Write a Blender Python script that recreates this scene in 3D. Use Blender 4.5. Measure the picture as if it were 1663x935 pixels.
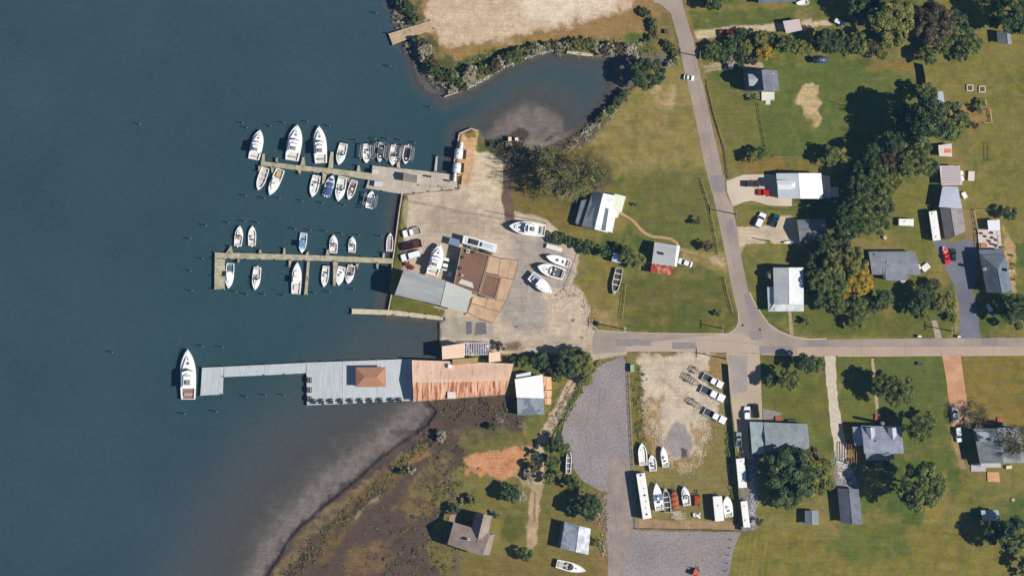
import bpy, math, random
import numpy as np
from mathutils import Vector, Matrix
for o in list(bpy.data.objects):
    bpy.data.objects.remove(o)
SC = bpy.context.scene
COL = SC.collection
S = 0.183                     # metres of ground per photo pixel (scale bar: 90 ft)
CAMH = 1500.0
# ---------------------------------------------------------------- camera
cam = bpy.data.objects.new('camera', bpy.data.cameras.new('camera'))
COL.objects.link(cam)
cam.location = (0, 0, CAMH)
cam.rotation_euler = (0, 0, 0)
cam.data.sensor_width = 36
cam.data.lens = 36 * CAMH / (1663 * S)
cam.data.clip_start = 1
cam.data.clip_end = 20000
SC.camera = cam
# ---------------------------------------------------------------- sky and sun
EL = math.radians(42.5)
sunv = Vector((0.98 * math.cos(EL), -0.199 * math.cos(EL), math.sin(EL)))
W = bpy.data.worlds.new('World'); SC.world = W; W.use_nodes = True
wn = W.node_tree
sky = wn.nodes.new('ShaderNodeTexSky'); sky.sky_type = 'NISHITA'; sky.sun_disc = False
sky.sun_elevation = EL; sky.sun_rotation = math.atan2(sunv.x, sunv.y)
sky.air_density = 1.0; sky.dust_density = 0.0; sky.ozone_density = 3.0
bg = wn.nodes['Background']; bg.inputs['Strength'].default_value = 0.05
wn.links.new(sky.outputs[0], bg.inputs[0])
sl = bpy.data.lights.new('sun', 'SUN'); sl.energy = 4.6; sl.angle = math.radians(0.5)
sl.color = (1.0, 0.96, 0.90)
sun = bpy.data.objects.new('sun', sl); COL.objects.link(sun)
sun.rotation_euler = sunv.to_track_quat('Z', 'Y').to_euler()
SC.view_settings.view_transform = 'Standard'
SC.view_settings.look = 'None'
SC.view_settings.exposure = 0.37
SC.view_settings.gamma = 1.0
# ---------------------------------------------------------------- helpers
K = (1.20, 1.20, 1.20)          # how bright a lit white surface renders
AIR = (0.003, 0.008, 0.020)     # light scattered by the air in front of the ground
def lin(c):
    c = c / 255.0
    return c / 12.92 if c <= 0.04045 else ((c + 0.055) / 1.055) ** 2.4
def A(r, g, b):
    return tuple(min(0.84, max(.004, (lin(v) - a) / k)) for v, k, a in zip((r, g, b), K, AIR))
def P(x, y, z=0.0):
    return Vector(((x - 831.5) * S, (467.5 - y) * S, z))
def tag(o, label=None, cat=None, group=None, kind=None):
    if label: o['label'] = label
    if cat: o['category'] = cat
    if group: o['group'] = group
    if kind: o['kind'] = kind
    return o
MATS = {}
def mat(name, col, rough=0.8, var=0.18, scale=1.2, bump=0.0, stretch=(1, 1, 1), col2=None, lo=0.42, hi=0.58,
        s2=0.3, metallic=0.0, spec=0.3, fine=None, rnd=0.0, detail=4.0):
    """procedural material: base colour * noise, optional patches of a second colour"""
    if name in MATS: return MATS[name]
    m = bpy.data.materials.new(name); MATS[name] = m; m.use_nodes = True
    t = m.node_tree; n = t.nodes; L = t.links
    b = n['Principled BSDF']
    b.inputs['Roughness'].default_value = rough
    b.inputs['Metallic'].default_value = metallic
    b.inputs['Specular IOR Level'].default_value = spec
    tc = n.new('ShaderNodeTexCoord'); mp = n.new('ShaderNodeMapping'); mp.inputs['Scale'].default_value = stretch
    L.new(tc.outputs['Object'], mp.inputs[0])
    nz = n.new('ShaderNodeTexNoise'); nz.inputs['Scale'].default_value = scale; nz.inputs['Detail'].default_value = detail
    L.new(mp.outputs[0], nz.inputs['Vector'])
    mr = n.new('ShaderNodeMapRange'); mr.inputs['From Min'].default_value = 0.3; mr.inputs['From Max'].default_value = 0.7
    mr.inputs['To Min'].default_value = 1 - var; mr.inputs['To Max'].default_value = 1 + var
    L.new(nz.outputs[0], mr.inputs[0])
    base = n.new('ShaderNodeRGB'); base.outputs[0].default_value = (*col, 1)
    src = base.outputs[0]
    if col2 is not None:
        n2 = n.new('ShaderNodeTexNoise'); n2.inputs['Scale'].default_value = s2; n2.inputs['Detail'].default_value = 6
        n2.inputs['Roughness'].default_value = 0.65
        L.new(mp.outputs[0], n2.inputs['Vector'])
        r2 = n.new('ShaderNodeMapRange'); r2.inputs['From Min'].default_value = lo; r2.inputs['From Max'].default_value = hi
        L.new(n2.outputs[0], r2.inputs[0])
        mx = n.new('ShaderNodeMix'); mx.data_type = 'RGBA'
        L.new(r2.outputs[0], mx.inputs[0]); L.new(src, mx.inputs[6]); mx.inputs[7].default_value = (*col2, 1)
        src = mx.outputs[2]
    fac = mr.outputs[0]
    if fine:
        nf = n.new('ShaderNodeTexNoise'); nf.inputs['Scale'].default_value = fine[0]; nf.inputs['Detail'].default_value = 2
        L.new(tc.outputs['Object'], nf.inputs['Vector'])
        rf = n.new('ShaderNodeMapRange'); rf.inputs['From Min'].default_value = 0.3; rf.inputs['From Max'].default_value = 0.7
        rf.inputs['To Min'].default_value = 1 - fine[1]; rf.inputs['To Max'].default_value = 1 + fine[1]
        L.new(nf.outputs[0], rf.inputs[0])
        mm = n.new('ShaderNodeMath'); mm.operation = 'MULTIPLY'; L.new(fac, mm.inputs[0]); L.new(rf.outputs[0], mm.inputs[1]); fac = mm.outputs[0]
    if rnd:
        oi = n.new('ShaderNodeObjectInfo')
        rr = n.new('ShaderNodeMapRange'); rr.inputs['To Min'].default_value = 1 - rnd; rr.inputs['To Max'].default_value = 1 + rnd
        L.new(oi.outputs['Random'], rr.inputs[0])
        mm = n.new('ShaderNodeMath'); mm.operation = 'MULTIPLY'; L.new(fac, mm.inputs[0]); L.new(rr.outputs[0], mm.inputs[1]); fac = mm.outputs[0]
    vm = n.new('ShaderNodeVectorMath'); vm.operation = 'SCALE'; L.new(src, vm.inputs[0]); L.new(fac, vm.inputs['Scale'])
    L.new(vm.outputs[0], b.inputs['Base Color'])
    if bump:
        bp = n.new('ShaderNodeBump'); bp.inputs['Strength'].default_value = bump; bp.inputs['Distance'].default_value = 0.05
        L.new(nz.outputs[0], bp.inputs['Height']); L.new(bp.outputs[0], b.inputs['Normal'])
    return m
def flat(rgb, rough=0.55, var=0.06, spec=0.4):
    return mat('paint_%d_%d_%d' % rgb, A(*rgb), rough, var, 2.0, spec=spec)
class MB:
    def __init__(s): s.v = []; s.f = []
    def add(s, vs, fs):
        k = len(s.v); s.v += [tuple(p) for p in vs]; s.f += [tuple(i + k for i in f) for f in fs]; return s
    def hexa(s, b, t):      # 4 bottom, 4 top (ccw)
        return s.add(list(b) + list(t), [(3, 2, 1, 0), (4, 5, 6, 7), (0, 1, 5, 4), (1, 2, 6, 5), (2, 3, 7, 6), (3, 0, 4, 7)])
    def box(s, x0, x1, y0, y1, z0, z1):
        return s.hexa([(x0, y0, z0), (x1, y0, z0), (x1, y1, z0), (x0, y1, z0)], [(x0, y0, z1), (x1, y0, z1), (x1, y1, z1), (x0, y1, z1)])
    def obox(s, cx, cy, z0, lx, ly, h, a=0.0, taper=1.0):
        c, n = math.cos(a), math.sin(a)
        def q(x, y, z): return (cx + x * c - y * n, cy + x * n + y * c, z)
        b = [q(-lx / 2, -ly / 2, z0), q(lx / 2, -ly / 2, z0), q(lx / 2, ly / 2, z0), q(-lx / 2, ly / 2, z0)]
        lx *= taper; ly *= taper
        t = [q(-lx / 2, -ly / 2, z0 + h), q(lx / 2, -ly / 2, z0 + h), q(lx / 2, ly / 2, z0 + h), q(-lx / 2, ly / 2, z0 + h)]
        return s.hexa(b, t)
    def prism(s, pts, z0, z1, shrink=1.0):
        n = len(pts); cx = sum(p[0] for p in pts) / n; cy = sum(p[1] for p in pts) / n
        vs = [(p[0], p[1], z0) for p in pts] + [(cx + (p[0] - cx) * shrink, cy + (p[1] - cy) * shrink, z1) for p in pts]
        return s.add(vs, [tuple(range(n))[::-1], tuple(range(n, 2 * n))] + [(i, (i + 1) % n, n + (i + 1) % n, n + i) for i in range(n)])
    def tube(s, a, b, r0, r1=None, n=5):
        r1 = r0 if r1 is None else r1
        a = Vector(a); b = Vector(b); d = (b - a)
        if d.length < 1e-5: return s
        q = d.to_track_quat('Z', 'Y')
        vs = []
        for p, r in ((a, r0), (b, r1)):
            for i in range(n):
                t = 2 * math.pi * i / n
                vs.append(p + q @ Vector((math.cos(t) * r, math.sin(t) * r, 0)))
        return s.add(vs, [(i, (i + 1) % n, n + (i + 1) % n, n + i) for i in range(n)] + [tuple(range(n))[::-1], tuple(range(n, 2 * n))])
    def dome(s, cx, cy, z0, r, h, n=10, m=4):
        vs = []; fs = []
        for j in range(m):
            a = math.pi / 2 * j / m
            for i in range(n):
                t = 2 * math.pi * i / n
                vs.append((cx + r * math.cos(a) * math.cos(t), cy + r * math.cos(a) * math.sin(t), z0 + h * math.sin(a)))
        vs.append((cx, cy, z0 + h))
        for j in range(m - 1):
            for i in range(n): fs.append((j * n + i, j * n + (i + 1) % n, (j + 1) * n + (i + 1) % n, (j + 1) * n + i))
        for i in range(n): fs.append(((m - 1) * n + i, (m - 1) * n + (i + 1) % n, m * n))
        return s.add(vs, fs)
    def mesh(s, name):
        me = bpy.data.meshes.new(name); me.from_pydata(s.v, [], s.f); me.update(); return me
    def build(s, name, m, parent=None, smooth=False):
        me = s.mesh(name); me.materials.append(m)
        if smooth: me.polygons.foreach_set('use_smooth', [True] * len(me.polygons))
        return link(name, me, parent)
def link(name, me, parent=None):
    o = bpy.data.objects.new(name, me); COL.objects.link(o)
    if parent is not None: o.parent = parent
    return o
def thing(name, label, cat, x, y, z=0.0, rot=0.0, group=None):
    o = bpy.data.objects.new(name, None); COL.objects.link(o); o.empty_display_size = 0.3
    o.location = P(x, y, z); o.rotation_euler = (0, 0, rot)
    return tag(o, label, cat, group)
def copy_tree(o, loc=None, rot=None, label=None, scale=None):
    c = o.copy(); COL.objects.link(c)
    for ch in o.children:
        d = ch.copy(); COL.objects.link(d); d.parent = c
        for g in ch.children:
            e = g.copy(); COL.objects.link(e); e.parent = d
    if loc is not None: c.location = loc
    if rot is not None: c.rotation_euler = (0, 0, rot)
    if label: c['label'] = label
    if scale: c.scale = scale
    return c
def head(x0, y0, x1, y1):      # world angle of the pixel vector
    return math.atan2(-(y1 - y0), x1 - x0)
rng = random.Random(7)
# ---------------------------------------------------------------- numeric noise and distance fields (pixel space)
def vnoise(X, Y, seed):
    r = np.random.RandomState(seed); T = r.rand(256, 256)
    xi = np.floor(X).astype(int); yi = np.floor(Y).astype(int); fx = X - xi; fy = Y - yi
    fx = fx * fx * (3 - 2 * fx); fy = fy * fy * (3 - 2 * fy)
    a = T[yi & 255, xi & 255]; b = T[yi & 255, (xi + 1) & 255]; c = T[(yi + 1) & 255, xi & 255]; d = T[(yi + 1) & 255, (xi + 1) & 255]
    return (a * (1 - fx) + b * fx) * (1 - fy) + (c * (1 - fx) + d * fx) * fy
def fbm(X, Y, scale, octv=4, seed=1):
    s = 0; a = 1; tot = 0
    for i in range(octv):
        s = s + a * vnoise(X / scale * 2 ** i + 17.3 * i, Y / scale * 2 ** i + 5.1 * i, seed + i); tot += a; a *= 0.55
    return s / tot
def segdist(X, Y, a, b):
    dx, dy = b[0] - a[0], b[1] - a[1]; l2 = dx * dx + dy * dy + 1e-9
    t = np.clip(((X - a[0]) * dx + (Y - a[1]) * dy) / l2, 0, 1)
    return np.hypot(X - a[0] - t * dx, Y - a[1] - t * dy)
def sdf(X, Y, poly):           # positive inside
    d = np.full(X.shape, 1e9); ins = np.zeros(X.shape, bool); n = len(poly)
    for i in range(n):
        a, b = poly[i], poly[(i + 1) % n]
        d = np.minimum(d, segdist(X, Y, a, b))
        c = ((a[1] > Y) != (b[1] > Y)) & (X < (b[0] - a[0]) * (Y - a[1]) / ((b[1] - a[1]) if b[1] != a[1] else 1e-9) + a[0])
        ins ^= c
    return np.where(ins, d, -d)
def sstep(x, a, b):
    t = np.clip((x - a) / (b - a), 0, 1); return t * t * (3 - 2 * t)
# ================================================================ GROUND
FAR = 9000
LAND = [(640, -FAR), (632, -40), (640, 0), (650, 24), (664, 44), (672, 72), (684, 100), (692, 118), (716, 132), (728, 150), (722, 157),
        (745, 150), (770, 140), (790, 128), (820, 108), (850, 96), (880, 86), (902, 80), (920, 86), (965, 93), (990, 93), (1030, 97),
        (1040, 130), (1018, 148), (1000, 168), (982, 186), (962, 204), (945, 216), (925, 223), (905, 216), (885, 228), (850, 222), (820, 230), (786, 226),
        (778, 213), (765, 209), (746, 217), (742, 240), (738, 262), (740, 284), (742, 305), (690, 310), (653, 315), (649, 340), (641, 400), (636, 440),
        (629, 513), (660, 514), (720, 518), (712, 524), (711, 548), (716, 575), (700, 600), (690, 648), (706, 668), (694, 690), (652, 716),
        (610, 748), (560, 792), (510, 832), (470, 872), (432, 935), (300, 1300), (-200, FAR), (FAR, FAR), (FAR, -FAR)]
MUD = [(690, 655), (650, 668), (600, 715), (520, 775), (470, 828), (430, 880), (402, 935), (250, 1300), (300, 1300), (432, 935), (470, 872), (560, 792), (652, 716), (706, 668)]
MUD2 = [(786, 226), (800, 214), (826, 188), (852, 174), (880, 172), (905, 190), (912, 216), (905, 222), (880, 232), (820, 236)]
MUD3 = [(665, 45), (690, 118), (722, 157), (700, 142), (680, 118), (664, 80)]
MUD4 = [(985, 90), (1035, 92), (1040, 150), (1005, 178), (960, 212), (945, 222), (920, 226), (905, 216), (955, 200), (985, 170), (1005, 135), (1000, 108)]
def axis(lo, hi, step):
    m = np.arange(lo, hi + step, step)
    o = np.array([60, 150, 300, 600, 1500, 4000, 8500.])
    return np.concatenate([lo - o[::-1], m, m[-1] + o])
def grid_obj(name, step, zf, m, attrs):
    xs = axis(-40, 1703, step); ys = axis(-40, 975, step)
    X, Y = np.meshgrid(xs, ys)
    Z, at = zf(X, Y)
    ny, nx = X.shape
    co = np.stack([(X - 831.5) * S, (467.5 - Y) * S, Z], -1).reshape(-1, 3).astype(np.float32)
    idx = np.arange(nx * ny).reshape(ny, nx)
    q = np.stack([idx[:-1, :-1], idx[1:, :-1], idx[1:, 1:], idx[:-1, 1:]], -1).reshape(-1, 4)
    me = bpy.data.meshes.new(name)
    me.vertices.add(len(co)); me.vertices.foreach_set('co', co.ravel())
    me.loops.add(q.size); me.loops.foreach_set('vertex_index', q.ravel().astype(np.int32))
    me.polygons.add(len(q)); me.polygons.foreach_set('loop_start', np.arange(0, q.size, 4, dtype=np.int32))
    me.polygons.foreach_set('loop_total', np.full(len(q), 4, np.int32))
    me.update(calc_edges=True)
    for nm, val in at.items():
        if val.ndim == 3:
            a = me.attributes.new(nm, 'FLOAT_COLOR', 'POINT')
            a.data.foreach_set('color', np.concatenate([val, np.ones(val.shape[:2] + (1,))], -1).astype(np.float32).ravel())
        else:
            a = me.attributes.new(nm, 'FLOAT', 'POINT'); a.data.foreach_set('value', val.astype(np.float32).ravel())
    me.polygons.foreach_set('use_smooth', [True] * len(q))
    me.materials.append(m)
    o = link(name, me); tag(o, kind='structure'); return o
def depth_field(X, Y):
    wx = X + 5 * (fbm(X, Y, 14, 3, 31) - .5); wy = Y + 5 * (fbm(X, Y, 14, 3, 41) - .5)
    d = sdf(wx, wy, LAND)
    Z = np.where(d > 0, -0.7 + 0.72 * sstep(d, 0, 4), -0.7)
    Z = np.where(d > 4, 0.0, Z)
    Z = np.where(d > 0, np.minimum(Z, 0), Z)
    dep = 0.25 + 2.6 * sstep(-d, 0, 40)
    for poly, run in ((MUD, 230), (MUD2, 75), (MUD3, 26), (MUD4, 45)):
        m = sdf(X + 34 * (fbm(X, Y, 34, 5, 51) - .5), Y + 34 * (fbm(X, Y, 34, 5, 61) - .5), poly)
        dm = 0.03 + 0.12 * fbm(X, Y, 9, 3, 77) + np.where(m < 0, 2.6 * (np.clip(-m / run, 0, 1) ** 1.1), 0)
        dep = np.minimum(dep, dm)
    return d, Z, dep
PAINT = []
def zone(poly, col, soft=3, warp=5, amt=1.0, speck=None, brk=0.0): PAINT.append(('z', poly, col, soft, warp, amt, speck, brk))
def stroke(line, w, col, soft=2, warp=3, amt=1.0, speck=None, brk=0.0): PAINT.append(('s', line, col, soft, warp, amt, speck, brk, w))
SAND = (206, 186, 158); TAN = (186, 167, 143); OLIVE = (116, 112, 66); GREEN = (90, 104, 60); GOLD = (144, 122, 74); BROWN = (134, 106, 78)
# northern cleared field
zone([(650, -400), (1100, -400), (1085, 30), (1060, 50), (1000, 62), (900, 68), (800, 82), (740, 100), (700, 95), (668, 40), (640, 0)], (150, 122, 82), 8, 12)
zone([(690, -400), (1040, -400), (1025, 14), (960, 32), (900, 45), (830, 62), (770, 72), (715, 70), (690, 30)], (204, 178, 150), 10, 14, speck=.5)
zone([(820, -400), (1010, -400), (1000, 10), (900, 40), (850, 30)], (222, 202, 178), 22, 14, speck=.4)
zone([(640, 0), (670, 45), (690, 115), (725, 150), (790, 120), (900, 78), (1080, 90), (1080, 80), (960, 70), (880, 72), (800, 92), (740, 100), (700, 60), (680, 0)], (92, 92, 62), 5, 8, brk=.4, speck=.5)
zone([(1040, 30), (1085, 25), (1100, 70), (1108, 95), (1060, 95), (1045, 60)], (125, 112, 72), 6, 6)
# field east of the cove
zone([(1040, 130), (1100, 98), (1140, 200), (1150, 270), (1000, 290), (960, 240), (990, 190), (1015, 150)], (146, 130, 80), 12, 12, brk=.25)
zone([(1055, 135), (1100, 140), (1090, 175), (1060, 165)], (180, 155, 112), 10, 12, brk=.4)
zone([(1020, 280), (1140, 270), (1175, 410), (1100, 400), (1010, 350)], (108, 108, 64), 20, 15, brk=.3)
zone([(1010, 455), (1180, 450), (1197, 520), (1180, 541), (1010, 536)], (98, 100, 56), 6, 6, brk=.35)
zone([(940, 400), (1000, 430), (1010, 530), (962, 522), (940, 470)], (134, 120, 68), 8, 8, brk=.3)
zone([(830, 300), (940, 330), (945, 375), (900, 372), (826, 350)], (122, 108, 62), 4, 4)
zone([(965, 500), (1000, 505), (1005, 535), (975, 528)], (158, 136, 92), 7, 5, brk=.4)
# marina yard
zone([(653, 316), (742, 306), (752, 262), (790, 246), (815, 262), (822, 290), (818, 338), (886, 356), (942, 408), (934, 450), (928, 470), (958, 512), (964, 538), (1018, 545),
      (1018, 575), (965, 585), (880, 572), (800, 575), (722, 575), (716, 560), (712, 548), (714, 522), (724, 516), (650, 440)], (194, 175, 154), 3, 4, speck=.06)
zone([(830, 380), (890, 385), (930, 412), (930, 460), (880, 540), (830, 540), (810, 500), (840, 430)], (170, 159, 149), 16, 12, speck=.1)
zone([(700, 330), (780, 340), (790, 375), (730, 390), (690, 380)], (178, 160, 142), 12, 14)
zone([(880, 470), (940, 465), (960, 515), (950, 540), (900, 545)], (200, 180, 158), 8, 10, speck=.7)
zone([(716, 518), (760, 514), (800, 520), (800, 548), (714, 549)], (172, 162, 146), 3, 2)
zone([(746, 217), (765, 209), (778, 213), (772, 250), (762, 300), (740, 305), (742, 240)], (204, 164, 122), 2, 2)
zone([(757, 212), (770, 211), (773, 222), (760, 226), (754, 220)], (128, 118, 66), 1.5, 2)
zone([(772, 248), (800, 250), (816, 268), (822, 300), (815, 335), (760, 328), (766, 290)], (208, 188, 158), 3, 5, speck=.2)
stroke([(828, 250), (824, 290), (824, 330), (828, 352)], 9, (112, 94, 82), 2, 3)
zone([(652, 318), (662, 318), (664, 340), (660, 372), (648, 396), (645, 370)], (122, 116, 62), 1.5, 2, brk=.3)
zone([(646, 378), (656, 376), (654, 410), (656, 436), (640, 440), (642, 400)], (112, 106, 58), 1.5, 2, brk=.2)
zone([(636, 482), (722, 502), (722, 510), (700, 512), (632, 510)], (104, 102, 50), 1, 1, brk=.3)
stroke([(660, 326), (700, 334), (760, 346), (820, 356), (885, 366)], 1.5, (150, 132, 115), 1, 1, amt=.7)  # shadow of an overhead wire, painted on the yard as a thin dark line
for q in ((838, 530, 3), (930, 520, 3), (945, 548, 3)): zone([(q[0] - 4, q[1]), (q[0], q[1] - q[2]), (q[0] + 4, q[1]), (q[0], q[1] + q[2])], (120, 104, 98), 2, 2)
zone([(820, 556), (850, 554), (862, 562), (845, 572), (820, 570)], (128, 108, 84), 3, 5, brk=.5)
# mud flats in the cove and south
zone([(786, 226), (800, 214), (826, 188), (852, 174), (880, 172), (905, 190), (915, 220), (920, 245), (840, 250), (800, 246)], (134, 123, 116), 20, 18, speck=.5, brk=.15)
zone([(786, 228), (850, 208), (860, 215), (850, 235), (835, 250), (826, 262), (800, 250), (785, 240)], (88, 78, 66), 4, 6, speck=.5)
zone([(940, 205), (1010, 140), (1022, 150), (960, 232), (900, 250), (880, 240), (920, 222)], (96, 88, 78), 5, 6, speck=.4)
zone([(965, 88), (1085, 90), (1095, 105), (1050, 112), (1000, 104)], (116, 106, 104), 5, 6, speck=.4)
zone([(830, 240), (980, 240), (1000, 300), (945, 340), (840, 320)], (104, 94, 58), 12, 10, brk=.3)
zone(MUD, (137, 127, 121), 22, 22, speck=.6, brk=.15)
zone(MUD3, (112, 102, 100), 4, 4, speck=.4)
zone([(680, 652), (820, 640), (850, 650), (850, 700), (780, 710), (760, 740), (700, 800), (735, 880), (742, 935), (760, 1400), (300, 1400), (432, 935), (470, 872), (560, 792), (652, 716), (706, 668)], (92, 78, 74), 5, 8, speck=.3, brk=.0)
stroke([(706, 668), (690, 690), (652, 716), (610, 748), (560, 792), (510, 832), (470, 872), (432, 935), (380, 1060)], 4.5, (84, 78, 78), 5, 12, speck=.4, brk=.45)
stroke([(660, 740), (615, 775), (580, 800), (540, 830), (495, 868), (455, 935), (420, 1000)], 9, (128, 110, 82), 5, 8, brk=.45)
stroke([(640, 770), (590, 815), (560, 850), (520, 900)], 16, (110, 90, 62), 6, 8, brk=.4)
stroke([(625, 792), (585, 822), (552, 858)], 5, (76, 70, 64), 4, 8, speck=.5, brk=.4)
stroke([(612, 808), (592, 824), (570, 850)], 2.5, (150, 138, 112), 1, 4, speck=1, brk=.6)
zone([(655, 740), (700, 718), (706, 735), (680, 750), (650, 752)], (142, 112, 74), 4, 5)
zone([(640, 820), (670, 780), (708, 735), (735, 740), (720, 790), (700, 830), (665, 850)], (124, 108, 70), 10, 14, brk=.5)
zone([(560, 900), (620, 870), (640, 900), (600, 935), (560, 935)], (124, 98, 74), 10, 12, brk=.4)
zone([(700, 860), (690, 900), (720, 940), (1000, 1000), (980, 760), (920, 740), (850, 780), (800, 775), (745, 775), (735, 800)], (122, 112, 66), 8, 10, brk=.3)
zone([(755, 905), (900, 905), (985, 900), (985, 1000), (740, 1000), (720, 935)], (124, 106, 66), 10, 10, brk=.4)
zone([(756, 690), (850, 700), (860, 715), (840, 735), (760, 735), (740, 720)], (110, 104, 66), 5, 6, brk=.4)
zone([(756, 748), (764, 738), (790, 734), (835, 726), (852, 734), (850, 760), (835, 774), (806, 779), (790, 772), (758, 770)], (198, 142, 102), 3, 8, speck=.7)
zone([(846, 722), (876, 728), (880, 742), (856, 745)], (190, 150, 112), 4, 5, brk=.3)
zone([(835, 770), (866, 760), (880, 780), (876, 795), (852, 790)], (168, 150, 120), 5, 6, brk=.2)
zone([(892, 640), (915, 625), (950, 620), (915, 690), (908, 740), (895, 720)], (98, 98, 54), 5, 5, brk=.2)
zone([(955, 775), (985, 785), (990, 935), (980, 1000), (970, 935), (972, 860), (960, 830)], (150, 112, 84), 6, 7, brk=.5, speck=.5)
zone([(820, 840), (850, 835), (855, 860), (835, 885), (815, 870)], (94, 98, 56), 8, 6)
stroke([(940, 604), (925, 630), (905, 668), (886, 705), (878, 722), (874, 745), (875, 780)], 8.5, (200, 174, 146), 1.5, 3, speck=.3)
stroke([(940, 604), (925, 630), (905, 668), (886, 705)], 1.5, (104, 88, 66), 1, 1.5, brk=.4)
stroke([(875, 780), (869, 810), (866, 845), (862, 882)], 8.5, (192, 164, 134), 2, 4, brk=.2, speck=.2)
stroke([(869, 800), (867, 845)], 1.5, (140, 112, 84), 1, 1.5)
stroke([(640, 700), (700, 720), (730, 790), (745, 860), (742, 935)], 6, (104, 90, 84), 4, 8, brk=.3)
for _i in range(26):
    _x = rng.uniform(700, 760) if _i % 3 else rng.uniform(560, 700); _y = rng.uniform(680, 900)
    zone([(_x - rng.uniform(4, 12), _y), (_x, _y - rng.uniform(3, 9)), (_x + rng.uniform(4, 14), _y), (_x, _y + rng.uniform(3, 9))], rng.choice(((122, 104, 78), (112, 100, 66), (76, 66, 64), (128, 98, 76))), 5, 8, amt=.7, brk=.3, speck=.4)
# fenced lot
LOT = [(1019, 572), (1179, 572), (1190, 690), (1204, 861), (1034, 859), (1024, 700)]
zone(LOT, (132, 120, 76), 1, 1, brk=.1, speck=.25)
zone([(1038, 575), (1160, 574), (1172, 590), (1140, 600), (1170, 650), (1150, 690), (1140, 740), (1080, 745), (1058, 700), (1050, 660), (1036, 620)], (202, 184, 162), 8, 12, speck=.3)
zone([(1052, 650), (1075, 640), (1075, 720), (1100, 750), (1070, 752), (1045, 700)], (170, 142, 104), 6, 10, speck=1, brk=.35)
zone([(1120, 680), (1150, 690), (1140, 750), (1110, 770), (1100, 750), (1130, 730)], (172, 148, 110), 7, 10, speck=1, brk=.4)
zone([(1095, 682), (1112, 690), (1126, 720), (1118, 742), (1092, 742), (1078, 720)], (158, 148, 146), 5, 4)
zone([(1105, 728), (1116, 728), (1117, 742), (1106, 744)], (92, 88, 96), 2, 3)
zone([(1022, 585), (1038, 590), (1046, 660), (1045, 720), (1028, 720)], (120, 110, 62), 4, 5, brk=.2)
zone([(1036, 842), (1200, 848), (1203, 861), (1035, 859)], (168, 138, 110), 4, 5, brk=.3, speck=.5)
zone([(1155, 578), (1176, 576), (1176, 640), (1150, 600)], (150, 126, 84), 4, 4)
# east side
zone([(1150, 115), (1290, 100), (1490, 105), (1490, 250), (1200, 262), (1168, 200)], (96, 108, 60), 10, 12, brk=.3)
zone([(1150, 120), (1230, 170), (1240, 250), (1185, 250), (1160, 180)], (116, 112, 66), 14, 12, brk=.35)
zone([(1115, 20), (1300, 12), (1330, 25), (1270, 42), (1120, 50)], (94, 104, 58), 5, 6, brk=.25)
zone([(1122, 50), (1160, 46), (1268, 38), (1290, 40), (1345, 32), (1352, 40), (1310, 46), (1262, 52), (1160, 62), (1126, 64)], (204, 184, 150), 2.5, 4, brk=.2, speck=.3)
zone([(1303, 32), (1318, 30), (1320, 42), (1302, 46)], (196, 176, 150), 2, 4, speck=1)
stroke([(1137, 114), (1160, 109), (1195, 106), (1235, 108)], 5.5, (176, 158, 128), 1.5, 3, speck=.2)
stroke([(1137, 114), (1190, 107)], 1.3, (120, 104, 78), 1, 1, brk=.3)
zone([(1306, 140), (1320, 134), (1332, 142), (1330, 180), (1333, 200), (1326, 207), (1312, 192), (1300, 175), (1290, 165)], (198, 172, 128), 3, 7, speck=.6, brk=.2)
zone([(1500, 105), (1663, 90), (2400, 90), (2400, 330), (1560, 330), (1580, 220), (1500, 130)], (126, 118, 66), 10, 12, brk=.35)
zone([(1420, 100), (1490, 102), (1490, 120), (1400, 115)], (140, 118, 72), 6, 8, brk=.3)
zone([(1440, 300), (1515, 300), (1520, 400), (1490, 440), (1480, 400), (1440, 380)], (112, 112, 60), 6, 8, brk=.3)
zone([(1200, 255), (1330, 258), (1330, 280), (1230, 280), (1200, 275)], (138, 112, 64), 6, 8, brk=.5)
zone([(1286, 338), (1340, 336), (1340, 344), (1212, 342), (1215, 334)], (98, 108, 58), 3, 3)
zone([(1197, 369), (1260, 366), (1266, 350), (1282, 350), (1300, 360), (1300, 395), (1253, 394), (1212, 396), (1203, 412), (1199, 420)], (200, 180, 154), 2.5, 3, speck=.35)
zone([(1110, 402), (1182, 410), (1184, 440), (1150, 436), (1108, 424)], (158, 134, 90), 7, 7, brk=.4)
zone([(1145, 412), (1180, 418), (1184, 436), (1160, 430)], (190, 162, 126), 5, 5, brk=.3)
stroke([(1104, 404), (1150, 418)], 2, (168, 142, 100), 2, 2)
zone([(1537, 169), (1610, 176), (1610, 200), (1560, 196), (1538, 185)], (158, 124, 84), 2, 3, speck=.7)
zone([(1565, 340), (1582, 345), (1584, 400), (1566, 392)], (150, 118, 96), 4, 5, brk=.4, speck=.6)
zone([(1628, 360), (1648, 400), (1650, 475), (1638, 475), (1630, 410)], (180, 150, 112), 2.5, 4, brk=.4, speck=.5)
zone([(1380, 450), (1420, 440), (1560, 470), (1558, 545), (1300, 545), (1290, 515)], (100, 104, 56), 8, 8, brk=.3)
zone([(1555, 440), (1562, 480), (1557, 540), (1550, 545), (1549, 480)], (150, 130, 84), 3, 4)
zone([(1240, 545), (1340, 555), (1300, 548), (1240, 520)], (98, 104, 56), 4, 4)
zone([(1238, 575), (1340, 578), (1350, 700), (1335, 760), (1316, 760), (1312, 690), (1240, 684)], (106, 108, 58), 4, 6, brk=.3)
zone([(1358, 578), (1530, 578), (1545, 700), (1540, 770), (1480, 740), (1400, 690), (1372, 690)], (98, 106, 58), 4, 6, brk=.3)
zone([(1560, 578), (2400, 578), (2400, 690), (1570, 690)], (132, 114, 62), 4, 4, brk=.3)
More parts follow.
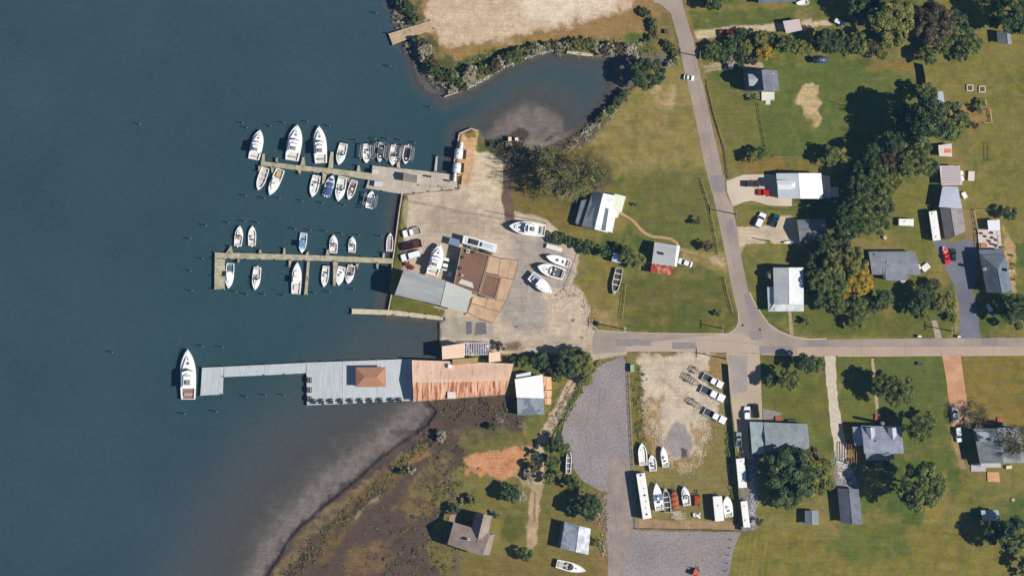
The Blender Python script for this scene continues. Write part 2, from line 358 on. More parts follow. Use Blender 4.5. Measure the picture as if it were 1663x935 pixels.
zone([(1200, 862), (2400, 840), (2400, 1600), (1180, 1600), (1188, 900)], (128, 118, 62), 14, 14, brk=.35)
zone([(1370, 855), (1470, 850), (1480, 900), (1400, 920), (1340, 890)], (98, 108, 60), 16, 16, brk=.3)
zone([(1500, 770), (1540, 760), (1530, 850), (1500, 860)], (142, 124, 66), 10, 10, brk=.3)
stroke([(1400, 858), (1480, 862), (1560, 868), (1610, 864)], 2, (112, 98, 58), 3, 6, brk=.4)
stroke([(1240, 883), (1350, 878)], 2, (118, 102, 58), 4, 6, brk=.4)
for i in range(7): stroke([(1192 + i * 9, 870), (1180 + i * 9, 960)], 2, (140, 128, 70), 2, 2, amt=.6)
zone([(1216, 735), (1232, 730), (1228, 860), (1206, 862), (1204, 740)], (132, 130, 134), 3, 5, speck=1, brk=.25)
zone([(1352, 740), (1380, 745), (1395, 790), (1360, 792)], (150, 146, 150), 4, 6, speck=1, brk=.3)
zone([(1540, 690), (1556, 715), (1570, 760), (1560, 762), (1552, 735)], (160, 132, 96), 2, 2)
# worn, dry and lush spots on the lawns
for _i in range(110):
    _x = rng.uniform(960, 1663); _y = rng.uniform(20, 935); _a = rng.uniform(5, 22); _b = rng.uniform(3, 12)
    if 1015 < _x < 1210 and _y > 565: continue
    if 970 < _x < 1240 and _y > 540: continue
    zone([(_x - _a, _y), (_x, _y - _b), (_x + _a, _y), (_x, _y + _b)], rng.choice(((146, 126, 78), (134, 120, 70), (88, 104, 58), (78, 96, 54), (152, 130, 92), (112, 116, 62))), 8, 10, amt=rng.uniform(.35, .8), brk=.4, speck=.25)
for _p, _c in (([(1202, 420), (1240, 400), (1250, 430), (1240, 520), (1222, 480)], (98, 110, 62)), ([(1362, 582), (1412, 582), (1420, 680), (1375, 690)], (112, 112, 62)), ([(1424, 582), (1528, 582), (1540, 690), (1470, 690), (1430, 670)], (94, 106, 62)),
               ([(1240, 690), (1345, 700), (1340, 760), (1316, 765)], (104, 112, 66)), ([(1010, 458), (1176, 455), (1190, 505), (1010, 500)], (104, 100, 60)), ([(1440, 305), (1512, 305), (1512, 345), (1450, 350)], (126, 122, 64))):
    zone(_p, _c, 8, 8, amt=.6, brk=.3)
# tyre tracks in the yard
for _l in ([(690, 330), (730, 345), (800, 350), (850, 380)], [(680, 350), (740, 372), (830, 372), (860, 420), (850, 500), (880, 545)], [(700, 372), (716, 350), (760, 338)], [(960, 555), (900, 548), (850, 520), (845, 460)], [(964, 560), (905, 556), (840, 552), (790, 548)]):
    stroke(_l, .8, (160, 142, 124), 1.2, 1.5, amt=.55, brk=.3); stroke([(a_ + 2, b_ + 8) for a_, b_ in _l], .8, (158, 140, 124), 1.2, 1.5, amt=.5, brk=.3)
for _k in range(9):
    stroke([(1052 + _k * 4, 578), (1062 + _k * 3, 605 + _k * 2), (1085 + _k * 2, 625 + _k * 2), (1120, 634 + _k * 3)], .7, (172, 152, 130), 1.2, 2, amt=.5, brk=.3)
# roadside verge
stroke([(1112, 14), (1128, 65), (1139, 112), (1155, 182), (1176, 272)], 4, (140, 118, 76), 2, 3)
stroke([(1145, 130), (1158, 190), (1176, 245), (1182, 290)], 1.3, (84, 74, 62), 1, 1)
stroke([(1098, 40), (1110, 80)], 5, (120, 92, 84), 2, 2)
stroke([(1155, 290), (1180, 400), (1192, 470)], 4, (122, 116, 66), 2, 3)
def ground_fn(X, Y):
    d, Z, dep = depth_field(X, Y)
    n1 = fbm(X, Y, 70, 5, 3); n2 = fbm(X, Y, 18, 4, 9); n3 = fbm(X, Y, 6, 3, 15)
    def L(c): return np.array(A(*c))
    t1 = sstep(n1, .4, .62)[..., None]; t2 = sstep(n2, .45, .7)[..., None]
    C = L((124, 118, 68)) * (1 - t1) + L((86, 102, 56)) * t1
    C = C * (1 - .55 * t2) + L(GOLD) * .55 * t2
    wb = sstep(-d, -2, 3)[..., None]
    C = C * (1 - wb) + L((112, 104, 100)) * wb
    spk = np.full(X.shape, 0.18)
    WX = (fbm(X, Y, 12, 4, 101) - .5) * 2; WY = (fbm(X, Y, 12, 4, 131) - .5) * 2
    BR = fbm(X, Y, 10, 5, 171)
    xs = X[0]; ys = Y[:, 0]
    for p in PAINT:
        pts = p[1]; mg = p[3] + p[4] + 4 + (p[8] if p[0] == 's' else 0)
        i0, i1 = np.searchsorted(xs, [min(q[0] for q in pts) - mg, max(q[0] for q in pts) + mg])
        j0, j1 = np.searchsorted(ys, [min(q[1] for q in pts) - mg, max(q[1] for q in pts) + mg])
        i1 = min(i1 + 1, len(xs)); j1 = min(j1 + 1, len(ys)); sl_ = (slice(max(j0 - 1, 0), j1), slice(max(i0 - 1, 0), i1))
        x = X[sl_] + WX[sl_] * p[4]; y = Y[sl_] + WY[sl_] * p[4]
        if p[0] == 'z': dd = sdf(x, y, pts)
        else:
            dd = np.full(x.shape, 1e9)
            for a, b in zip(pts, pts[1:]): dd = np.minimum(dd, segdist(x, y, a, b))
            dd = p[8] - dd
        a = sstep(dd, -p[3] / 2, p[3] / 2) * p[5]
        if p[7]: a = a * (1 - p[7] * 1.5 * sstep(BR[sl_], .42, .62)).clip(0, 1)
        C[sl_] = C[sl_] * (1 - a[..., None]) + L(p[2]) * a[..., None]
        if p[6] is not None: spk[sl_] = spk[sl_] * (1 - a) + p[6] * a
    # bed under water
    bed = sstep(-d, -1, 6)[..., None] * (1 - sstep(0.6 - dep, 0, .5))[..., None]
    C = C * (1 - bed) + L((92, 92, 88)) * bed
    C = C * (1 + .10 * (n3 - .5))[..., None]
    Z = np.where(d <= 0, -0.7 - dep, Z)
    Z = np.minimum(Z, 0.0)
    return Z, {'Col': C.clip(0.002, .85), 'speck': spk}
def ground_material():
    m = bpy.data.materials.new('ground_soil_and_grass'); m.use_nodes = True; t = m.node_tree; n = t.nodes; L = t.links
    b = n['Principled BSDF']; b.inputs['Roughness'].default_value = 0.95; b.inputs['Specular IOR Level'].default_value = 0.1
    at = n.new('ShaderNodeAttribute'); at.attribute_name = 'Col'
    sp = n.new('ShaderNodeAttribute'); sp.attribute_name = 'speck'
    geo = n.new('ShaderNodeNewGeometry')
    def noise(scale, detail=4, rough=.6, stretch=(1, 1, 1), rot=0):
        mp = n.new('ShaderNodeMapping'); mp.inputs['Scale'].default_value = stretch; mp.inputs['Rotation'].default_value = (0, 0, rot)
        L.new(geo.outputs['Position'], mp.inputs[0])
        x = n.new('ShaderNodeTexNoise'); x.inputs['Scale'].default_value = scale; x.inputs['Detail'].default_value = detail
        x.inputs['Roughness'].default_value = rough; L.new(mp.outputs[0], x.inputs['Vector']); return x.outputs[0]
    def rng_(src, a, b_, c, d_):
        r = n.new('ShaderNodeMapRange'); L.new(src, r.inputs[0])
        for i, v in enumerate((a, b_, c, d_)): r.inputs[i + 1].default_value = v
        return r.outputs[0]
    def mul(a, b_):
        x = n.new('ShaderNodeMath'); x.operation = 'MULTIPLY'; L.new(a, x.inputs[0]); L.new(b_, x.inputs[1]); return x.outputs[0]
    amp = n.new('ShaderNodeMath'); amp.operation = 'MULTIPLY_ADD'; L.new(sp.outputs['Fac'], amp.inputs[0]); amp.inputs[1].default_value = .35; amp.inputs[2].default_value = .16
    fa = n.new('ShaderNodeMath'); fa.operation = 'MULTIPLY_ADD'; L.new(rng_(noise(1.6, 8, .82), .3, .7, -1, 1), fa.inputs[0]); L.new(amp.outputs[0], fa.inputs[1]); fa.inputs[2].default_value = 1
    f = mul(rng_(noise(.28, 7, .7), .3, .7, .78, 1.24), fa.outputs[0])
    f = mul(f, rng_(noise(.35, 3, .5, (.3, 5, 1), .04), .3, .7, .90, 1.10))
    # stones, tufts and litter, stronger where the speck attribute is high
    sn = rng_(noise(2.6, 4, .9, (1, 1.6, 1), .6), .38, .66, -1, 1)
    sm = n.new('ShaderNodeMath'); sm.operation = 'MULTIPLY_ADD'; L.new(mul(sn, sp.outputs['Fac']), sm.inputs[0]); sm.inputs[1].default_value = .30; sm.inputs[2].default_value = 1
    f = mul(f, sm.outputs[0])
    vm = n.new('ShaderNodeVectorMath'); vm.operation = 'SCALE'; L.new(at.outputs['Color'], vm.inputs[0]); L.new(f, vm.inputs['Scale'])
    hs = n.new('ShaderNodeHueSaturation'); L.new(vm.outputs[0], hs.inputs['Color'])
    L.new(rng_(noise(.9, 4), .3, .7, .485, .515), hs.inputs['Hue']); L.new(rng_(noise(.6, 4), .3, .7, .8, 1.15), hs.inputs['Saturation'])
    L.new(hs.outputs[0], b.inputs['Base Color'])
    bp = n.new('ShaderNodeBump'); bp.inputs['Strength'].default_value = .8; bp.inputs['Distance'].default_value = .15
    L.new(noise(2.5, 5, .7), bp.inputs['Height']); L.new(bp.outputs[0], b.inputs['Normal'])
    return m
grid_obj('ground', 2.3, ground_fn, ground_material(), None)
def water_fn(X, Y):
    d, Z, dep = depth_field(X, Y)
    al = 1 - np.exp(-dep * 1.55)
    al = np.where(d > 3, 1, al)
    n = fbm(X, Y, 160, 4, 201); n2 = fbm(X, Y, 60, 4, 211)
    # greener, slightly darker water round the piers, bluer far out
    near = np.zeros(X.shape)
    for a, b, r in (((350, 430), (640, 430), 130), ((420, 265), (700, 290), 90), ((330, 610), (640, 560), 110), ((700, 180), (960, 120), 110)):
        near = np.maximum(near, 1 - sstep(segdist(X, Y, a, b), r * .3, r * 1.6))
    def L(c): return np.array(A(*c))
    C = L((60, 81, 95)) * (1 - near[..., None]) + L((56, 81, 91)) * near[..., None]
    cove = (sstep(X, 760, 900) * sstep(-Y, -300, -200) * sstep(-X, -1100, -1050) * .55)[..., None]
    C = C * (1 - cove) + L((76, 88, 96)) * cove
    C = C * (1 + .22 * (n - .5) + .12 * (n2 - .5))[..., None]
    sh = (1 - sstep(dep, .1, 2.5))[..., None] * .85
    C = C * (1 - sh) + L((96, 96, 96)) * sh
    return np.full(X.shape, -0.7), {'Col': C, 'alpha': al.clip(.05, 1)}
def water_material():
    m = bpy.data.materials.new('river_water'); m.use_nodes = True; t = m.node_tree; n = t.nodes; L = t.links
    b = n['Principled BSDF']; b.inputs['Roughness'].default_value = 0.12; b.inputs['IOR'].default_value = 1.33
    b.inputs['Specular IOR Level'].default_value = 0.5
    at = n.new('ShaderNodeAttribute'); at.attribute_name = 'Col'; al = n.new('ShaderNodeAttribute'); al.attribute_name = 'alpha'
    geo = n.new('ShaderNodeNewGeometry')
    def noise(scale, det=4, st=(1, 1, 1)):
        mp = n.new('ShaderNodeMapping'); mp.inputs['Scale'].default_value = st; L.new(geo.outputs['Position'], mp.inputs[0])
        x = n.new('ShaderNodeTexNoise'); x.inputs['Scale'].default_value = scale; x.inputs['Detail'].default_value = det
        L.new(mp.outputs[0], x.inputs['Vector']); return x.outputs[0]
    r = n.new('ShaderNodeMapRange'); L.new(noise(.8, 5, (1, 2.2, 1)), r.inputs[0])
    for i, v in enumerate((.3, .7, .90, 1.10)): r.inputs[i + 1].default_value = v
    vm = n.new('ShaderNodeVectorMath'); vm.operation = 'SCALE'; L.new(at.outputs['Color'], vm.inputs[0]); L.new(r.outputs[0], vm.inputs['Scale'])
    L.new(vm.outputs[0], b.inputs['Base Color'])
    bp = n.new('ShaderNodeBump'); bp.inputs['Strength'].default_value = .4; bp.inputs['Distance'].default_value = .05
    L.new(noise(1.6, 4, (1, 1.8, 1)), bp.inputs['Height']); L.new(bp.outputs[0], b.inputs['Normal'])
    L.new(al.outputs['Fac'], b.inputs['Alpha'])
    return m
grid_obj('water', 5.0, water_fn, water_material(), None)
# ================================================================ PAVED SHEETS
def dens(poly, step=6, jit=0.0):
    out = []
    for i in range(len(poly)):
        a, b = poly[i], poly[(i + 1) % len(poly)]
        k = max(1, int(math.hypot(b[0] - a[0], b[1] - a[1]) / step))
        for j in range(k):
            t = j / k; out.append((a[0] + (b[0] - a[0]) * t + rng.uniform(-jit, jit), a[1] + (b[1] - a[1]) * t + rng.uniform(-jit, jit)))
    return out
def sheet(name, poly, m, level=1, jit=0.35, step=5, kind='structure', parent=None, z=None, thick=0.0):
    pts = [P(x, y) for x, y in dens(poly, step, jit)]
    if sum(a.x * b.y - b.x * a.y for a, b in zip(pts, pts[1:] + pts[:1])) < 0: pts = pts[::-1]
    h = 0.004 * level + 0.004 if z is None else z
    mb = MB()
    if thick: mb.prism([(p.x, p.y) for p in pts], h - thick, h)
    else: mb.add([(p.x, p.y, h) for p in pts], [tuple(range(len(pts)))])
    o = mb.build(name, m, parent)
    if kind and parent is None: tag(o, kind=kind)
    return o
ROADM = mat('worn_concrete_road', A(172, 157, 145), .9, .07, .15, fine=(3.0, .10), col2=A(154, 140, 131), s2=.12, lo=.35, hi=.65, stretch=(1, 1, 1))
ROADL = mat('pale_road_lane', A(190, 168, 150), .9, .06, .2, fine=(3.0, .08), col2=A(178, 156, 142), s2=.1)
PATCH = mat('grey_asphalt_patch', A(146, 136, 136), .9, .08, .6, fine=(3.0, .10))
LOTM = mat('grey_asphalt_lot', A(142, 135, 138), .9, .10, .12, fine=(1.6, .22), col2=A(154, 143, 140), s2=.07, lo=.4, hi=.6)
CONC = mat('pale_concrete', A(214, 196, 178), .85, .05, .3, fine=(3.0, .06), col2=A(200, 182, 162), s2=.15)
APRON = mat('tan_concrete_slab', A(204, 175, 146), .85, .08, .3, fine=(2.5, .07), col2=A(188, 154, 124), s2=.25, rnd=.06)
SALM = mat('salmon_concrete', A(208, 160, 128), .85, .06, .3, fine=(3.0, .06), col2=A(192, 142, 112), s2=.2)
BLUEA = mat('blue_grey_asphalt', A(120, 122, 134), .85, .08, .3, fine=(3.0, .12), col2=A(106, 108, 122), s2=.15)
KERB = mat('kerb_concrete', A(212, 192, 168), .85, .08, 1.0)
NS_L = [(1052, -60), (1062, 4), (1074, 8), (1089, 21), (1101, 64), (1110, 108), (1127, 180), (1145, 270), (1160, 326), (1178, 412), (1188, 465), (1199, 511), (1200, 520), (1197, 530), (1191, 537), (1183, 542)]
NS_R = [(1240, 515.5), (1226, 495), (1216, 474), (1209, 443), (1200, 400), (1196, 366), (1190, 336), (1179, 316), (1171, 270), (1151, 180), (1135, 110), (1126, 65), (1110, 12), (1098, -60)]
sheet('road', NS_L + [(1110, 542.3), (1068, 542), (1010, 540), (968, 536), (962, 548), (962, 575), (1015, 571), (1180, 571), (1234, 574), (1360, 578), (1403, 577.5), (1663, 576), (2400, 576), (2400, 548),
       (1663, 548), (1560, 549), (1403, 550), (1342, 551), (1313, 551), (1287, 547), (1265, 538), (1248, 526)] + NS_R, ROADM, 1)
sheet('road_lane', [(1295, 563), (1663, 562), (2400, 562), (2400, 575.8), (1663, 575.8), (1403, 577), (1360, 577.6), (1295, 575.5)], ROADL, 2)
sheet('road_lane', [(1180, 541), (1207, 541), (1234, 560), (1234, 573), (1016, 570), (1016, 560)], mat('road_pale_band', A(184, 164, 150), .9, .06, .2, fine=(3, .08)), 2)
for q in ([(1152, 285), (1177, 284), (1178, 312), (1158, 313)], [(1179, 357), (1190, 356), (1196, 384), (1184, 386)], [(1208, 478), (1214, 474), (1229, 505), (1232, 513), (1218, 517)],
          [(1311, 552), (1345, 551), (1347, 562), (1312, 561)], [(1594, 549.5), (1619, 549), (1620, 562), (1596, 562)], [(1091, 555), (1130, 556), (1132, 566), (1092, 567)],
          [(1000, 550), (1056, 553), (1058, 561), (1000, 562)], [(1232, 562), (1288, 563), (1288, 574), (1234, 573)], [(1217, 538), (1236, 538), (1238, 550), (1220, 552)]):
    sheet('asphalt_patch', q, PATCH, 3)
sheet('side_lane', [(1180, 572), (1234, 574.5), (1237.5, 660), (1238, 684), (1217, 684), (1214, 700), (1217, 740), (1201, 742), (1192, 690), (1182, 592)], mat('tan_lane', A(186, 168, 148), .9, .07, .2, fine=(3, .1)), 1)
sheet('asphalt_patch', [(1182, 576), (1213, 577), (1214, 636), (1187, 638)], mat('lane_grey', A(162, 152, 146), .9, .08, .3, fine=(3, .1)), 2)
sheet('asphalt_lot', [(962, 601), (985, 588), (1012, 578), (1018, 592), (1024, 700), (1030, 800), (1033, 861), (1204, 864), (1196, 880), (1188, 905), (1182, 940), (1178, 1000), (986, 1000), (988, 935), (986, 860), (984, 800),
       (962, 790), (944, 778), (932, 760), (918, 742), (911, 712), (916, 690), (930, 660), (948, 630)], LOTM, 1, jit=.8)
sheet('parking_lot_drive', [(990, 740), (1018, 738), (1026, 800), (1029, 860), (1010, 935), (988, 935), (988, 860), (986, 800)], mat('dusty_lot', A(160, 143, 132), .9, .12, .3, fine=(2, .14), col2=A(146, 134, 132), s2=.25), 2, jit=1.2)
sheet('concrete_driveway', [(1179.5, 294), (1207, 284), (1246, 283), (1262, 284), (1262, 322), (1286, 322), (1286, 335), (1248, 333.7), (1230, 328), (1220, 326), (1208, 328), (1190, 335.6), (1181, 312)], CONC, 1, jit=.15)
sheet('gravel_driveway', [(1339, 578), (1357, 578), (1358, 620), (1362, 660), (1370, 700), (1378, 745), (1380, 775), (1362, 775), (1356, 735), (1349, 690), (1343, 630)], mat('white_gravel', A(204, 190, 170), .9, .1, .8, fine=(3, .16)), 1, jit=.8)
sheet('salmon_driveway', [(1529.7, 576.5), (1560, 576.5), (1566, 620), (1571, 659), (1576, 692), (1546, 693), (1542, 657), (1536, 610)], SALM, 1, jit=.15)
sheet('asphalt_driveway', [(1515, 392), (1534, 391), (1550, 395), (1570, 388), (1582, 392), (1588, 410), (1588, 440), (1580, 474), (1586, 500), (1589.7, 522), (1592.5, 548.3), (1558, 549), (1558, 497), (1550, 465), (1538, 441), (1526, 415)], BLUEA, 1, jit=.4)
sheet('garden_path', [(1280, 506), (1285, 506), (1289, 544), (1283, 544)], mat('path_stone', A(170, 150, 128), .9, .25, 1.2), 1)
sheet('garden_path', [(1513, 520), (1521, 520), (1530, 549), (1519, 549)], mat('path_stone2', A(172, 158, 140), .9, .2, 1.2), 1)
sheet('garden_path', [(1414.5, 582), (1419, 582), (1422, 606), (1428, 672), (1423, 672), (1417, 610)], mat('path_tan', A(178, 158, 124), .9, .15, 1), 1)
sheet('concrete_pad', [(1238, 663), (1252, 666), (1270, 671), (1262, 678), (1240, 682)], PATCH, 1, jit=.8)
def ribbon(line, w):
    L_, R_ = [], []
    for i, p in enumerate(line):
        a = line[max(0, i - 1)]; b = line[min(len(line) - 1, i + 1)]
        d = Vector((b[0] - a[0], b[1] - a[1])).normalized()
        L_.append((p[0] - d.y * w / 2, p[1] + d.x * w / 2)); R_.append((p[0] + d.y * w / 2, p[1] - d.x * w / 2))
    return L_ + R_[::-1]
ribbon_ = ribbon
sheet('footpath', ribbon([(1005, 345), (1015, 350), (1028, 358), (1042, 374), (1052, 381), (1060, 384.5), (1078, 386), (1090, 388), (1099, 394), (1102, 400)], 4.2), mat('path_dirt', A(186, 150, 114), .9, .12, 1), 1, jit=.3)
# kerbs
def kerb(line, w=1.1, h=.13):
    sheet('kerb', ribbon(line, w), KERB, 1, jit=0, step=400, z=h, thick=h + .05)
kerb([(1217, 474), (1227, 495), (1240.5, 515), (1248, 525.5), (1265, 537.5), (1287, 546.5), (1313, 550.5), (1342, 550.2)], 1.6)
kerb([(1183, 541.5), (1191, 536.5), (1197, 529.5), (1199.8, 520), (1198.5, 508)])
kerb([(1183, 541.5), (1110, 541.5), (1068, 541), (1010, 539), (972, 536), (964, 530), (960, 525)])
kerb([(1361, 577.8), (1403, 577.9), (1529, 577)]); kerb([(1561, 577), (1663, 576.5), (1800, 576.5)])
kerb([(1236, 575), (1337, 578)])
# concrete apron of the workshop, slab by slab
ap = tag(sheet('concrete_apron', [(795, 413), (813, 419), (829, 421), (842, 423), (836, 450), (822, 490), (800, 524), (762, 516), (752, 510), (760, 485), (778, 478)], mat('slab_joint', A(120, 96, 76), .9, .2, 1), 1, jit=0))
for q in ([(796, 415), (812, 420), (809, 446), (789, 442)], [(829.5, 422), (841, 424), (834, 453), (824.5, 451)], [(813, 420.5), (829, 422), (824, 450.5), (814, 450), (809.5, 447)],
          [(814.5, 451), (834, 454), (821.5, 488), (806, 486)], [(805.5, 487), (821, 489), (811, 506), (788, 499), (792, 484)], [(791, 484), (787.5, 498.5), (766, 492), (769, 480)],
          [(765.5, 493), (810.5, 507), (800, 523), (779, 517), (760, 507)], [(759, 508), (778, 517.3), (776, 520), (753, 514)]):
    sheet('concrete_slab', q, APRON, 4, jit=.05, step=12, parent=ap)
for q in ([(757, 522), (766, 522), (766, 542), (757, 543)], [(773, 523), (789, 523), (790, 542), (770, 545)]): sheet('slipway_plate', q, mat('wet_grey', A(112, 108, 112), .7, .2, 1), 4, jit=.4)
SEAM = mat('tar_seam', A(138, 124, 116), .9, .2, 1)
for l_, w_ in (([(1236, 563), (1300, 562.5), (1450, 561.8), (1663, 561)], .5), ([(1120, 60), (1140, 170), (1160, 280), (1185, 390), (1196, 450)], .45), ([(975, 552), (1100, 551), (1180, 553), (1240, 560)], .5),
               ([(1517, 549), (1524, 562), (1530, 576)], .5), ([(1398, 551), (1400, 577)], .4), ([(1136, 220), (1153, 216)], .5), ([(1166, 340), (1186, 336)], .5), ([(1470, 550), (1471, 576)], .4), ([(1612, 550), (1614, 576)], .4)):
    sheet('road_crack', ribbon_(l_, w_), SEAM, 4, jit=.25, step=3)
TRK = mat('tyre_marks', A(122, 114, 118), .9, .2, 1)
for l_, w_ in (([(1050, 918), (1060, 905), (1085, 886), (1120, 866)], .7), ([(1040, 872), (1055, 880), (1066, 884)], .6), ([(960, 640), (950, 700), (960, 760), (985, 800)], .6), ([(975, 630), (968, 700), (975, 760), (998, 810), (1004, 900)], .6), ([(1120, 885), (1150, 876), (1185, 874)], .6)):
    sheet('tyre_mark', ribbon_(l_, w_), TRK, 3, jit=.2, step=3)
# manhole covers
for x, y in ((1206, 528), (1234, 535)):
    mb = MB(); mb.tube((0, 0, .01), (0, 0, .03), .38, n=14); o = mb.build('manhole_cover', mat('cast_iron', A(70, 62, 60), .6, .1), None)
    o.location = P(x, y); tag(o, 'round dark iron manhole cover in the road ' + ('at the bend of the junction' if x < 1210 else 'east of the junction, the smaller one'), 'manhole cover')

# ================================================================ AIR
hz = MB().box(-2050, 2050, -2050, 2050, -14, CAMH + 12)
hmat = bpy.data.materials.new('hazy_air'); hmat.use_nodes = True
ht = hmat.node_tree; ht.nodes.remove(ht.nodes['Principled BSDF'])
pv = ht.nodes.new('ShaderNodeVolumePrincipled'); pv.inputs['Density'].default_value = 0.000026
pv.inputs['Color'].default_value = (.2, .5, 1.0, 1); pv.inputs['Anisotropy'].default_value = 0.0
ht.links.new(pv.outputs[0], ht.nodes['Material Output'].inputs['Volume'])
tag(hz.build('haze', hmat), kind='stuff')
# ================================================================ BUILDERS
WHITE = mat('white_gelcoat', (.86, .86, .84), .35, .04, 1.0, spec=.5, fine=(1.5, .04))
WOOD = mat('weathered_pier_wood', A(190, 178, 154), .9, .16, .6, col2=A(160, 156, 128), s2=.35, lo=.45, hi=.65, fine=(3, .12), rnd=.05)
GREYDECK = mat('silver_grey_deck_boards', A(196, 202, 204), .85, .10, .5, stretch=(3, .3, 1), fine=(2.2, .07), rnd=.05)
PILE = mat('piling_wood', A(150, 140, 120), .9, .2, 1.5)
DARK = mat('dark_vinyl', A(58, 56, 62), .6, .15, 2)  # plain dark grey, slightly mottled, for seats, rails and small fittings
GLASS = mat('tinted_glass', A(34, 40, 50), .12, .05, 1, spec=.6)
RUB = mat('black_rubber', A(44, 42, 42), .8, .1, 3)
METAL = mat('galvanised_metal', A(176, 178, 180), .45, .08, 2, metallic=.3)
CHROME = mat('brushed_steel', A(206, 206, 206), .35, .05, 2, metallic=.5)
BLACKM = mat('black_engine_cowl', A(40, 42, 46), .35, .05, 2)
def wprof(t, full=.3):    # t 0 stern .. 1 bow
    if t < .45: return .88 + .12 * math.sin(t / .45 * math.pi / 2)
    u = (t - .45) / .55
    return max(0.0, 1 - u ** (2.1 + full)) ** .85
def boat(x0, y0, x1, y1, w, label, style='console', z=-0.7, hull=(253, 252, 248), floor=(226, 222, 214), canvas=(60, 90, 140), eng=1, cat='boat', group=None, full=.3, topc=(252, 252, 250), glass=(40, 46, 60), lift=False, name='motor_boat', trailer=False, stands=False):
    """bow pixel (x0,y0), stern pixel (x1,y1)"""
    L = math.hypot(x1 - x0, y1 - y0) * S; w = w * S
    a = head(x1, y1, x0, y0)
    T = thing(name, label, cat, (x0 + x1) / 2, (y0 + y1) / 2, z, a, group)
    el = L * (.06 if eng else 0); hl = L - el; xs0 = -L / 2 + el
    H = .38 + .055 * L                 # freeboard
    n = 14
    st = [i / n for i in range(n + 1)]
    X = [xs0 + hl * t for t in st]; Wd = [w / 2 * wprof(t, full) for t in st]; Wd[-1] = .03
    Zs = [H * (1 + .28 * t ** 2) for t in st]
    hm = flat(hull, .35, .04, .5)
    # hull shell
    vs = []; fs = []
    for i in range(n + 1):
        b = st[i]; kz = -.32 + .45 * max(0, (b - .7) / .3) ** 2
        vs += [(X[i], 0, kz), (X[i], Wd[i] * .78, kz + .22), (X[i], Wd[i], Zs[i]), (X[i], -Wd[i] * .78, kz + .22), (X[i], -Wd[i], Zs[i])]
    for i in range(n):
        p, q = i * 5, i * 5 + 5
        fs += [(p, q, q + 1, p + 1), (p + 1, q + 1, q + 2, p + 2), (p + 3, q + 3, q, p), (p + 4, q + 4, q + 3, p + 3)]
    fs += [(0, 1, 2, 4, 3)]
    MB().add(vs, fs).build('hull', hm, T, smooth=False)
    tc = {'console': .80, 'cuddy': .50, 'cruiser': .30, 'open': .92, 'work': .48, 'covered': .0, 'skiff': .9, 'sport': .26, 'trawler': .22}[style]
    g = .10 * w
    dz = .42 if style != 'open' else .5
    vs = []; fs = []; ft = []
    inn = [max(0.02, Wd[i] - g) if st[i] <= tc else 0.0 for i in range(n + 1)]
    deck = MB(); flo = MB(); lin_ = MB()
    for i in range(n):
        open_ = st[i + 1] <= tc
        if open_:
            for s_ in (1, -1):
                o1, o2, i1, i2 = Wd[i] * s_, Wd[i + 1] * s_, inn[i] * s_, inn[i + 1] * s_
                deck.add([(X[i], o1, Zs[i]), (X[i + 1], o2, Zs[i + 1]), (X[i + 1], i2, Zs[i + 1]), (X[i], i1, Zs[i])], [(3, 2, 1, 0) if s_ > 0 else (0, 1, 2, 3)])
                lin_.add([(X[i], i1, Zs[i]), (X[i + 1], i2, Zs[i + 1]), (X[i + 1], i2, Zs[i + 1] - dz), (X[i], i1, Zs[i] - dz)], [(0, 1, 2, 3)])
            flo.add([(X[i], -inn[i], Zs[i] - dz), (X[i + 1], -inn[i + 1], Zs[i + 1] - dz), (X[i + 1], inn[i + 1], Zs[i + 1] - dz), (X[i], inn[i], Zs[i] - dz)], [(0, 1, 2, 3)])
            if i + 1 == n or st[i + 2] > tc:
                lin_.add([(X[i + 1], -inn[i + 1], Zs[i + 1]), (X[i + 1], inn[i + 1], Zs[i + 1]), (X[i + 1], inn[i + 1], Zs[i + 1] - dz), (X[i + 1], -inn[i + 1], Zs[i + 1] - dz)], [(0, 1, 2, 3)])
        else:
            c = .06 * w
            deck.add([(X[i], -Wd[i], Zs[i]), (X[i + 1], -Wd[i + 1], Zs[i + 1]), (X[i + 1], 0, Zs[i + 1] + c * (Wd[i + 1] / (w / 2))), (X[i], 0, Zs[i] + c * (Wd[i] / (w / 2))),
                      (X[i + 1], Wd[i + 1], Zs[i + 1]), (X[i], Wd[i], Zs[i])], [(0, 1, 2, 3), (3, 2, 4, 5)])
    if tc > 0:
        flo.build('cockpit_floor', flat(floor, .7, .1), T); lin_.build('cockpit_liner', hm, T)
        MB().box(xs0 - .02, xs0 + .14, -Wd[0] * .96, Wd[0] * .96, 0.1, Zs[0] + .02).build('transom', hm, T)
    deck.build('deck', hm, T)
    # rubrail
    rr = MB()
    for s_ in (1, -1):
        for i in range(n): rr.tube((X[i], s_ * (Wd[i] + .01), Zs[i] - .06), (X[i + 1], s_ * (Wd[i + 1] + .01), Zs[i + 1] - .06), .035, n=4)
    rr.build('rub_rail', DARK if (int(x0) % 3) else METAL, T)
    gm = flat(glass, .15, .05, .6); tm = flat(topc, .4, .05); cm = flat(canvas, .85, .12)
    def xt(t): return xs0 + hl * t
    def rail(t0, t1):
        r = MB(); k = 7; pv = {}
        for i in range(k + 1):
            t = t0 + (t1 - t0) * i / k
            for s_ in (1, -1):
                wv = w / 2 * wprof(t, full) * .92; zt = H * (1 + .28 * t * t)
                q = (xt(t), s_ * wv, zt + .55); r.tube((xt(t), s_ * wv, zt), q, .02, n=3)
                if s_ in pv: r.tube(pv[s_], q, .025, n=3)
                pv[s_] = q
        r.tube(pv[1], pv[-1], .025, n=3); r.build('bow_rail', CHROME, T)
    fz = H - dz
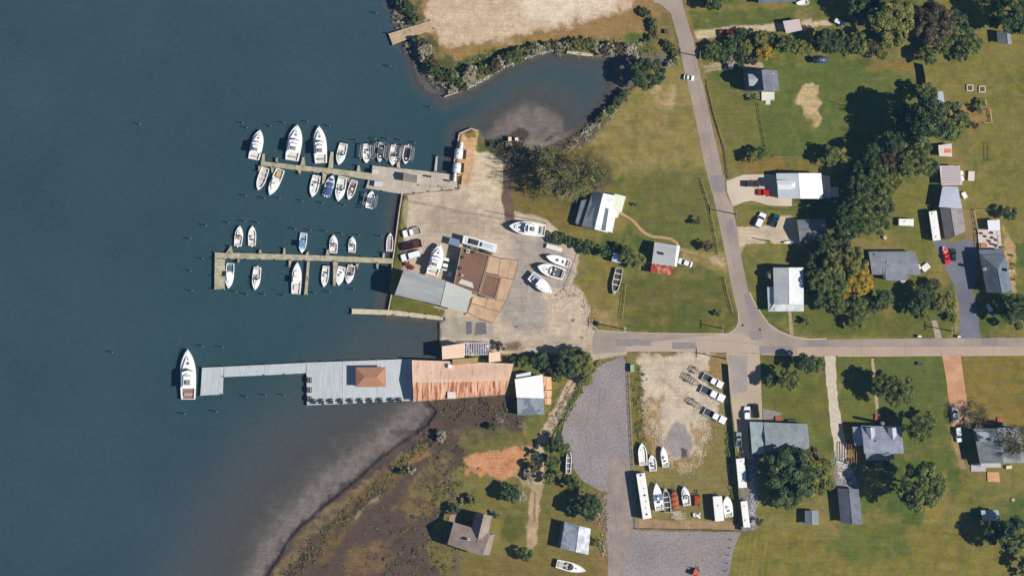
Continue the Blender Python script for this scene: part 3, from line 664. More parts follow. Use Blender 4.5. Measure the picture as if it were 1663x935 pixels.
    if style in ('console', 'sport', 'skiff'):
        if style != 'skiff':
            MB().obox(xt(.45), 0, fz, hl * .13, w * .30, 1.0, taper=.8).build('console', tm, T)
            MB().obox(xt(.50), 0, fz + .95, .14, w * .30, .38, taper=.8).build('windshield', gm, T)
            s_ = MB().obox(xt(.31), 0, fz, hl * .07, w * .34, .65); s_.build('helm_seat', DARK if floor[0] > 120 else tm, T)
        MB().obox(xt(.70), 0, fz, hl * .1, w * .3, .4, taper=.7).build('bow_seat', tm, T)
        MB().obox(xt(.09), 0, fz, hl * .06, w * .66, .45).build('stern_bench', flat((200, 196, 190), .7), T)
        if style == 'sport':
            pass
    if style == 'console' and canvas != (60, 90, 140):
        pass
    if style in ('cuddy',):
        MB().prism([(xt(.48), -w * .34), (xt(.72), -w * .24), (xt(.84), 0), (xt(.72), w * .24), (xt(.48), w * .34)], H, H + .45, .82).build('cabin_top', hm, T)
        ws = MB()
        for pa, pb in (((xt(.44), -w * .40), (xt(.56), -w * .26)), ((xt(.56), -w * .26), (xt(.60), 0)), ((xt(.60), 0), (xt(.56), w * .26)), ((xt(.56), w * .26), (xt(.44), w * .40))):
            ws.add([(pa[0], pa[1], H + .3), (pb[0], pb[1], H + .3), (pb[0] - .45, pb[1] * .9, H + .95), (pa[0] - .45, pa[1] * .9, H + .95)], [(0, 1, 2, 3), (3, 2, 1, 0)])
        ws.build('windshield', gm, T)
        for s_ in (1, -1): MB().obox(xt(.36), s_ * w * .2, fz, hl * .07, w * .2, .8, taper=.85).build('seat', flat((214, 206, 196), .7), T)
        MB().obox(xt(.66), 0, H + .40, hl * .06, w * .13, .1).build('deck_hatch', flat((110, 112, 118), .3), T)
        MB().obox(xt(.06), 0, fz, hl * .07, w * .7, .5).build('stern_bench', flat((176, 168, 160), .7), T)
        rail(.62, .97)
    if style in ('cruiser', 'trawler'):
        c = MB().prism([(xt(.30), -w * .40), (xt(.62), -w * .36), (xt(.84), -w * .14), (xt(.88), 0), (xt(.84), w * .14), (xt(.62), w * .36), (xt(.30), w * .40)], H, H + .7, .9); c.build('trunk_cabin', hm, T)
        MB().prism([(xt(.28), -w * .38), (xt(.56), -w * .36), (xt(.62), 0), (xt(.56), w * .36), (xt(.28), w * .38)], H + .55, H + 1.75, .93).build('saloon', gm, T)
        MB().prism([(xt(.22), -w * .40), (xt(.55), -w * .36), (xt(.585), 0), (xt(.55), w * .36), (xt(.22), w * .40)], H + 1.75, H + 1.9, .98).build('saloon_roof', tm, T)
        b = MB().prism([(xt(.26), -w * .3), (xt(.48), -w * .27), (xt(.53), 0), (xt(.48), w * .27), (xt(.26), w * .3)], H + 1.9, H + 2.25, .95); b.build('flybridge', tm, T)
        MB().obox(xt(.34), 0, H + 2.25, hl * .10, w * .32, .5, taper=.8).build('helm_seat', flat((150, 140, 136), .7), T)
        MB().obox(xt(.475), 0, H + 2.2, .16, w * .42, .4, taper=.85).build('flybridge_windshield', gm, T)
        MB().obox(xt(.72), 0, H + .66, hl * .05, w * .16, .1).build('deck_hatch', flat((96, 92, 96), .3), T)
        MB().obox(xt(.80), 0, H + .60, hl * .03, w * .08, .1).build('deck_hatch', flat((120, 116, 116), .3), T)
        MB().obox(xt(.10), 0, fz, hl * .05, w * .5, .5).build('stern_bench', flat((180, 172, 164), .7), T)
        MB().obox(xt(.965), 0, Zs[-1], hl * .07, w * .07, .12).build('bow_pulpit', hm, T)
        rail(.6, .98)
        ant = MB(); 
        for s_ in (1, -1): ant.tube((xt(.3), s_ * w * .3, H + 2), (xt(.24), s_ * w * .36, H + 5), .025, .01, n=3)
        ant.build('antenna', CHROME, T)
    if style == 'open':
        for t in (.2, .42, .63): MB().obox(xt(t), 0, H - .25, .28, w * wprof(t) * .86, .06).build('thwart', flat((222, 216, 204), .7), T)
        r = MB()
        for t in (.3, .52, .74): r.obox(xt(t), 0, fz + .01, .1, w * wprof(t) * .7, .1)
        r.build('frames', flat((120, 110, 100), .8), T)
    if style == 'work':
        MB().prism([(xt(.46), -w * .34), (xt(.70), -w * .28), (xt(.78), 0), (xt(.70), w * .28), (xt(.46), w * .34)], H, H + .5, .9).build('cuddy_top', hm, T)
        MB().obox(xt(.46), 0, H - .1, hl * .14, w * .62, 1.5, taper=.92).build('wheelhouse', gm, T)
        MB().obox(xt(.44), 0, H + 1.4, hl * .20, w * .7, .1).build('wheelhouse_roof', tm, T)
        MB().obox(xt(.20), 0, fz, hl * .16, w * .42, .55).build('engine_box', flat(canvas, .7), T)
        rail(.7, .97)
    if style == 'covered':
        k = 10; vs = []; fs = []
        for i in range(k + 1):
            t = .02 + .84 * i / k; zz = H + .06 + (.75 - .3 * abs(t - .4)) * (0.55 + .45 * math.sin(i * 2.1)) * .9
            wv = w / 2 * wprof(t, full) * 1.0
            vs += [(xt(t), -wv * 1.02, H), (xt(t), -wv * .5, H + (zz - H) * .8), (xt(t), 0, zz), (xt(t), wv * .5, H + (zz - H) * .8), (xt(t), wv * 1.02, H)]
        for i in range(k):
            for j in range(4): fs.append((i * 5 + j, i * 5 + j + 1, i * 5 + j + 6, i * 5 + j + 5)[::-1])
        fs += [(0, 1, 2, 3, 4), (k * 5 + 4, k * 5 + 3, k * 5 + 2, k * 5 + 1, k * 5)]
        MB().add(vs, fs).build('canvas_cover', cm, T)
    for e in range(eng):
        y = (e - (eng - 1) / 2) * w * .26
        m_ = MB().obox(xs0 - .22, y, H * .55, min(.75, el), .36, .62, taper=.85); em = m_.build('outboard_motor', BLACKM if (int(x0 + y0) % 3) else tm, T)
        MB().tube((xs0 - .3, y, -.4), (xs0 - .2, y, H * .6), .08, n=5).build('motor_leg', BLACKM, em)
    return T, L, w, H
def bimini(bt, t0, t1, col, wf=.8, h=1.9, nm='canopy'):
    T, L, w, H = bt; x0, x1 = -L / 2 + L * t0, -L / 2 + L * t1
    m = MB(); k = 5
    for i in range(k):
        a, b = x0 + (x1 - x0) * i / k, x0 + (x1 - x0) * (i + 1) / k
        za, zb = [h + H - .3 + .12 * math.sin(math.pi * v / k) for v in (i, i + 1)]
        m.hexa([(a, -w * wf / 2, za - .05), (b, -w * wf / 2, zb - .05), (b, w * wf / 2, zb - .05), (a, w * wf / 2, za - .05)], [(a, -w * wf / 2, za), (b, -w * wf / 2, zb), (b, w * wf / 2, zb), (a, w * wf / 2, za)])
    o = m.build(nm, flat(col, .7, .08), T)
    f = MB()
    for xx in (x0 + .1, x1 - .1):
        for s_ in (1, -1): f.tube((xx, s_ * w * .38, H - .3), (xx, s_ * w * wf * .47, H + h - .3), .025, n=4)
    f.build('canopy_frame', CHROME, o)
def jackstands(bt, z):
    T, L, w, H = bt
    for t in (-.3, 0, .25):
        for s_ in (1, -1):
            m = MB(); b = (L * t, s_ * w * .36, .05)
            for q in ((.3, 0), (-.3, 0), (0, s_ * .3)): m.tube((b[0] + q[0], b[1] + q[1], -z), b, .03, n=4)
            m.build('jack_stand', flat((60, 90, 150)), T)
    m = MB()
    for t in (-.35, -.05, .25): m.obox(L * t, 0, -z, .3, .9, z - .3)
    m.build('keel_block', WOOD, T)
def boatlift(x0, y0, x1, y1, w, label):
    L = math.hypot(x1 - x0, y1 - y0) * S; a = head(x1, y1, x0, y0); w = w * S
    T = thing('boat_lift', label, 'boat lift', (x0 + x1) / 2, (y0 + y1) / 2, -.7, a)
    for s_ in (1, -1):
        MB().obox(-.05 * L, s_ * (w / 2 + .3), 1.5, L * .75, .16, .14).build('side_beam', METAL, T)
        MB().obox(-.05 * L, s_ * (w / 2 + .75), 1.4, L * .62, .16, .14).build('guide_rail', METAL, T)
        for t in (-.4, .3): MB().tube((L * t, s_ * (w / 2 + .5), -1.5), (L * t, s_ * (w / 2 + .5), 2.2), .14, n=6).build('lift_piling', PILE, T)
def wheel(T, x, y, r=.34, wd=.22, z=None):
    z = r if z is None else z
    o = MB().tube((x, y - wd / 2, z), (x, y + wd / 2, z), r, n=14).build('wheel', RUB, T)
    MB().tube((x, y - wd / 2 - .01, z), (x, y + wd / 2 + .01, z), r * .55, n=10).build('rim', CHROME, o)
def rrect(x0, x1, wy, r=.25, k=3):
    pts = []
    for cx, cy, a0 in ((x1 - r, wy - r, 0), (x0 + r, wy - r, 90), (x0 + r, -wy + r, 180), (x1 - r, -wy + r, 270)):
        for i in range(k + 1):
            a = math.radians(a0 + 90 * i / k); pts.append((cx + r * math.cos(a), cy + r * math.sin(a)))
    return pts
def loft(rings):
    m = MB(); n = len(rings[0][0])
    vs = [(p[0], p[1], z) for pts, z in rings for p in pts]
    fs = [tuple(range(n))[::-1], tuple(range((len(rings) - 1) * n, len(rings) * n))]
    for j in range(len(rings) - 1):
        for i in range(n): fs.append((j * n + i, j * n + (i + 1) % n, (j + 1) * n + (i + 1) % n, (j + 1) * n + i))
    return m.add(vs, fs)
def car(cx, cy, L, w, ang, label, kind='sedan', col=(245, 245, 245), bed=(60, 60, 66), cat=None, group=None, z=0.0):
    """ang = world heading of the nose"""
    L *= S; w *= S
    T = thing({'sedan': 'parked_car', 'suv': 'parked_car', 'pickup': 'pickup_truck', 'van': 'parked_van'}[kind], label, cat or {'sedan': 'car', 'suv': 'car', 'pickup': 'pickup truck', 'van': 'van'}[kind], cx, cy, z + .016, ang, group)
    pm = mat('car_paint_%d_%d_%d' % col, A(*col), .28, .03, 2, spec=.5); h = L / 2; y = w / 2
    if kind == 'pickup':
        fx = -h + L * .40
        loft([(rrect(fx, h, y * .96, .2), .35), (rrect(fx, h, y, .25), .7), (rrect(fx, h - .05, y * .95, .3), .98), (rrect(fx, h - .15, y * .88, .35), 1.06)]).build('body', pm, T)
        b = MB(); b.box(-h + .1, fx, -y, -y + .12, .45, 1.05).box(-h + .1, fx, y - .12, y, .45, 1.05).box(-h, -h + .12, -y, y, .45, 1.05); b.build('cargo_bed', pm, T)
        MB().box(-h + .12, fx, -y + .12, y - .12, .5, .62).build('bed_floor', flat(bed, .8, .12), T)
        c0, c1 = fx + .02, h - L * .27
        loft([(rrect(c0, c1, y * .9, .2), 1.05), (rrect(c0 + .15, c1 - .65, y * .76, .2), 1.62)]).build('window_glass', GLASS, T)
        loft([(rrect(c0 + .1, c1 - .6, y * .8, .22), 1.6), (rrect(c0 + .14, c1 - .66, y * .76, .25), 1.70)]).build('roof', pm, T)
    else:
        loft([(rrect(-h, h, y * .94, .25), .3), (rrect(-h, h, y, .35), .65), (rrect(-h + .05, h - .05, y * .96, .4), .86), (rrect(-h + .12, h - .2, y * .88, .45), .96)]).build('body', pm, T)
        a0, a1, b0, b1, zt = {'sedan': (-h + L * .12, h - L * .24, .62, .85, 1.40), 'suv': (-h + .08, h - L * .26, .25, .8, 1.65), 'van': (-h + .05, h - L * .16, .15, .7, 1.95)}[kind]
        loft([(rrect(a0, a1, y * .9, .25), .94), (rrect(a0 + b0, a1 - b1, y * .74, .22), zt)]).build('window_glass', GLASS, T)
        loft([(rrect(a0 + b0 - .08, a1 - b1 + .08, y * .78, .24), zt - .02), (rrect(a0 + b0, a1 - b1, y * .73, .3), zt + .07)]).build('roof', pm, T)
    for xx in (-h + L * .19, h - L * .18):
        for s_ in (1, -1): wheel(T, xx, s_ * (y - .1))
    for s_ in (1, -1):
        MB().obox(h - .08, s_ * y * .68, .6, .12, .34, .16).build('headlight', flat((225, 228, 230), .15), T)
        MB().obox(-h + .03, s_ * y * .78, .66, .08, .22, .2).build('tail_light', flat((150, 30, 26), .25), T)
        MB().obox(h - L * .33, s_ * (y + .08), .95, .14, .2, .14).build('wing_mirror', pm, T)
    return T
def camper(x0, y0, x1, y1, w, label, col=(248, 246, 240), h=2.6, vents=3, name='travel_trailer', cat='camper', z=0.0, drive=False):
    """front pixel, rear pixel"""
    L = math.hypot(x1 - x0, y1 - y0) * S; w *= S; a = head(x1, y1, x0, y0)
    T = thing(name, label, cat, (x0 + x1) / 2, (y0 + y1) / 2, z + .016, a); pm = flat(col, .4, .04)
    loft([(rrect(-L / 2, L / 2 - .1, w / 2, .12), .55), (rrect(-L / 2, L / 2, w / 2, .2), 1.3), (rrect(-L / 2, L / 2 - .08, w / 2, .2), h), (rrect(-L / 2 + .12, L / 2 - .3, w / 2 - .1, .2), h + .14)]).build('body', pm, T)
    r = random.Random(int(x0 * 7 + y0))
    for i in range(vents):
        xx = -L / 2 + L * (i + .6) / vents + r.uniform(-.3, .3)
        big = i % 3 == 0
        MB().obox(xx, r.uniform(-.15, .15) * w, h + .12, .55 if big else .3, .55 if big else .3, .22 if big else .14, taper=.8).build('roof_vent', flat((60, 60, 64) if r.random() < .6 else (220, 214, 206), .5), T)
    for s_ in (1, -1):
        for k in (-.28, 0.02, .3): MB().obox(L * k, s_ * (w / 2 + .01), 1.5, .9, .05, .6).build('window', GLASS, T)
        MB().obox(0, s_ * (w / 2 + .015), 1.05, L * .94, .03, .14).build('side_stripe', flat((120, 110, 100)), T)
        for xx in ((-.08 * L, .04 * L) if not drive else (-.3 * L, .34 * L)): wheel(T, xx, s_ * (w / 2 - .2), .36)
    if not drive:
        m = MB(); m.tube((L / 2 - .2, .5, .55), (L / 2 + .9, 0, .5), .06).tube((L / 2 - .2, -.5, .55), (L / 2 + .9, 0, .5), .06); m.build('tow_hitch', DARK, T)
    return T
def trailer(x0, y0, x1, y1, w, label, tong=.3, group=None, rungs=4, hgt=.5):
    """hitch pixel, rear pixel"""
    L = math.hypot(x1 - x0, y1 - y0) * S; w *= S; a = head(x1, y1, x0, y0)
    T = thing('boat_trailer', label, 'boat trailer', (x0 + x1) / 2, (y0 + y1) / 2, .016, a, group)
    fx = L / 2 - L * tong; m = MB()
    fm = flat((96, 84, 80), .6)
    for s_ in (1, -1):
        m.obox((-L / 2 + fx) / 2, s_ * w / 2, hgt - .06, fx + L / 2, .12, .14); m.tube((fx, s_ * w / 2, hgt), (L / 2, 0, hgt), .06)
    m.build('frame', fm, T)
    for i in range(rungs): MB().obox(-L / 2 + .1 + (fx + L / 2 - .2) * i / max(1, rungs - 1), 0, hgt - .04, .12, w, .1).build('cross_bar', fm, T)
    for s_ in (1, -1):
        MB().obox((-L / 2 + fx) / 2, s_ * w * .22, hgt + .1, (fx + L / 2) * .8, .1, .12).build('bunk', flat((180, 165, 150)), T)
        wheel(T, -L * .22, s_ * (w / 2 + .2), .3); MB().obox(-L * .22, s_ * (w / 2 + .2), .64, .8, .26, .05).build('fender', DARK, T)
    MB().tube((L / 2 - .3, 0, .1), (L / 2 - .3, 0, .9), .04).build('tongue_jack', DARK, T)
    return T
# ---------------------------------------------------------------- buildings
def lerp(a, b, t): return a + (b - a) * t
def building(name, label, cat, q, eave, rise, ridge, roofm, wallm=(232, 228, 220), hip=0.0, over=.35, thick=.14, chim=None, vents=(), z=0.0, doors=1, windows=True, seams=0, parent=None, group=None, ridge_t=.5, hipends=(1, 1)):
    """q: roof corner pixels, clockwise from upper-left. ridge 'x' = ridge joins the left and right sides, 'y' = top and bottom,
       'flat', or 'shed_w' etc. (mono-pitch falling to that side)"""
    cx = sum(p[0] for p in q) / 4; cy = sum(p[1] for p in q) / 4
    d = P(*q[1]) - P(*q[0]); a = math.atan2(d.y, d.x)
    if parent is None: T = thing(name, label, cat, cx, cy, z, a, group); O = P(cx, cy, z); par = T; base = 0
    R = Matrix.Rotation(-a, 4, 'Z')
    c = [R @ (P(*p) - P(cx, cy)) for p in q]           # local corners TL TR BR BL
    TL, TR, BR, BL = c
    def inset(p):
        l = p.length; k = max(.0, (l - over * 1.3) / l); return Vector((p.x * k, p.y * k, 0))
    wl = [inset(p) for p in c]
    wm = flat(wallm, .8, .08); r0 = eave
    roof = MB(); wall = MB()
    def V(p, z_): return Vector((p.x, p.y, z_))
    ctop = [V(p, r0) for p in c]
    if ridge == 'flat':
        wall.prism([(p.x, p.y) for p in [wl[3], wl[2], wl[1], wl[0]]], 0, eave)
        roof.prism([(p.x, p.y) for p in [BL, BR, TR, TL]], eave, eave + .18)
        faces = []
        rA = rB = None
    elif ridge.startswith('shed'):
        hz = {'w': (0, 1, 1, 0), 'e': (1, 0, 0, 1), 's': (1, 1, 0, 0), 'n': (0, 0, 1, 1)}[ridge[-1]]
        tz = [eave + rise * h_ for h_ in hz]
        wall.hexa([V(wl[i], 0) for i in (3, 2, 1, 0)], [V(wl[i], tz[i] - .02) for i in (3, 2, 1, 0)])
        roof.hexa([V(c[i], tz[i]) for i in (3, 2, 1, 0)], [V(c[i], tz[i] + thick) for i in (3, 2, 1, 0)])
        rA = rB = None
    else:
        if ridge == 'x': A0 = lerp(TL, BL, ridge_t); B0 = lerp(TR, BR, ridge_t); sides = ((TL, TR, A0, B0), (BR, BL, B0, A0))
        else: A0 = lerp(TL, TR, ridge_t); B0 = lerp(BL, BR, ridge_t)
        dd = (B0 - A0); A1 = A0 + dd * hip * hipends[0]; B1 = B0 - dd * hip * hipends[1]
        rA = V(A1, r0 + rise); rB = V(B1, r0 + rise)
        def slab(pts, nm='roof_slope'):
            m = MB(); n = len(pts); up = Vector((0, 0, thick))
            m.add([p for p in pts] + [p + up for p in pts], [tuple(range(n))[::-1], tuple(range(n, 2 * n))] + [(i, (i + 1) % n, n + (i + 1) % n, n + i) for i in range(n)])
            return m
        if ridge == 'x':
            pol = [[ctop[1], ctop[0], rA, rB], [ctop[3], ctop[2], rB, rA]]
            if hip: pol += [[ctop[0], ctop[3], rA], [ctop[2], ctop[1], rB]]
        else:
            pol = [[ctop[0], ctop[3], rB, rA], [ctop[2], ctop[1], rA, rB]]
            if hip: pol += [[ctop[1], ctop[0], rA], [ctop[3], ctop[2], rB]]
        for pp in pol:
            if Vector((pp[1] - pp[0])).cross(pp[2] - pp[1]).z < 0: pp = pp[::-1]
            ro = slab(pp).build('roof', roofm, T)
        cap = MB().tube(rA + Vector((0, 0, thick)), rB + Vector((0, 0, thick)), .07, n=5); cap.build('ridge_cap', roofm, T)
        # walls with gable triangles
        wall.prism([(p.x, p.y) for p in [wl[3], wl[2], wl[1], wl[0]]], 0, eave - .02)
        if not hip:
            gi = .35
            if ridge == 'x': ends = ((wl[0], wl[3], A0, B0), (wl[1], wl[2], B0, A0))
            else: ends = ((wl[0], wl[1], A0, B0), (wl[3], wl[2], B0, A0))
            for e0, e1, g0, g1 in ends:
                gp = g0 + (g1 - g0).normalized() * over
                inn = (g1 - g0).normalized() * .2; zt = eave + rise - .06
                wall.add([V(e0, eave - .03), V(e1, eave - .03), V(gp, zt), V(e0 + inn, eave - .03), V(e1 + inn, eave - .03), V(gp + inn, zt)], [(0, 1, 2), (5, 4, 3), (0, 2, 5, 3), (2, 1, 4, 5)])
    if ridge == 'flat' or ridge.startswith('shed'): roof.build('roof', roofm, T)
    wall.build('wall', wm, T)
    if windows:
        gm = GLASS; tr = flat((240, 240, 236), .6)
        for i in range(4):
            p0, p1 = wl[i], wl[(i + 1) % 4]; e = p1 - p0; ln = e.length
            if ln < 2.2: continue
            nrm = Vector((e.y, -e.x, 0)).normalized()
            mid = (p0 + p1) / 2
            if nrm.dot(mid) < 0: nrm = -nrm
            k = max(1, min(6, int(ln / 3.2))); an = math.atan2(e.y, e.x)
            levels = [1.0] if eave < 4.6 else [1.0, 3.8]
            for lv in levels:
                if eave < lv + 1.25: continue
                for j in range(k):
                    pt = p0 + e * ((j + .5) / k) + nrm * .03
                    if i == 2 and j == k // 2 and doors and lv == 1.0:
                        d_ = MB().obox(pt.x, pt.y, .05, 1.0, .08, 2.05, an).build('door', flat((120, 60, 50), .6), T)
                        MB().obox(pt.x + .35 * math.cos(an) + nrm.x * .06, pt.y + .35 * math.sin(an) + nrm.y * .06, 1.0, .12, .06, .06, an).build('handle', CHROME, d_)
                        continue
                    f_ = MB().obox(pt.x, pt.y, lv, 1.05, .06, 1.15, an).build('window', tr, T)
                    MB().obox(pt.x + nrm.x * .025, pt.y + nrm.y * .025, lv + .08, .88, .06, 1.0, an).build('pane', gm, f_)
    if chim:
        for (px, py, hh, colr) in chim:
            p = R @ (P(px, py) - P(cx, cy))
            MB().obox(p.x, p.y, 0.2, .75, .75, hh, 0).build('chimney', mat('brick_%d' % colr[0], A(*colr), .9, .2, 4), T)
            MB().obox(p.x, p.y, hh + .2, .42, .42, .1, 0).build('flue', DARK, T)
    for (px, py, sz, colr, zz) in vents:
        p = R @ (P(px, py) - P(cx, cy))
        MB().obox(p.x, p.y, zz, sz, sz, .45, 0, .9).build('roof_vent', flat(colr, .6), T)
    return T
def roofpart(T, q, z0, rise, ridge, roofm, wallm=(232, 228, 220), nm='roof', base=0, wall='wall'):
    """an extra wing, dormer or porch that belongs to building T: corners in pixels"""
    M = Matrix.Rotation(-T.rotation_euler[2], 4, 'Z')
    o = T.location
    c = [M @ (P(*p) - Vector((o.x, o.y, 0))) for p in q]; TL, TR, BR, BL = c
    up = Vector((0, 0, .12))
    def V(p, z): return Vector((p.x, p.y, z))
    if ridge in ('x', 'y', 'hip_x', 'hip_y', 'xe', 'xw'):
        if 'x' in ridge: A0, B0 = lerp(TL, BL, .5), lerp(TR, BR, .5)
        else: A0, B0 = lerp(TL, TR, .5), lerp(BL, BR, .5)
        A1, B1 = A0, B0
        if ridge.startswith('hip'): A1 = lerp(A0, B0, .3); B1 = lerp(B0, A0, .3)
        if ridge == 'xe': B1 = lerp(B0, A0, .35)
        if ridge == 'xw': A1 = lerp(A0, B0, .35)
        rA, rB = V(A1, z0 + rise), V(B1, z0 + rise); ct = [V(p, z0) for p in c]
        pol = [[ct[1], ct[0], rA, rB], [ct[3], ct[2], rB, rA], [ct[0], ct[3], rA], [ct[2], ct[1], rB]] if 'x' in ridge else [[ct[0], ct[3], rB, rA], [ct[2], ct[1], rA, rB], [ct[1], ct[0], rA], [ct[3], ct[2], rB]]
        for k, pp in enumerate(pol):
            if k >= 2 and not ridge.startswith('hip') and not (ridge == 'xe' and k == 3) and not (ridge == 'xw' and k == 2):
                MB().add([p * .98 for p in pp], [(0, 1, 2), (2, 1, 0)]).build('gable', flat(wallm, .8), T); continue
            n_ = len(pp)
            if (pp[1] - pp[0]).cross(pp[2] - pp[1]).z < 0: pp = pp[::-1]
            MB().add([p for p in pp] + [p + up for p in pp], [tuple(range(n_))[::-1], tuple(range(n_, 2 * n_))] + [(i, (i + 1) % n_, n_ + (i + 1) % n_, n_ + i) for i in range(n_)]).build(nm, roofm, T)
    else:
        hz = {'w': (0, 1, 1, 0), 'e': (1, 0, 0, 1), 's': (1, 1, 0, 0), 'n': (0, 0, 1, 1), 't': (0, 0, 0, 0)}[ridge[-1]]
        tz = [z0 + rise * h_ for h_ in hz]
        MB().hexa([V(c[i], tz[i]) for i in (3, 2, 1, 0)], [V(c[i], tz[i] + .12) for i in (3, 2, 1, 0)]).build(nm, roofm, T)
    if base is not None:
        w_ = [V(p, 0) for p in c]; cc = (TL + TR + BR + BL) / 4
        w_ = [cc + (p - cc) * .93 for p in w_]
        MB().prism([(p.x, p.y) for p in (w_[3], w_[2], w_[1], w_[0])], base, z0 - .03).build(wall, flat(wallm, .8), T)
    else:
        for p in c:
            pp = p * .97
            MB().tube((pp.x, pp.y, 0), (pp.x, pp.y, z0), .07, n=6).build('post', flat((235, 232, 226)), T)
def seams(T, q, z0, z1, axis_, n, m):
    """raised standing seams on one roof slope, q: slope corner pixels TL TR BR BL, z at upper edge z0 and lower edge z1"""
    M = Matrix.Rotation(-T.rotation_euler[2], 4, 'Z'); o = T.location
    c = [M @ (P(*p) - Vector((o.x, o.y, 0))) for p in q]; TL, TR, BR, BL = c
    zz = {'y': (z0, z0, z1, z1), 'x': (z0, z1, z1, z0)}[axis_]
    c = [Vector((p.x, p.y, z)) for p, z in zip(c, zz)]; TL, TR, BR, BL = c
    b = MB()
    for i in range(n + 1):
        t = i / n
        p, q_ = (lerp(TL, TR, t), lerp(BL, BR, t)) if axis_ == 'y' else (lerp(TL, BL, t), lerp(TR, BR, t))
        b.tube(p, q_, .045, n=4)
    o_ = b.build('roof_seams', m, T); tag(o_, kind='stuff')
def fence(name, label, pts, h=1.2, rails=2, post=4.0, m=None, solid=False, cat='fence', boards=False):
    m = m or flat((170, 160, 140), .9)
    T = thing(name, label, cat, pts[0][0], pts[0][1]); o = P(*pts[0])
    for a, b in zip(pts, pts[1:]):
        A_, B_ = P(*a) - o, P(*b) - o; L = (B_ - A_).length; k = max(1, int(round(L / (post * S * 3)))); an = math.atan2(B_.y - A_.y, B_.x - A_.x)
        for i in range(k + 1):
            p = lerp(A_, B_, i / k); MB().obox(p.x, p.y, 0, .12, .12, h, an).build('post', m, T)
        md = (A_ + B_) / 2
        if solid:
            for i in range(k):
                p0, p1 = lerp(A_, B_, i / k), lerp(A_, B_, (i + 1) / k); mm = (p0 + p1) / 2
                MB().obox(mm.x, mm.y, .05, (p1 - p0).length - .14, .05, h - .12, an).build('panel', m, T)
        else:
            for r in range(rails): MB().obox(md.x, md.y, h * (r + 1) / (rails + .3), L, .05, .1, an).build('rail', m, T)
    return T
# ---------------------------------------------------------------- vegetation
def leafmesh(seed, n, leaf, lobes=16, ls=1.0):
    r = np.random.RandomState(seed)
    th = r.rand(lobes) * 2 * np.pi; rad = np.sqrt(r.rand(lobes)) * (1.02 - .34 * ls)
    lc = np.stack([rad * np.cos(th), rad * np.sin(th), (1 - rad ** 2) * .55 * r.uniform(.5, 1.1, lobes) + r.uniform(-.25, .1, lobes)], 1)
    lr = r.uniform(.22, .42, lobes) * ls
    k = r.choice(lobes, n, p=lr ** 2 / (lr ** 2).sum())
    d = r.normal(size=(n, 3)); d /= np.linalg.norm(d, axis=1)[:, None]
    d[:, 2] = np.abs(d[:, 2]) * np.where(r.rand(n) < .8, 1, -1)
    c = lc[k] + d * (lr[k] * r.uniform(.72, 1.04, n))[:, None]
    nrm = d * .7 + r.normal(size=(n, 3)) * .45; nrm[:, 2] += .35; nrm /= np.linalg.norm(nrm, axis=1)[:, None]
    t = np.cross(nrm, r.normal(size=(n, 3))); t /= np.linalg.norm(t, axis=1)[:, None] + 1e-9; b = np.cross(nrm, t)
    sx = (leaf * r.uniform(.55, 1.25, n))[:, None]; sy = (leaf * r.uniform(.45, .95, n))[:, None]
    v = np.stack([c - t * sx, c - b * sy * .8 + t * sx * .1, c + t * sx, c + b * sy], 1).reshape(-1, 3)
    me = bpy.data.meshes.new('crown'); me.vertices.add(len(v)); me.vertices.foreach_set('co', v.astype(np.float32).ravel())
    me.loops.add(4 * n); me.loops.foreach_set('vertex_index', np.arange(4 * n, dtype=np.int32))
    me.polygons.add(n); me.polygons.foreach_set('loop_start', np.arange(0, 4 * n, 4, dtype=np.int32)); me.polygons.foreach_set('loop_total', np.full(n, 4, np.int32))
    me.update(calc_edges=True); me.materials.append(None); return me
def leafmat(name, c1, c2, c3):
    m = bpy.data.materials.new(name); m.use_nodes = True; t = m.node_tree; n = t.nodes; L = t.links; b = n['Principled BSDF']
    b.inputs['Roughness'].default_value = .75; b.inputs['Specular IOR Level'].default_value = .15
    tc = n.new('ShaderNodeTexCoord'); oi = n.new('ShaderNodeObjectInfo')
    ad = n.new('ShaderNodeVectorMath'); ad.operation = 'ADD'; L.new(tc.outputs['Object'], ad.inputs[0]); L.new(oi.outputs['Random'], ad.inputs[1])
    nz = n.new('ShaderNodeTexNoise'); nz.inputs['Scale'].default_value = 3.2; nz.inputs['Detail'].default_value = 3; L.new(ad.outputs[0], nz.inputs[0])
    cr = n.new('ShaderNodeValToRGB'); e = cr.color_ramp.elements
    e[0].position = .36; e[0].color = (*A(*c1), 1); e[1].position = .66; e[1].color = (*A(*c3), 1); x = e.new(.5); x.color = (*A(*c2), 1)
    L.new(nz.outputs[0], cr.inputs[0])
    n2 = n.new('ShaderNodeTexNoise'); n2.inputs['Scale'].default_value = 22; L.new(ad.outputs[0], n2.inputs[0])
    r = n.new('ShaderNodeMapRange'); L.new(n2.outputs[0], r.inputs[0])
    for i, v in enumerate((.3, .7, .5, 1.6)): r.inputs[i + 1].default_value = v
    vm = n.new('ShaderNodeVectorMath'); vm.operation = 'SCALE'; L.new(cr.outputs[0], vm.inputs[0]); L.new(r.outputs[0], vm.inputs['Scale'])
    L.new(vm.outputs[0], b.inputs['Base Color']); return m
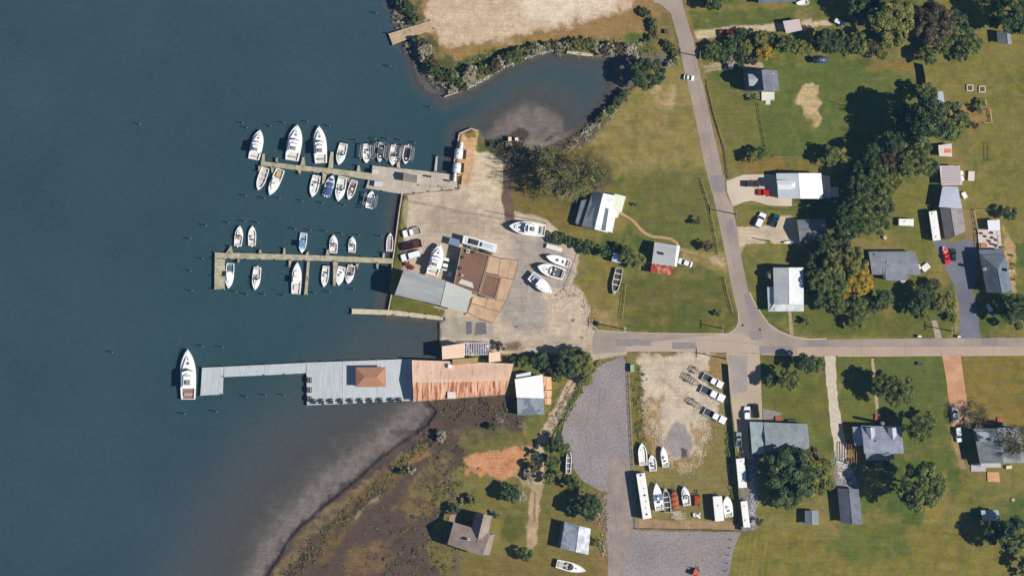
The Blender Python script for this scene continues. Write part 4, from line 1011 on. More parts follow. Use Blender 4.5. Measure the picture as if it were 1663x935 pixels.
LM = {'g': leafmat('leaves_mid_green', (58, 76, 48), (90, 104, 62), (128, 132, 82)), 'd': leafmat('leaves_dark_green', (44, 62, 50), (68, 86, 60), (104, 116, 78)),
      'o': leafmat('leaves_olive', (84, 92, 58), (116, 118, 66), (144, 138, 82)), 'y': leafmat('leaves_yellow', (120, 104, 44), (166, 138, 58), (190, 160, 74)),
      'p': leafmat('leaves_russet', (62, 58, 50), (86, 78, 64), (114, 102, 80)), 'w': leafmat('twigs_pale', (120, 116, 100), (158, 150, 128), (190, 178, 150)),
      'r': leafmat('leaves_red', (110, 50, 46), (150, 74, 60), (170, 100, 80))}
CROWNS = {'L': [leafmesh(10 + i, 7000, .052, 60, .56) for i in range(4)], 'M': [leafmesh(30 + i, 2600, .082, 30, .68) for i in range(5)], 'S': [leafmesh(50 + i, 420, .17, 9, .85) for i in range(6)],
          'B': [leafmesh(70 + i, 1500, .038, 44, .6) for i in range(3)]}
BARK = mat('bark', A(112, 100, 86), .95, .2, 4); TWIGB = mat('grey_brown_twigs', A(150, 138, 112), .95, .2, 4); PALEBARK = mat('bleached_bark', A(190, 180, 160), .9, .15, 4)
def limbmesh(seed, depth=3, spread=.9, n0=6, h=.45, thick=.05, split=3):
    r = random.Random(seed); m = MB()
    m.tube((0, 0, -h - .02), (0, 0, .0), thick, thick * .7, n=6)
    def grow(p, d, l, rad, k):
        q = p + d * l; m.tube(p, q, rad, rad * .6, n=4 if k < 2 else 3)
        if k < depth:
            for i in range(split):
                nd = (d + Vector((r.uniform(-1, 1), r.uniform(-1, 1), r.uniform(-.3, .5))) * .62).normalized()
                grow(q, nd, l * r.uniform(.6, .8), rad * .55, k + 1)
    for i in range(n0):
        a = 2 * math.pi * (i + r.random() * .7) / n0
        grow(Vector((0, 0, -.05)), Vector((math.cos(a) * spread, math.sin(a) * spread, r.uniform(.25, .7))).normalized(), .36, thick * .62, 0)
    me = m.mesh('branches'); me.materials.append(None); return me
LIMB = limbmesh(1, 1, .8, 5, .55, .05, 2); BARE = [limbmesh(5 + i, 4, .95, 9, .5, .05, 3) for i in range(3)]; DEAD = [limbmesh(15 + i, 3, .95, 5, .5, .05, 2) for i in range(3)]
def matlink(o, m):
    o.material_slots[0].link = 'OBJECT'; o.material_slots[0].material = m
def tree(x, y, r, kind, label, group=None, hf=1.25, name='tree', cat='tree', size=None):
    """crown centre pixel, crown radius in pixels"""
    R_ = r * S; size = size or ('L' if r >= 22 else 'M' if r >= 11 else 'S')
    cz = max(.45 * R_, R_ * hf * .95) if size != 'S' else R_ * .8 * hf
    T = thing(name, label, cat, x, y, 0, rng.uniform(0, 6.28), group)
    c = link('crown', rng.choice(CROWNS[size]), T); matlink(c, LM[kind]); c.location = (0, 0, cz); c.scale = (R_ * rng.uniform(.95, 1.08), R_ * rng.uniform(.92, 1.05), R_ * rng.uniform(.75, .95))
    t = link('trunk', LIMB, T); matlink(t, BARK); t.location = (0, 0, cz); t.scale = (R_ * .8, R_ * .8, max(.3, cz / .55 * 1.0)); 
    t.scale = (R_ * .8, R_ * .8, cz / .57)
    return T
def bare(x, y, r, label, m=None, leaves=None, mesh=None, group=None, name='bare_tree', hf=.8):
    R_ = r * S; T = thing(name, label, 'tree', x, y, 0, rng.uniform(0, 6.28), group); cz = R_ * hf
    t = link('branches', mesh or rng.choice(BARE), T); matlink(t, m or TWIGB); t.location = (0, 0, cz); t.scale = (R_ * .95, R_ * .95, cz / .52)
    if leaves:
        c = link('crown', rng.choice(CROWNS['B']), T); matlink(c, LM[leaves]); c.location = (0, 0, cz * 1.1); c.scale = (R_, R_, R_ * .6)
    return T
# ================================================================ PIERS
def pier(name, label, polys, m=WOOD, z=0.25, axis_='x', pw=1.0, piles=True, rotz=0.0, cat='pier', plank=.42):
    """polys: list of (quad pixels TL TR BR BL, plank run axis); planks laid across, real boards joined per deck section"""
    x0, y0 = polys[0][0][0]
    T = thing(name, label, cat, x0, y0, 0); o = P(x0, y0)
    for q, ax in polys:
        TL, TR, BR, BL = [P(*p) - o for p in q]
        if len(q) == 4:
            if ax == 'x': n = max(2, int(((TR - TL).length) / plank))
            else: n = max(2, int(((BL - TL).length) / plank))
            b = MB()
            for i in range(n):
                t0, t1 = (i + .03) / n, (i + .97) / n
                if ax == 'x': c = [lerp(BL, BR, t0), lerp(BL, BR, t1), lerp(TL, TR, t1), lerp(TL, TR, t0)]
                else: c = [lerp(TL, BL, t1), lerp(TR, BR, t1), lerp(TR, BR, t0), lerp(TL, BL, t0)]
                dz = rng.uniform(-.012, .012); e = rng.uniform(-.04, .04)
                b.hexa([Vector((p.x, p.y, z - .06 + dz)) for p in c], [Vector((p.x, p.y, z + dz)) for p in c])
            d = b.build('deck_boards', m, T); tag(d, kind='stuff')
            f = MB(); c = [BL, BR, TR, TL]
            f.prism([(p.x * .999, p.y) for p in c], z - .32, z - .075, .985); f.build('joists', PILE, T)
            if piles:
                for a_, b_ in ((TL, TR), (BL, BR)) if ax == 'x' else ((TL, BL), (TR, BR)):
                    L = (b_ - a_).length; k = max(1, int(L / 4.2))
                    for i in range(k + 1):
                        p = lerp(a_, b_, i / k)
                        h = z + (.7 if rng.random() < .5 else .12)
                        MB().tube((p.x, p.y, -3), (p.x, p.y, h), .15, n=7).build('piling', PILE, T)
    return T
pier('finger_pier', 'northern wooden pier with boats on both sides, running out from the fuel dock', [
    ([(424, 262), (480, 268), (479, 276), (424, 269)], 'x'), ([(480.3, 268), (540, 274), (540, 283), (479.3, 276)], 'x'), ([(540.3, 274), (601, 281), (599, 292), (540.3, 283)], 'x'),
    ([(426, 250), (430, 250), (430, 262), (425, 262)], 'y'), ([(448, 257), (451, 257), (451, 264.5), (448, 264.5)], 'y'), ([(491, 255), (494, 255), (496, 269), (488, 268.5)], 'y'),
    ([(537, 247), (541.5, 247), (541, 274), (533, 273)], 'y'), ([(581, 269), (584, 269), (586, 279), (579.5, 278)], 'y'), ([(420, 269.5), (425, 270), (422, 277), (419.5, 278)], 'y'),
    ([(440, 271.5), (446, 272), (443, 281), (441, 281)], 'y'), ([(484, 277), (490, 277), (487, 283), (486, 283)], 'y'), ([(524, 281), (531, 282), (527, 297), (523, 299)], 'y'),
    ([(564, 287), (569, 287.5), (567, 295), (565, 295)], 'y')])
pier('fuel_dock', 'broad pale plank dock with a small kiosk between the north pier and the tank peninsula', [
    ([(605.5, 269), (655, 274), (650, 315), (594, 305.5)], 'x'), ([(655.3, 274), (700, 279), (697, 311), (650.3, 315)], 'x'), ([(700.3, 279), (741, 284.5), (743, 306), (697.3, 311)], 'x'),
    ([(708, 254), (711, 254), (709.5, 279), (705, 279)], 'y'), ([(644, 262), (649, 262), (650, 274), (645, 274)], 'y')],
    m=mat('dock_boards_pale', A(196, 184, 168), .9, .12, .4, fine=(3, .12), rnd=.04), z=.22)
pier('finger_pier', 'middle wooden pier with an L-shaped end pointing down in the photo', [
    ([(349, 410), (400, 411), (400, 420.5), (349, 419.5)], 'x'), ([(400.3, 411), (520, 414.5), (520, 423.5), (400.3, 420.5)], 'x'), ([(520.3, 414.5), (638, 419.5), (638, 428), (520.3, 423.5)], 'x'),
    ([(349, 420), (365.5, 420.5), (365.5, 448), (348.5, 448)], 'y'), ([(348.5, 448.3), (365.5, 448.3), (365, 470), (348.3, 469.5)], 'y'),
    ([(374, 400), (375.5, 400), (379, 411), (367, 411)], 'y'), ([(421.5, 406), (424, 406), (425, 412), (420, 412)], 'y'), ([(461, 403), (463, 403), (464, 413), (459.5, 413)], 'y'),
    ([(498, 409), (501, 409), (502, 414), (497, 414)], 'y'), ([(531, 405), (533.5, 405), (535, 415), (529, 415)], 'y'), ([(622, 411), (625, 411), (625, 419), (621, 419)], 'y'),
    ([(499, 424), (503, 424), (499.5, 479), (494, 479)], 'y'), ([(541, 425), (549, 425), (545, 464), (541, 463)], 'y'), ([(578, 428), (583, 428), (581, 436), (579.5, 436)], 'y'),
    ([(611, 428), (615, 428), (614, 437), (612, 437)], 'y'), ([(469, 423), (474, 423), (471, 433), (469.5, 433)], 'y'), ([(386, 421), (389, 421), (388, 426), (386.5, 426)], 'y')])
pier('finger_pier', 'short narrow wooden pier below the grey boat shed, along the grass strip', [
    ([(571.5, 501), (640, 503.5), (640, 511.5), (571.5, 509.5)], 'x'), ([(640.3, 503.7), (720, 514), (719, 520), (640.3, 511.7)], 'x')], m=mat('pale_pier_boards', A(206, 194, 166), .9, .14, .6, fine=(3, .1)))
pier('restaurant_deck', 'wide silver grey deck with brown gazebo and long arm ending beside the large yacht', [
    ([(328.3, 596.8), (363.5, 595.2), (362, 640), (325.4, 642)], 'x'), ([(363.8, 595.2), (430, 592), (430, 609), (363.8, 612)], 'x'), ([(430.3, 592), (497, 588.6), (496.7, 605.8), (430.3, 609)], 'x'),
    ([(497.5, 588.5), (556, 586.5), (556, 655.5), (498.6, 657.7)], 'x'), ([(556.3, 586.5), (612, 584.5), (612, 652.8), (556.3, 655.5)], 'x'), ([(612.3, 584.5), (669, 582.4), (670.5, 650), (612.3, 652.8)], 'x')], m=GREYDECK, z=.3, cat='deck')
pier('finger_pier', 'wide four-plank wooden landing at the top of the photo, jutting from the shrubby shore', [
    ([(631, 55), (699, 34), (706, 47), (638, 73.5)], 'y')], m=mat('tan_landing', A(192, 166, 138), .9, .12, .5, fine=(3, .12)), plank=.82, z=.3)
pier('finger_pier', 'small wooden jetty on the north shore of the cove', [([(921, 82), (963, 88), (962, 93), (920.5, 87)], 'x')], m=mat('pale_pier_boards2', A(204, 190, 160), .9, .14, .6))
# loose pilings standing in the water near the slips
def piling(x, y, lb):
    m = MB().tube((0, 0, -2), (0, 0, 2.0 - .7), .14, n=7); o = m.build('mooring_piling', PILE); o.location = P(x, y, .2)
    tag(o, lb, 'piling', 'mooring pilings standing in open water near the slips')
for x, y in [(402, 208), (440, 205), (462, 200), (500, 198), (536, 205), (580, 228), (610, 226), (630, 226), (652, 228), (674, 232), (400, 318), (430, 322), (455, 322), (492, 326), (525, 330), (560, 333), (590, 338),
             (372, 362), (398, 360), (420, 362), (480, 372), (505, 374), (530, 376), (556, 380), (584, 382), (620, 384), (384, 474), (402, 478), (430, 478), (462, 480), (512, 476), (536, 474), (575, 470),
             (300, 672), (352, 668), (330, 562), (362, 564), (402, 644), (432, 642), (462, 642), (228, 202), (335, 366), (310, 388), (634, 108), (612, 22), (700, 175), (330, 420), (310, 440), (312, 472), (395, 200), (183, 572)]:
    piling(x, y, 'weathered wooden mooring piling standing alone in the water')
# bulkheads
def bulk(pts, lb):
    T = thing('bulkhead', lb, 'sea wall', pts[0][0], pts[0][1]); o = P(*pts[0])
    for a, b in zip(pts, pts[1:]):
        A_, B_ = P(*a) - o, P(*b) - o; md = (A_ + B_) / 2; an = math.atan2(B_.y - A_.y, B_.x - A_.x)
        MB().obox(md.x, md.y, -1.6, (B_ - A_).length + .1, .3, 1.85, an).build('wall_section', mat('bulkhead_timber', A(204, 190, 170), .9, .15, 1), T)
bulk([(653, 315), (649, 340), (641, 400), (636, 440)], 'timber sea wall along the west edge of the marina yard')
bulk([(738, 284), (738, 262), (742, 240), (746, 217), (765, 209), (777, 213)], 'timber sea wall around the tank peninsula')
bulk([(636, 478), (629, 513)], 'short timber sea wall west of the grass strip by the grey shed')
bulk([(722, 157), (745, 149), (770, 139)], 'low pale sea wall at the tip of the northern shore')
# ================================================================ BOATS
def B(*a, **k): return boat(*a, **k)
B(422.5, 211, 412, 259, 20, 'white cabin cruiser, leftmost above the northern pier, grey hatch on foredeck', 'cruiser', name='cabin_cruiser', eng=0)
B(483, 203, 474, 260.5, 24, 'large all-white cruiser, second from left above the northern pier', 'cruiser', name='cabin_cruiser', eng=0)
B(518, 205, 521.5, 265, 21.5, 'large white cruiser with black windscreen stripe and bow pulpit above the northern pier', 'cruiser', name='cabin_cruiser', eng=0, topc=(250, 250, 250), glass=(30, 26, 26))
B(550, 268, 559, 231, 15, 'white boat, bow towards the pier, just right of the long narrow finger pier', 'cuddy', eng=2)
t = B(594.5, 265, 597.3, 232, 14, 'white boat on a lift, left of the fuel dock lifts', 'console', eng=1)
boatlift(594.5, 265, 597.3, 232, 14, 'boat lift holding the leftmost white lifted boat above the dock')
t = B(616, 264, 621, 229, 12, 'dark-decked boat on a lift, twin outboards, second lift from left', 'console', floor=(70, 68, 72), eng=2, hull=(214, 214, 210)); bimini(t, .35, .62, (80, 84, 92))
boatlift(616, 264, 621, 229, 13, 'boat lift holding the dark-decked boat')
B(637, 269, 642, 234, 14, 'white boat with full white bow on a lift, third lift from left', 'cuddy', eng=1)
boatlift(637, 269, 642, 234, 14, 'boat lift holding the white boat right of the dark-decked one')
B(658, 266.5, 663.6, 235, 13.5, 'white-rimmed boat with black interior on the rightmost lift', 'skiff', floor=(52, 50, 56), eng=1)
boatlift(658, 266.5, 663.6, 235, 13.5, 'rightmost boat lift, under the boat with black interior')
B(419, 309, 431.5, 272.5, 14.5, 'slim white open boat with dark thwarts, leftmost below the northern pier', 'open', floor=(196, 196, 190), eng=0, name='rowing_boat')
B(438, 317, 456, 275, 16, 'white boat with tan cockpit and red transom below the northern pier', 'work', floor=(176, 156, 132), canvas=(200, 176, 146), eng=0, topc=(240, 238, 230), name='workboat')
B(507, 320, 515, 283, 14.5, 'white boat alone in mid-pier, below the northern pier, left of the blue-covered boat', 'console', eng=1)
B(540.5, 285, 528.5, 320, 14.5, 'boat under a blue canvas cover, below the northern pier', 'covered', canvas=(72, 94, 140), eng=2)
B(549, 327, 557, 287, 16, 'broad white boat right of the blue-covered boat', 'cuddy', eng=0)
B(566, 324.5, 576, 293, 12.5, 'small white boat with cluttered cockpit, last below the northern pier before the dock', 'console', floor=(150, 120, 112), eng=0)
t = B(604.5, 310, 599, 340, 13.5, 'white boat with grey canopy on the lift below the fuel dock corner', 'console', eng=2); bimini(t, .35, .62, (104, 118, 134))
boatlift(604.5, 310, 599, 338, 13.5, 'boat lift below the fuel dock corner')
B(389.7, 366.6, 386, 401.6, 13.5, 'white boat, leftmost above the middle pier, thin dark stripe amidships', 'cuddy')
B(410, 367, 409, 401, 13, 'white boat with grey specks on deck, second above the middle pier', 'console', eng=1)
t = B(490, 411, 493.6, 378.5, 12.5, 'blue and white boat with bow towards the middle pier', 'console', floor=(140, 170, 200), eng=0); bimini(t, .42, .7, (110, 150, 190))
B(542, 381, 541.5, 413, 13.5, 'white boat with outboard, fourth above the middle pier, bow up', 'cuddy', eng=1)
B(572.6, 384, 571.5, 411.5, 12.5, 'small white boat, fifth above the middle pier, curved stripe near bow', 'cuddy', eng=1)
B(634, 378.5, 632, 410, 11, 'narrow white boat with dark red seats moored by the yard sea wall', 'skiff', floor=(170, 150, 150), eng=1)
B(371, 468.6, 374.5, 427.6, 14, 'white pointed boat with dark blue gear tucked inside the L-shaped pier end', 'work', floor=(120, 140, 160), canvas=(90, 110, 140), eng=0)
B(414, 471, 418.6, 431.5, 13.5, 'white boat alone below the middle pier, second from the L end', 'cuddy', eng=1)
B(483, 426, 480.5, 477, 16, 'long white boat with bow at the middle pier beside the long finger', 'work', floor=(222, 216, 210), canvas=(230, 224, 218), eng=0, name='workboat')
B(526, 466, 530, 430, 12, 'white boat with black cross stripe, right of the long finger pier', 'console', eng=2)
B(549.5, 463.5, 556, 431, 13, 'plain white boat, middle of the three below the right half of the middle pier', 'sport', eng=1)
B(565, 461, 571.6, 429, 13.5, 'white boat with brown console mat, rightmost below the middle pier', 'cuddy', floor=(150, 130, 126), eng=1)
B(305, 567, 306, 648, 26, 'largest yacht, white with wood aft deck, at the far end of the grey deck', 'trawler', floor=(150, 116, 100), eng=0, name='motor_yacht', cat='yacht')
zb = .75
for a, k in (((715.5, 397, 702, 446, 22, 'big white cruiser on stands in the yard with tan stern staging'), dict(style='cruiser', name='cabin_cruiser', eng=0)),
             ((827, 367, 885, 375, 22, 'white cruiser on stands, top right of the yard, bow pointing left'), dict(style='cruiser', name='cabin_cruiser', eng=0, glass=(50, 70, 80))),
             ((887, 416, 926, 429, 14, 'slim white boat on stands, upper of the three by the yard east fence'), dict(style='sport', eng=0, floor=(180, 180, 184))),
             ((873, 432.5, 919, 447, 20, 'white cruiser with dark cockpit on stands, middle of the three by the yard east fence'), dict(style='cuddy', eng=1, floor=(90, 90, 100))),
             ((896, 476, 862, 447, 18, 'white cabin boat on stands, lowest by the yard east fence, bow down right'), dict(style='work', eng=0, floor=(176, 184, 200), canvas=(190, 190, 200), full=.8))):
    bt = B(*a, z=zb + .3, **k); jackstands(bt, zb + .3)
MB_ = MB()
def staging(x, y, ang):
    T = thing('work_staging', 'tan plywood work staging behind the stern of the big cruiser in the yard', 'scaffold', x, y, 0, ang)
    MB().box(-1.3, 1.3, -2, 2, 1.4, 1.5).build('platform', mat('plywood', A(206, 170, 126), .8, .15, 1), T)
    for sx in (-1.2, 1.2):
        for sy in (-1.8, 1.8): MB().tube((sx, sy, 0), (sx, sy, 2.2), .05).build('leg', METAL, T)
    MB().obox(-1.25, 0, 2.1, .06, 3.8, .08).build('guard_rail', METAL, T)
staging(701, 447, head(702, 445, 715, 397))
# boats and campers stored in the fenced lot
for a, k in (((1042, 719, 1045, 755, 14.5, 'white boat with black seats and wheel, leftmost in the upper trio of the fenced lot'), dict(style='skiff', floor=(236, 232, 224), eng=0)),
             ((1058, 738, 1061, 766, 13, 'white boat with grey console, middle of the upper trio in the fenced lot'), dict(style='console', eng=1)),
             ((1076, 725, 1081, 758, 11, 'narrow white boat with big dark shadow, right of the upper trio in the fenced lot'), dict(style='sport', eng=0)),
             ((1065.4, 784, 1071, 828, 15, 'white boat with blue tarp across its middle, beside the long motorhome'), dict(style='sport', eng=0, full=-.2)),
             ((1080, 792, 1085, 831, 12, 'old open boat with dark hollow hull right of the blue-tarped boat'), dict(style='open', floor=(70, 66, 64), hull=(190, 186, 178), eng=0)),
             ((1094, 794, 1096.5, 826, 13, 'boat under an orange-brown tarp in the lower row of the fenced lot'), dict(style='covered', canvas=(178, 92, 64), hull=(70, 66, 70), eng=0, full=.9)),
             ((1110.6, 789, 1116, 820, 13.5, 'white boat with dark interior line right of the orange-covered boat'), dict(style='cuddy', eng=0)),
             ((1180, 805, 1184, 841, 15, 'white boat with outboard next to the white cargo trailer in the lot corner'), dict(style='sport', eng=1, full=.6))):
    bt = B(*a, z=.62, **k)
    T, L, w, H = bt
    m = MB()
    for s_ in (1, -1): m.obox(0, s_ * w * .28, -.28, L * .8, .1, .12)
    m.tube((L * .4, 0, -.2), (L * .5 + 1.1, 0, -.2), .05); m.obox(-L * .2, 0, -.3, .12, w * .9, .1); o = m.build('trailer_frame', DARK, T)
    for s_ in (1, -1): MB().tube((-L * .2, s_ * w * .42, -.3), (-L * .2, s_ * w * .52, -.3), .3, n=12).build('trailer_wheel', RUB, T)
    if 'blue tarp' in a[5]: MB().obox(-.02 * L, 0, H * .7, L * .26, w * 1.04, .5, 0, .9).build('tarp', flat((108, 134, 170), .8), T)
camper(1039.5, 767, 1050.5, 841, 14.5, 'long white motorhome in the lower left corner of the fenced lot', vents=7, h=3.1, name='motorhome', drive=True)
camper(1164, 804, 1168, 845, 15, 'plain white box trailer in the lower right of the fenced lot', vents=1, h=2.8, name='cargo_trailer', cat='trailer')
camper(1201, 743, 1205.5, 791, 14, 'white camper right of the black fence, upper of the two', vents=3)
camper(1207, 812, 1212, 855, 11, 'white camper right of the black fence, lower and narrower one', vents=2, h=2.7)
camper(1513, 342.5, 1520, 390.5, 13, 'white travel trailer beside the long dark workshop', vents=4, h=2.9)
camper(1458, 361, 1483, 361.5, 12, 'small white flat-topped utility trailer on the lawn', vents=1, h=1.5, name='utility_trailer', cat='trailer')
bt = B(951, 926, 904, 914, 15, 'white boat on the grass at the bottom edge below the small white house', 'cuddy', z=.55, eng=0, floor=(190, 186, 180)); jackstands(bt, .55)
bt = B(1292.5, 6.5, 1314, 4, 8, 'small white boat on the lawn by the top edge of the photo', 'skiff', z=.45, eng=1, floor=(230, 226, 220))
bt = B(997, 478, 1006, 436, 14, 'derelict long boat with dark gutted interior on the grass by the small fence', 'open', z=.4, hull=(196, 190, 180), floor=(74, 66, 62), eng=0, name='derelict_boat')
bt = B(1272, 394, 1289, 394, 4, 'white kayak lying by the grey garage', 'skiff', z=.3, eng=0, name='kayak', cat='kayak')
trailer(925, 720, 922.5, 768, 12, 'empty white-railed boat trailer at the west edge of the asphalt lot', .3, rungs=5)
B(924.6, 728, 922.8, 768, 9, 'narrow empty hull on the trailer at the west edge of the asphalt lot', 'open', z=.85, eng=0, floor=(120, 118, 116), name='dinghy')
# ================================================================ VEHICLES
car(668.5, 377, 30, 12, head(684, 373, 652, 381), 'white pickup with open grey bed, top of the row by the sea wall', 'pickup', (246, 246, 246), (150, 140, 134))
car(668, 398, 33, 12.5, head(651, 402, 685, 394) + math.pi, 'dark maroon pickup, middle of the row by the sea wall', 'pickup', (58, 34, 42), (84, 50, 56))
car(667, 415, 33, 12, head(684, 410, 650, 420), 'white van-bodied truck, lowest of the row by the sea wall', 'suv', (246, 246, 246))
car(723.5, 429, 21, 11, head(721, 439, 726, 419), 'small white car in the shade west of the rusty-roofed workshop', 'sedan')
car(1112.5, 426.5, 24, 10, head(1123, 430, 1101, 423), 'white car at the end of the dirt track by the rusty-porch house', 'sedan')
car(1157.5, 618, 36, 12, head(1142, 610, 1173, 626), 'white pickup with dark bed, uppermost of the three towing trailers', 'pickup', (246, 246, 246), (70, 72, 80))
car(1157.5, 639, 42, 13, head(1139, 630, 1176, 648), 'longest white pickup with dark bed, middle of the three towing trailers', 'pickup', (248, 248, 248), (64, 66, 74))
car(1161, 675, 39, 12.5, head(1143, 666, 1178, 684), 'white pickup with dark bed, lowest of the three towing trailers', 'pickup', (248, 248, 248), (64, 66, 74))
trailer(1139.5, 608, 1120.5, 597, 7.5, 'short empty trailer behind the uppermost pickup', .4, rungs=3)
trailer(1138, 626, 1108.5, 608.5, 9.5, 'long ladder-like boat trailer behind the middle pickup', .3, rungs=6)
trailer(1142, 663, 1115.5, 647.5, 8, 'small boat trailer behind the lowest pickup', .35, rungs=4)
car(1118.5, 126.5, 17, 9, head(1112, 126, 1126, 128), 'small white car on the north road near the cove', 'sedan')
car(1181, 53.5, 26, 9.5, head(1168, 54, 1194, 53), 'dark red pickup on the sandy drive near the top', 'pickup', (104, 34, 48), (134, 70, 80))
car(1188.5, 109.5, 24, 9.5, 0, 'dark blue-grey car parked beside the shaded grey house', 'sedan', (56, 70, 84))
car(1363, 37, 20, 9, head(1355, 33, 1371, 41), 'pale car in deep tree shade near the top right grove', 'suv', (226, 228, 232))
car(1220.5, 298.5, 28, 10, 0, 'dark grey car on the white concrete drive, upper one', 'sedan', (62, 62, 64))
car(1240, 312.5, 20, 10, math.pi, 'bright red car on the white concrete drive', 'suv', (208, 28, 34))
car(1234.5, 357.5, 25, 11.5, head(1230, 369, 1240, 347), 'white suv on the grass by the gravel parking, left of the teal truck', 'suv')
car(1258.5, 358, 21, 10.5, head(1255, 367, 1262, 349), 'teal and black pickup by the gravel parking', 'pickup', (28, 84, 98), (40, 50, 58))
car(1537, 416, 26, 9.5, head(1534, 404, 1539, 429), 'bright red pickup on the blue-grey drive', 'pickup', (222, 62, 66), (220, 70, 70))
car(1548, 414, 20, 9, math.pi / 2, 'dark car next to the bright red pickup', 'sedan', (60, 64, 72))
car(1213, 670.5, 22, 10.5, math.pi / 2, 'white car in front of the long grey bungalow', 'suv')
car(1227.5, 667, 23, 10, -math.pi / 2 + .1, 'black car right of the white one at the long grey bungalow', 'suv', (36, 38, 44))
car(1199.5, 713, 24, 9, math.pi / 2, 'grey and white pickup squeezed between the black fence and the grey bungalow', 'pickup', (150, 158, 172), (70, 74, 84))
car(1551, 672, 24, 10, math.pi / 2 + .1, 'white car at the bottom of the salmon driveway, upper one', 'sedan')
car(1557, 705, 25, 10, -math.pi / 2 + .12, 'white car below it in the shade beside the green-roofed house', 'suv', (244, 246, 248))
T = boat(1531, 401, 1537, 409, 6, 'small white jet boat just above the bright red pickup', 'skiff', z=.4, eng=0)[0]
def tractor(x, y, a, lb, col, L=5.0, cat='forklift', name='forklift'):
    T = thing(name, lb, cat, x, y, .02, a); m = flat(col, .5)
    MB().obox(0, 0, .45, L * .5, 1.3, .8, 0, .9).build('body', m, T)
    MB().obox(-L * .06, 0, 2.0, 1.3, 1.2, .1).build('roof_guard', m, T)
    for sx in (-.55, .5):
        for sy in (-.5, .5): MB().tube((sx - .3, sy, 1.2), (sx - .3, sy, 2.0), .04).build('guard_post', DARK, T)
    MB().obox(-.3, 0, 1.2, .5, .5, .5).build('seat', DARK, T)
    for sx in (-L * .2, L * .2):
        for sy in (-.75, .75): wheel(T, sx, sy, .45, .3)
    for sy in (-.35, .35):
        MB().obox(L * .3, sy, .3, .12, .12, 2.2).build('mast', m, T); MB().obox(L * .42, sy, .25, L * .26, .14, .07).build('fork', DARK, T)
tractor(1131, 812, math.pi / 2, 'red and black yard tractor among the stored boats of the fenced lot', (180, 60, 54), 6)
tractor(1129.5, 928, 1.2, 'small orange machine on the asphalt lot at the bottom edge', (224, 98, 76), 3.4)
# golf cart
T = thing('golf_cart', 'white golf cart in the tree shade on the lawn right of the blue-grey drive', 'golf cart', 1606, 500, .02, 2.2)
loft([(rrect(-1.2, 1.2, .6, .2), .3), (rrect(-1.15, 1.1, .58, .25), .75)]).build('body', flat((214, 218, 226)), T)
MB().obox(-.3, 0, 1.85, 1.7, 1.2, .06).build('canopy', flat((226, 230, 236)), T)
MB().obox(-.3, 0, .75, .5, 1.0, .4).build('seat', DARK, T)
for sx in (-1, .5):
    for sy in (-.5, .5): MB().tube((sx, sy, .7), (sx, sy, 1.85), .03).build('canopy_post', DARK, T)
for sx in (-.8, .8):
    for sy in (-.55, .55): wheel(T, sx, sy, .24, .16)
# ================================================================ BUILDINGS
def shingle(nm, rgb, v=.07): return mat('shingle_' + nm, A(*rgb), .95, v, .6, fine=(4, .09), stretch=(1, 1, 1), col2=A(*[c * .9 for c in rgb]), s2=.35)
R_GREY = shingle('grey', (142, 146, 156)); R_DARK = shingle('dark', (116, 120, 134)); R_LIGHT = shingle('light', (186, 192, 198)); R_BROWN = shingle('brown', (156, 140, 132))
R_GREEN = shingle('greygreen', (142, 150, 152)); R_SLATE = shingle('slate', (114, 124, 136)); R_BUNG = shingle('bungalow', (150, 158, 162))
R_WHITE = mat('white_metal_roof', (.68, .69, .69), .5, .04, .6, fine=(2, .03), spec=.4)
R_OFFW = mat('offwhite_metal_roof', A(226, 228, 224), .5, .07, .4, col2=A(196, 200, 200), s2=.3, fine=(2, .05))
R_METAL = mat('galvanised_roof', A(188, 190, 188), .55, .06, .2, stretch=(1, 6, 1), fine=(2, .04), col2=A(174, 178, 178), s2=.12)
R_METAL2 = mat('pale_galvanised_roof', A(196, 198, 192), .55, .05, .3, fine=(2, .04))
R_RUSTB = mat('rusty_brown_flat_roof', A(144, 110, 92), .9, .16, .25, col2=A(116, 88, 80), s2=.12, fine=(2, .15), lo=.4, hi=.6)
R_SALM = mat('salmon_metal_roof', A(248, 216, 192), .7, .05, .3, fine=(2, .05), col2=A(244, 204, 176), s2=.15)
R_RUST = mat('streaky_rust_roof', A(238, 200, 164), .8, .10, .4, stretch=(2.2, .22, 1), col2=A(166, 84, 62), s2=.75, lo=.47, hi=.62, fine=(2, .1))
R_RUST2 = mat('heavy_rust_roof', A(234, 190, 152), .8, .12, .4, stretch=(2.4, .2, 1), col2=A(160, 70, 60), s2=.6, lo=.45, hi=.60, fine=(2, .1))
R_REDR = mat('red_rust_porch', A(214, 150, 124), .8, .1, 1, col2=A(158, 58, 52), s2=.9, lo=.40, hi=.52)
R_TERRA = mat('terracotta_roof', A(178, 130, 106), .85, .08, 1, fine=(3, .08))
# big grey boat shed and its lighter annex
T = building('boat_shed', 'large grey metal boat shed on the waterfront in the marina yard', 'boat shed', [(657, 437.5), (724.5, 455.5), (715, 496), (642, 478.5)], 6.0, 1.2, 'x', R_METAL, wallm=(200, 204, 204))
seams(T, [(657, 437.5), (724.5, 455.5), (719.8, 475.8), (649.5, 458)], 6.2, 7.35, 'y', 40, R_METAL); seams(T, [(649.5, 458), (719.8, 475.8), (715, 496), (642, 478.5)], 7.35, 6.2, 'y', 40, R_METAL)
T.children
building('shed_annex', 'lighter annex joined to the right end of the grey boat shed', 'building', [(725.3, 456.5), (767, 473), (757.5, 508), (716, 496.5)], 5.2, .6, 'x', R_METAL2, wallm=(210, 208, 200))
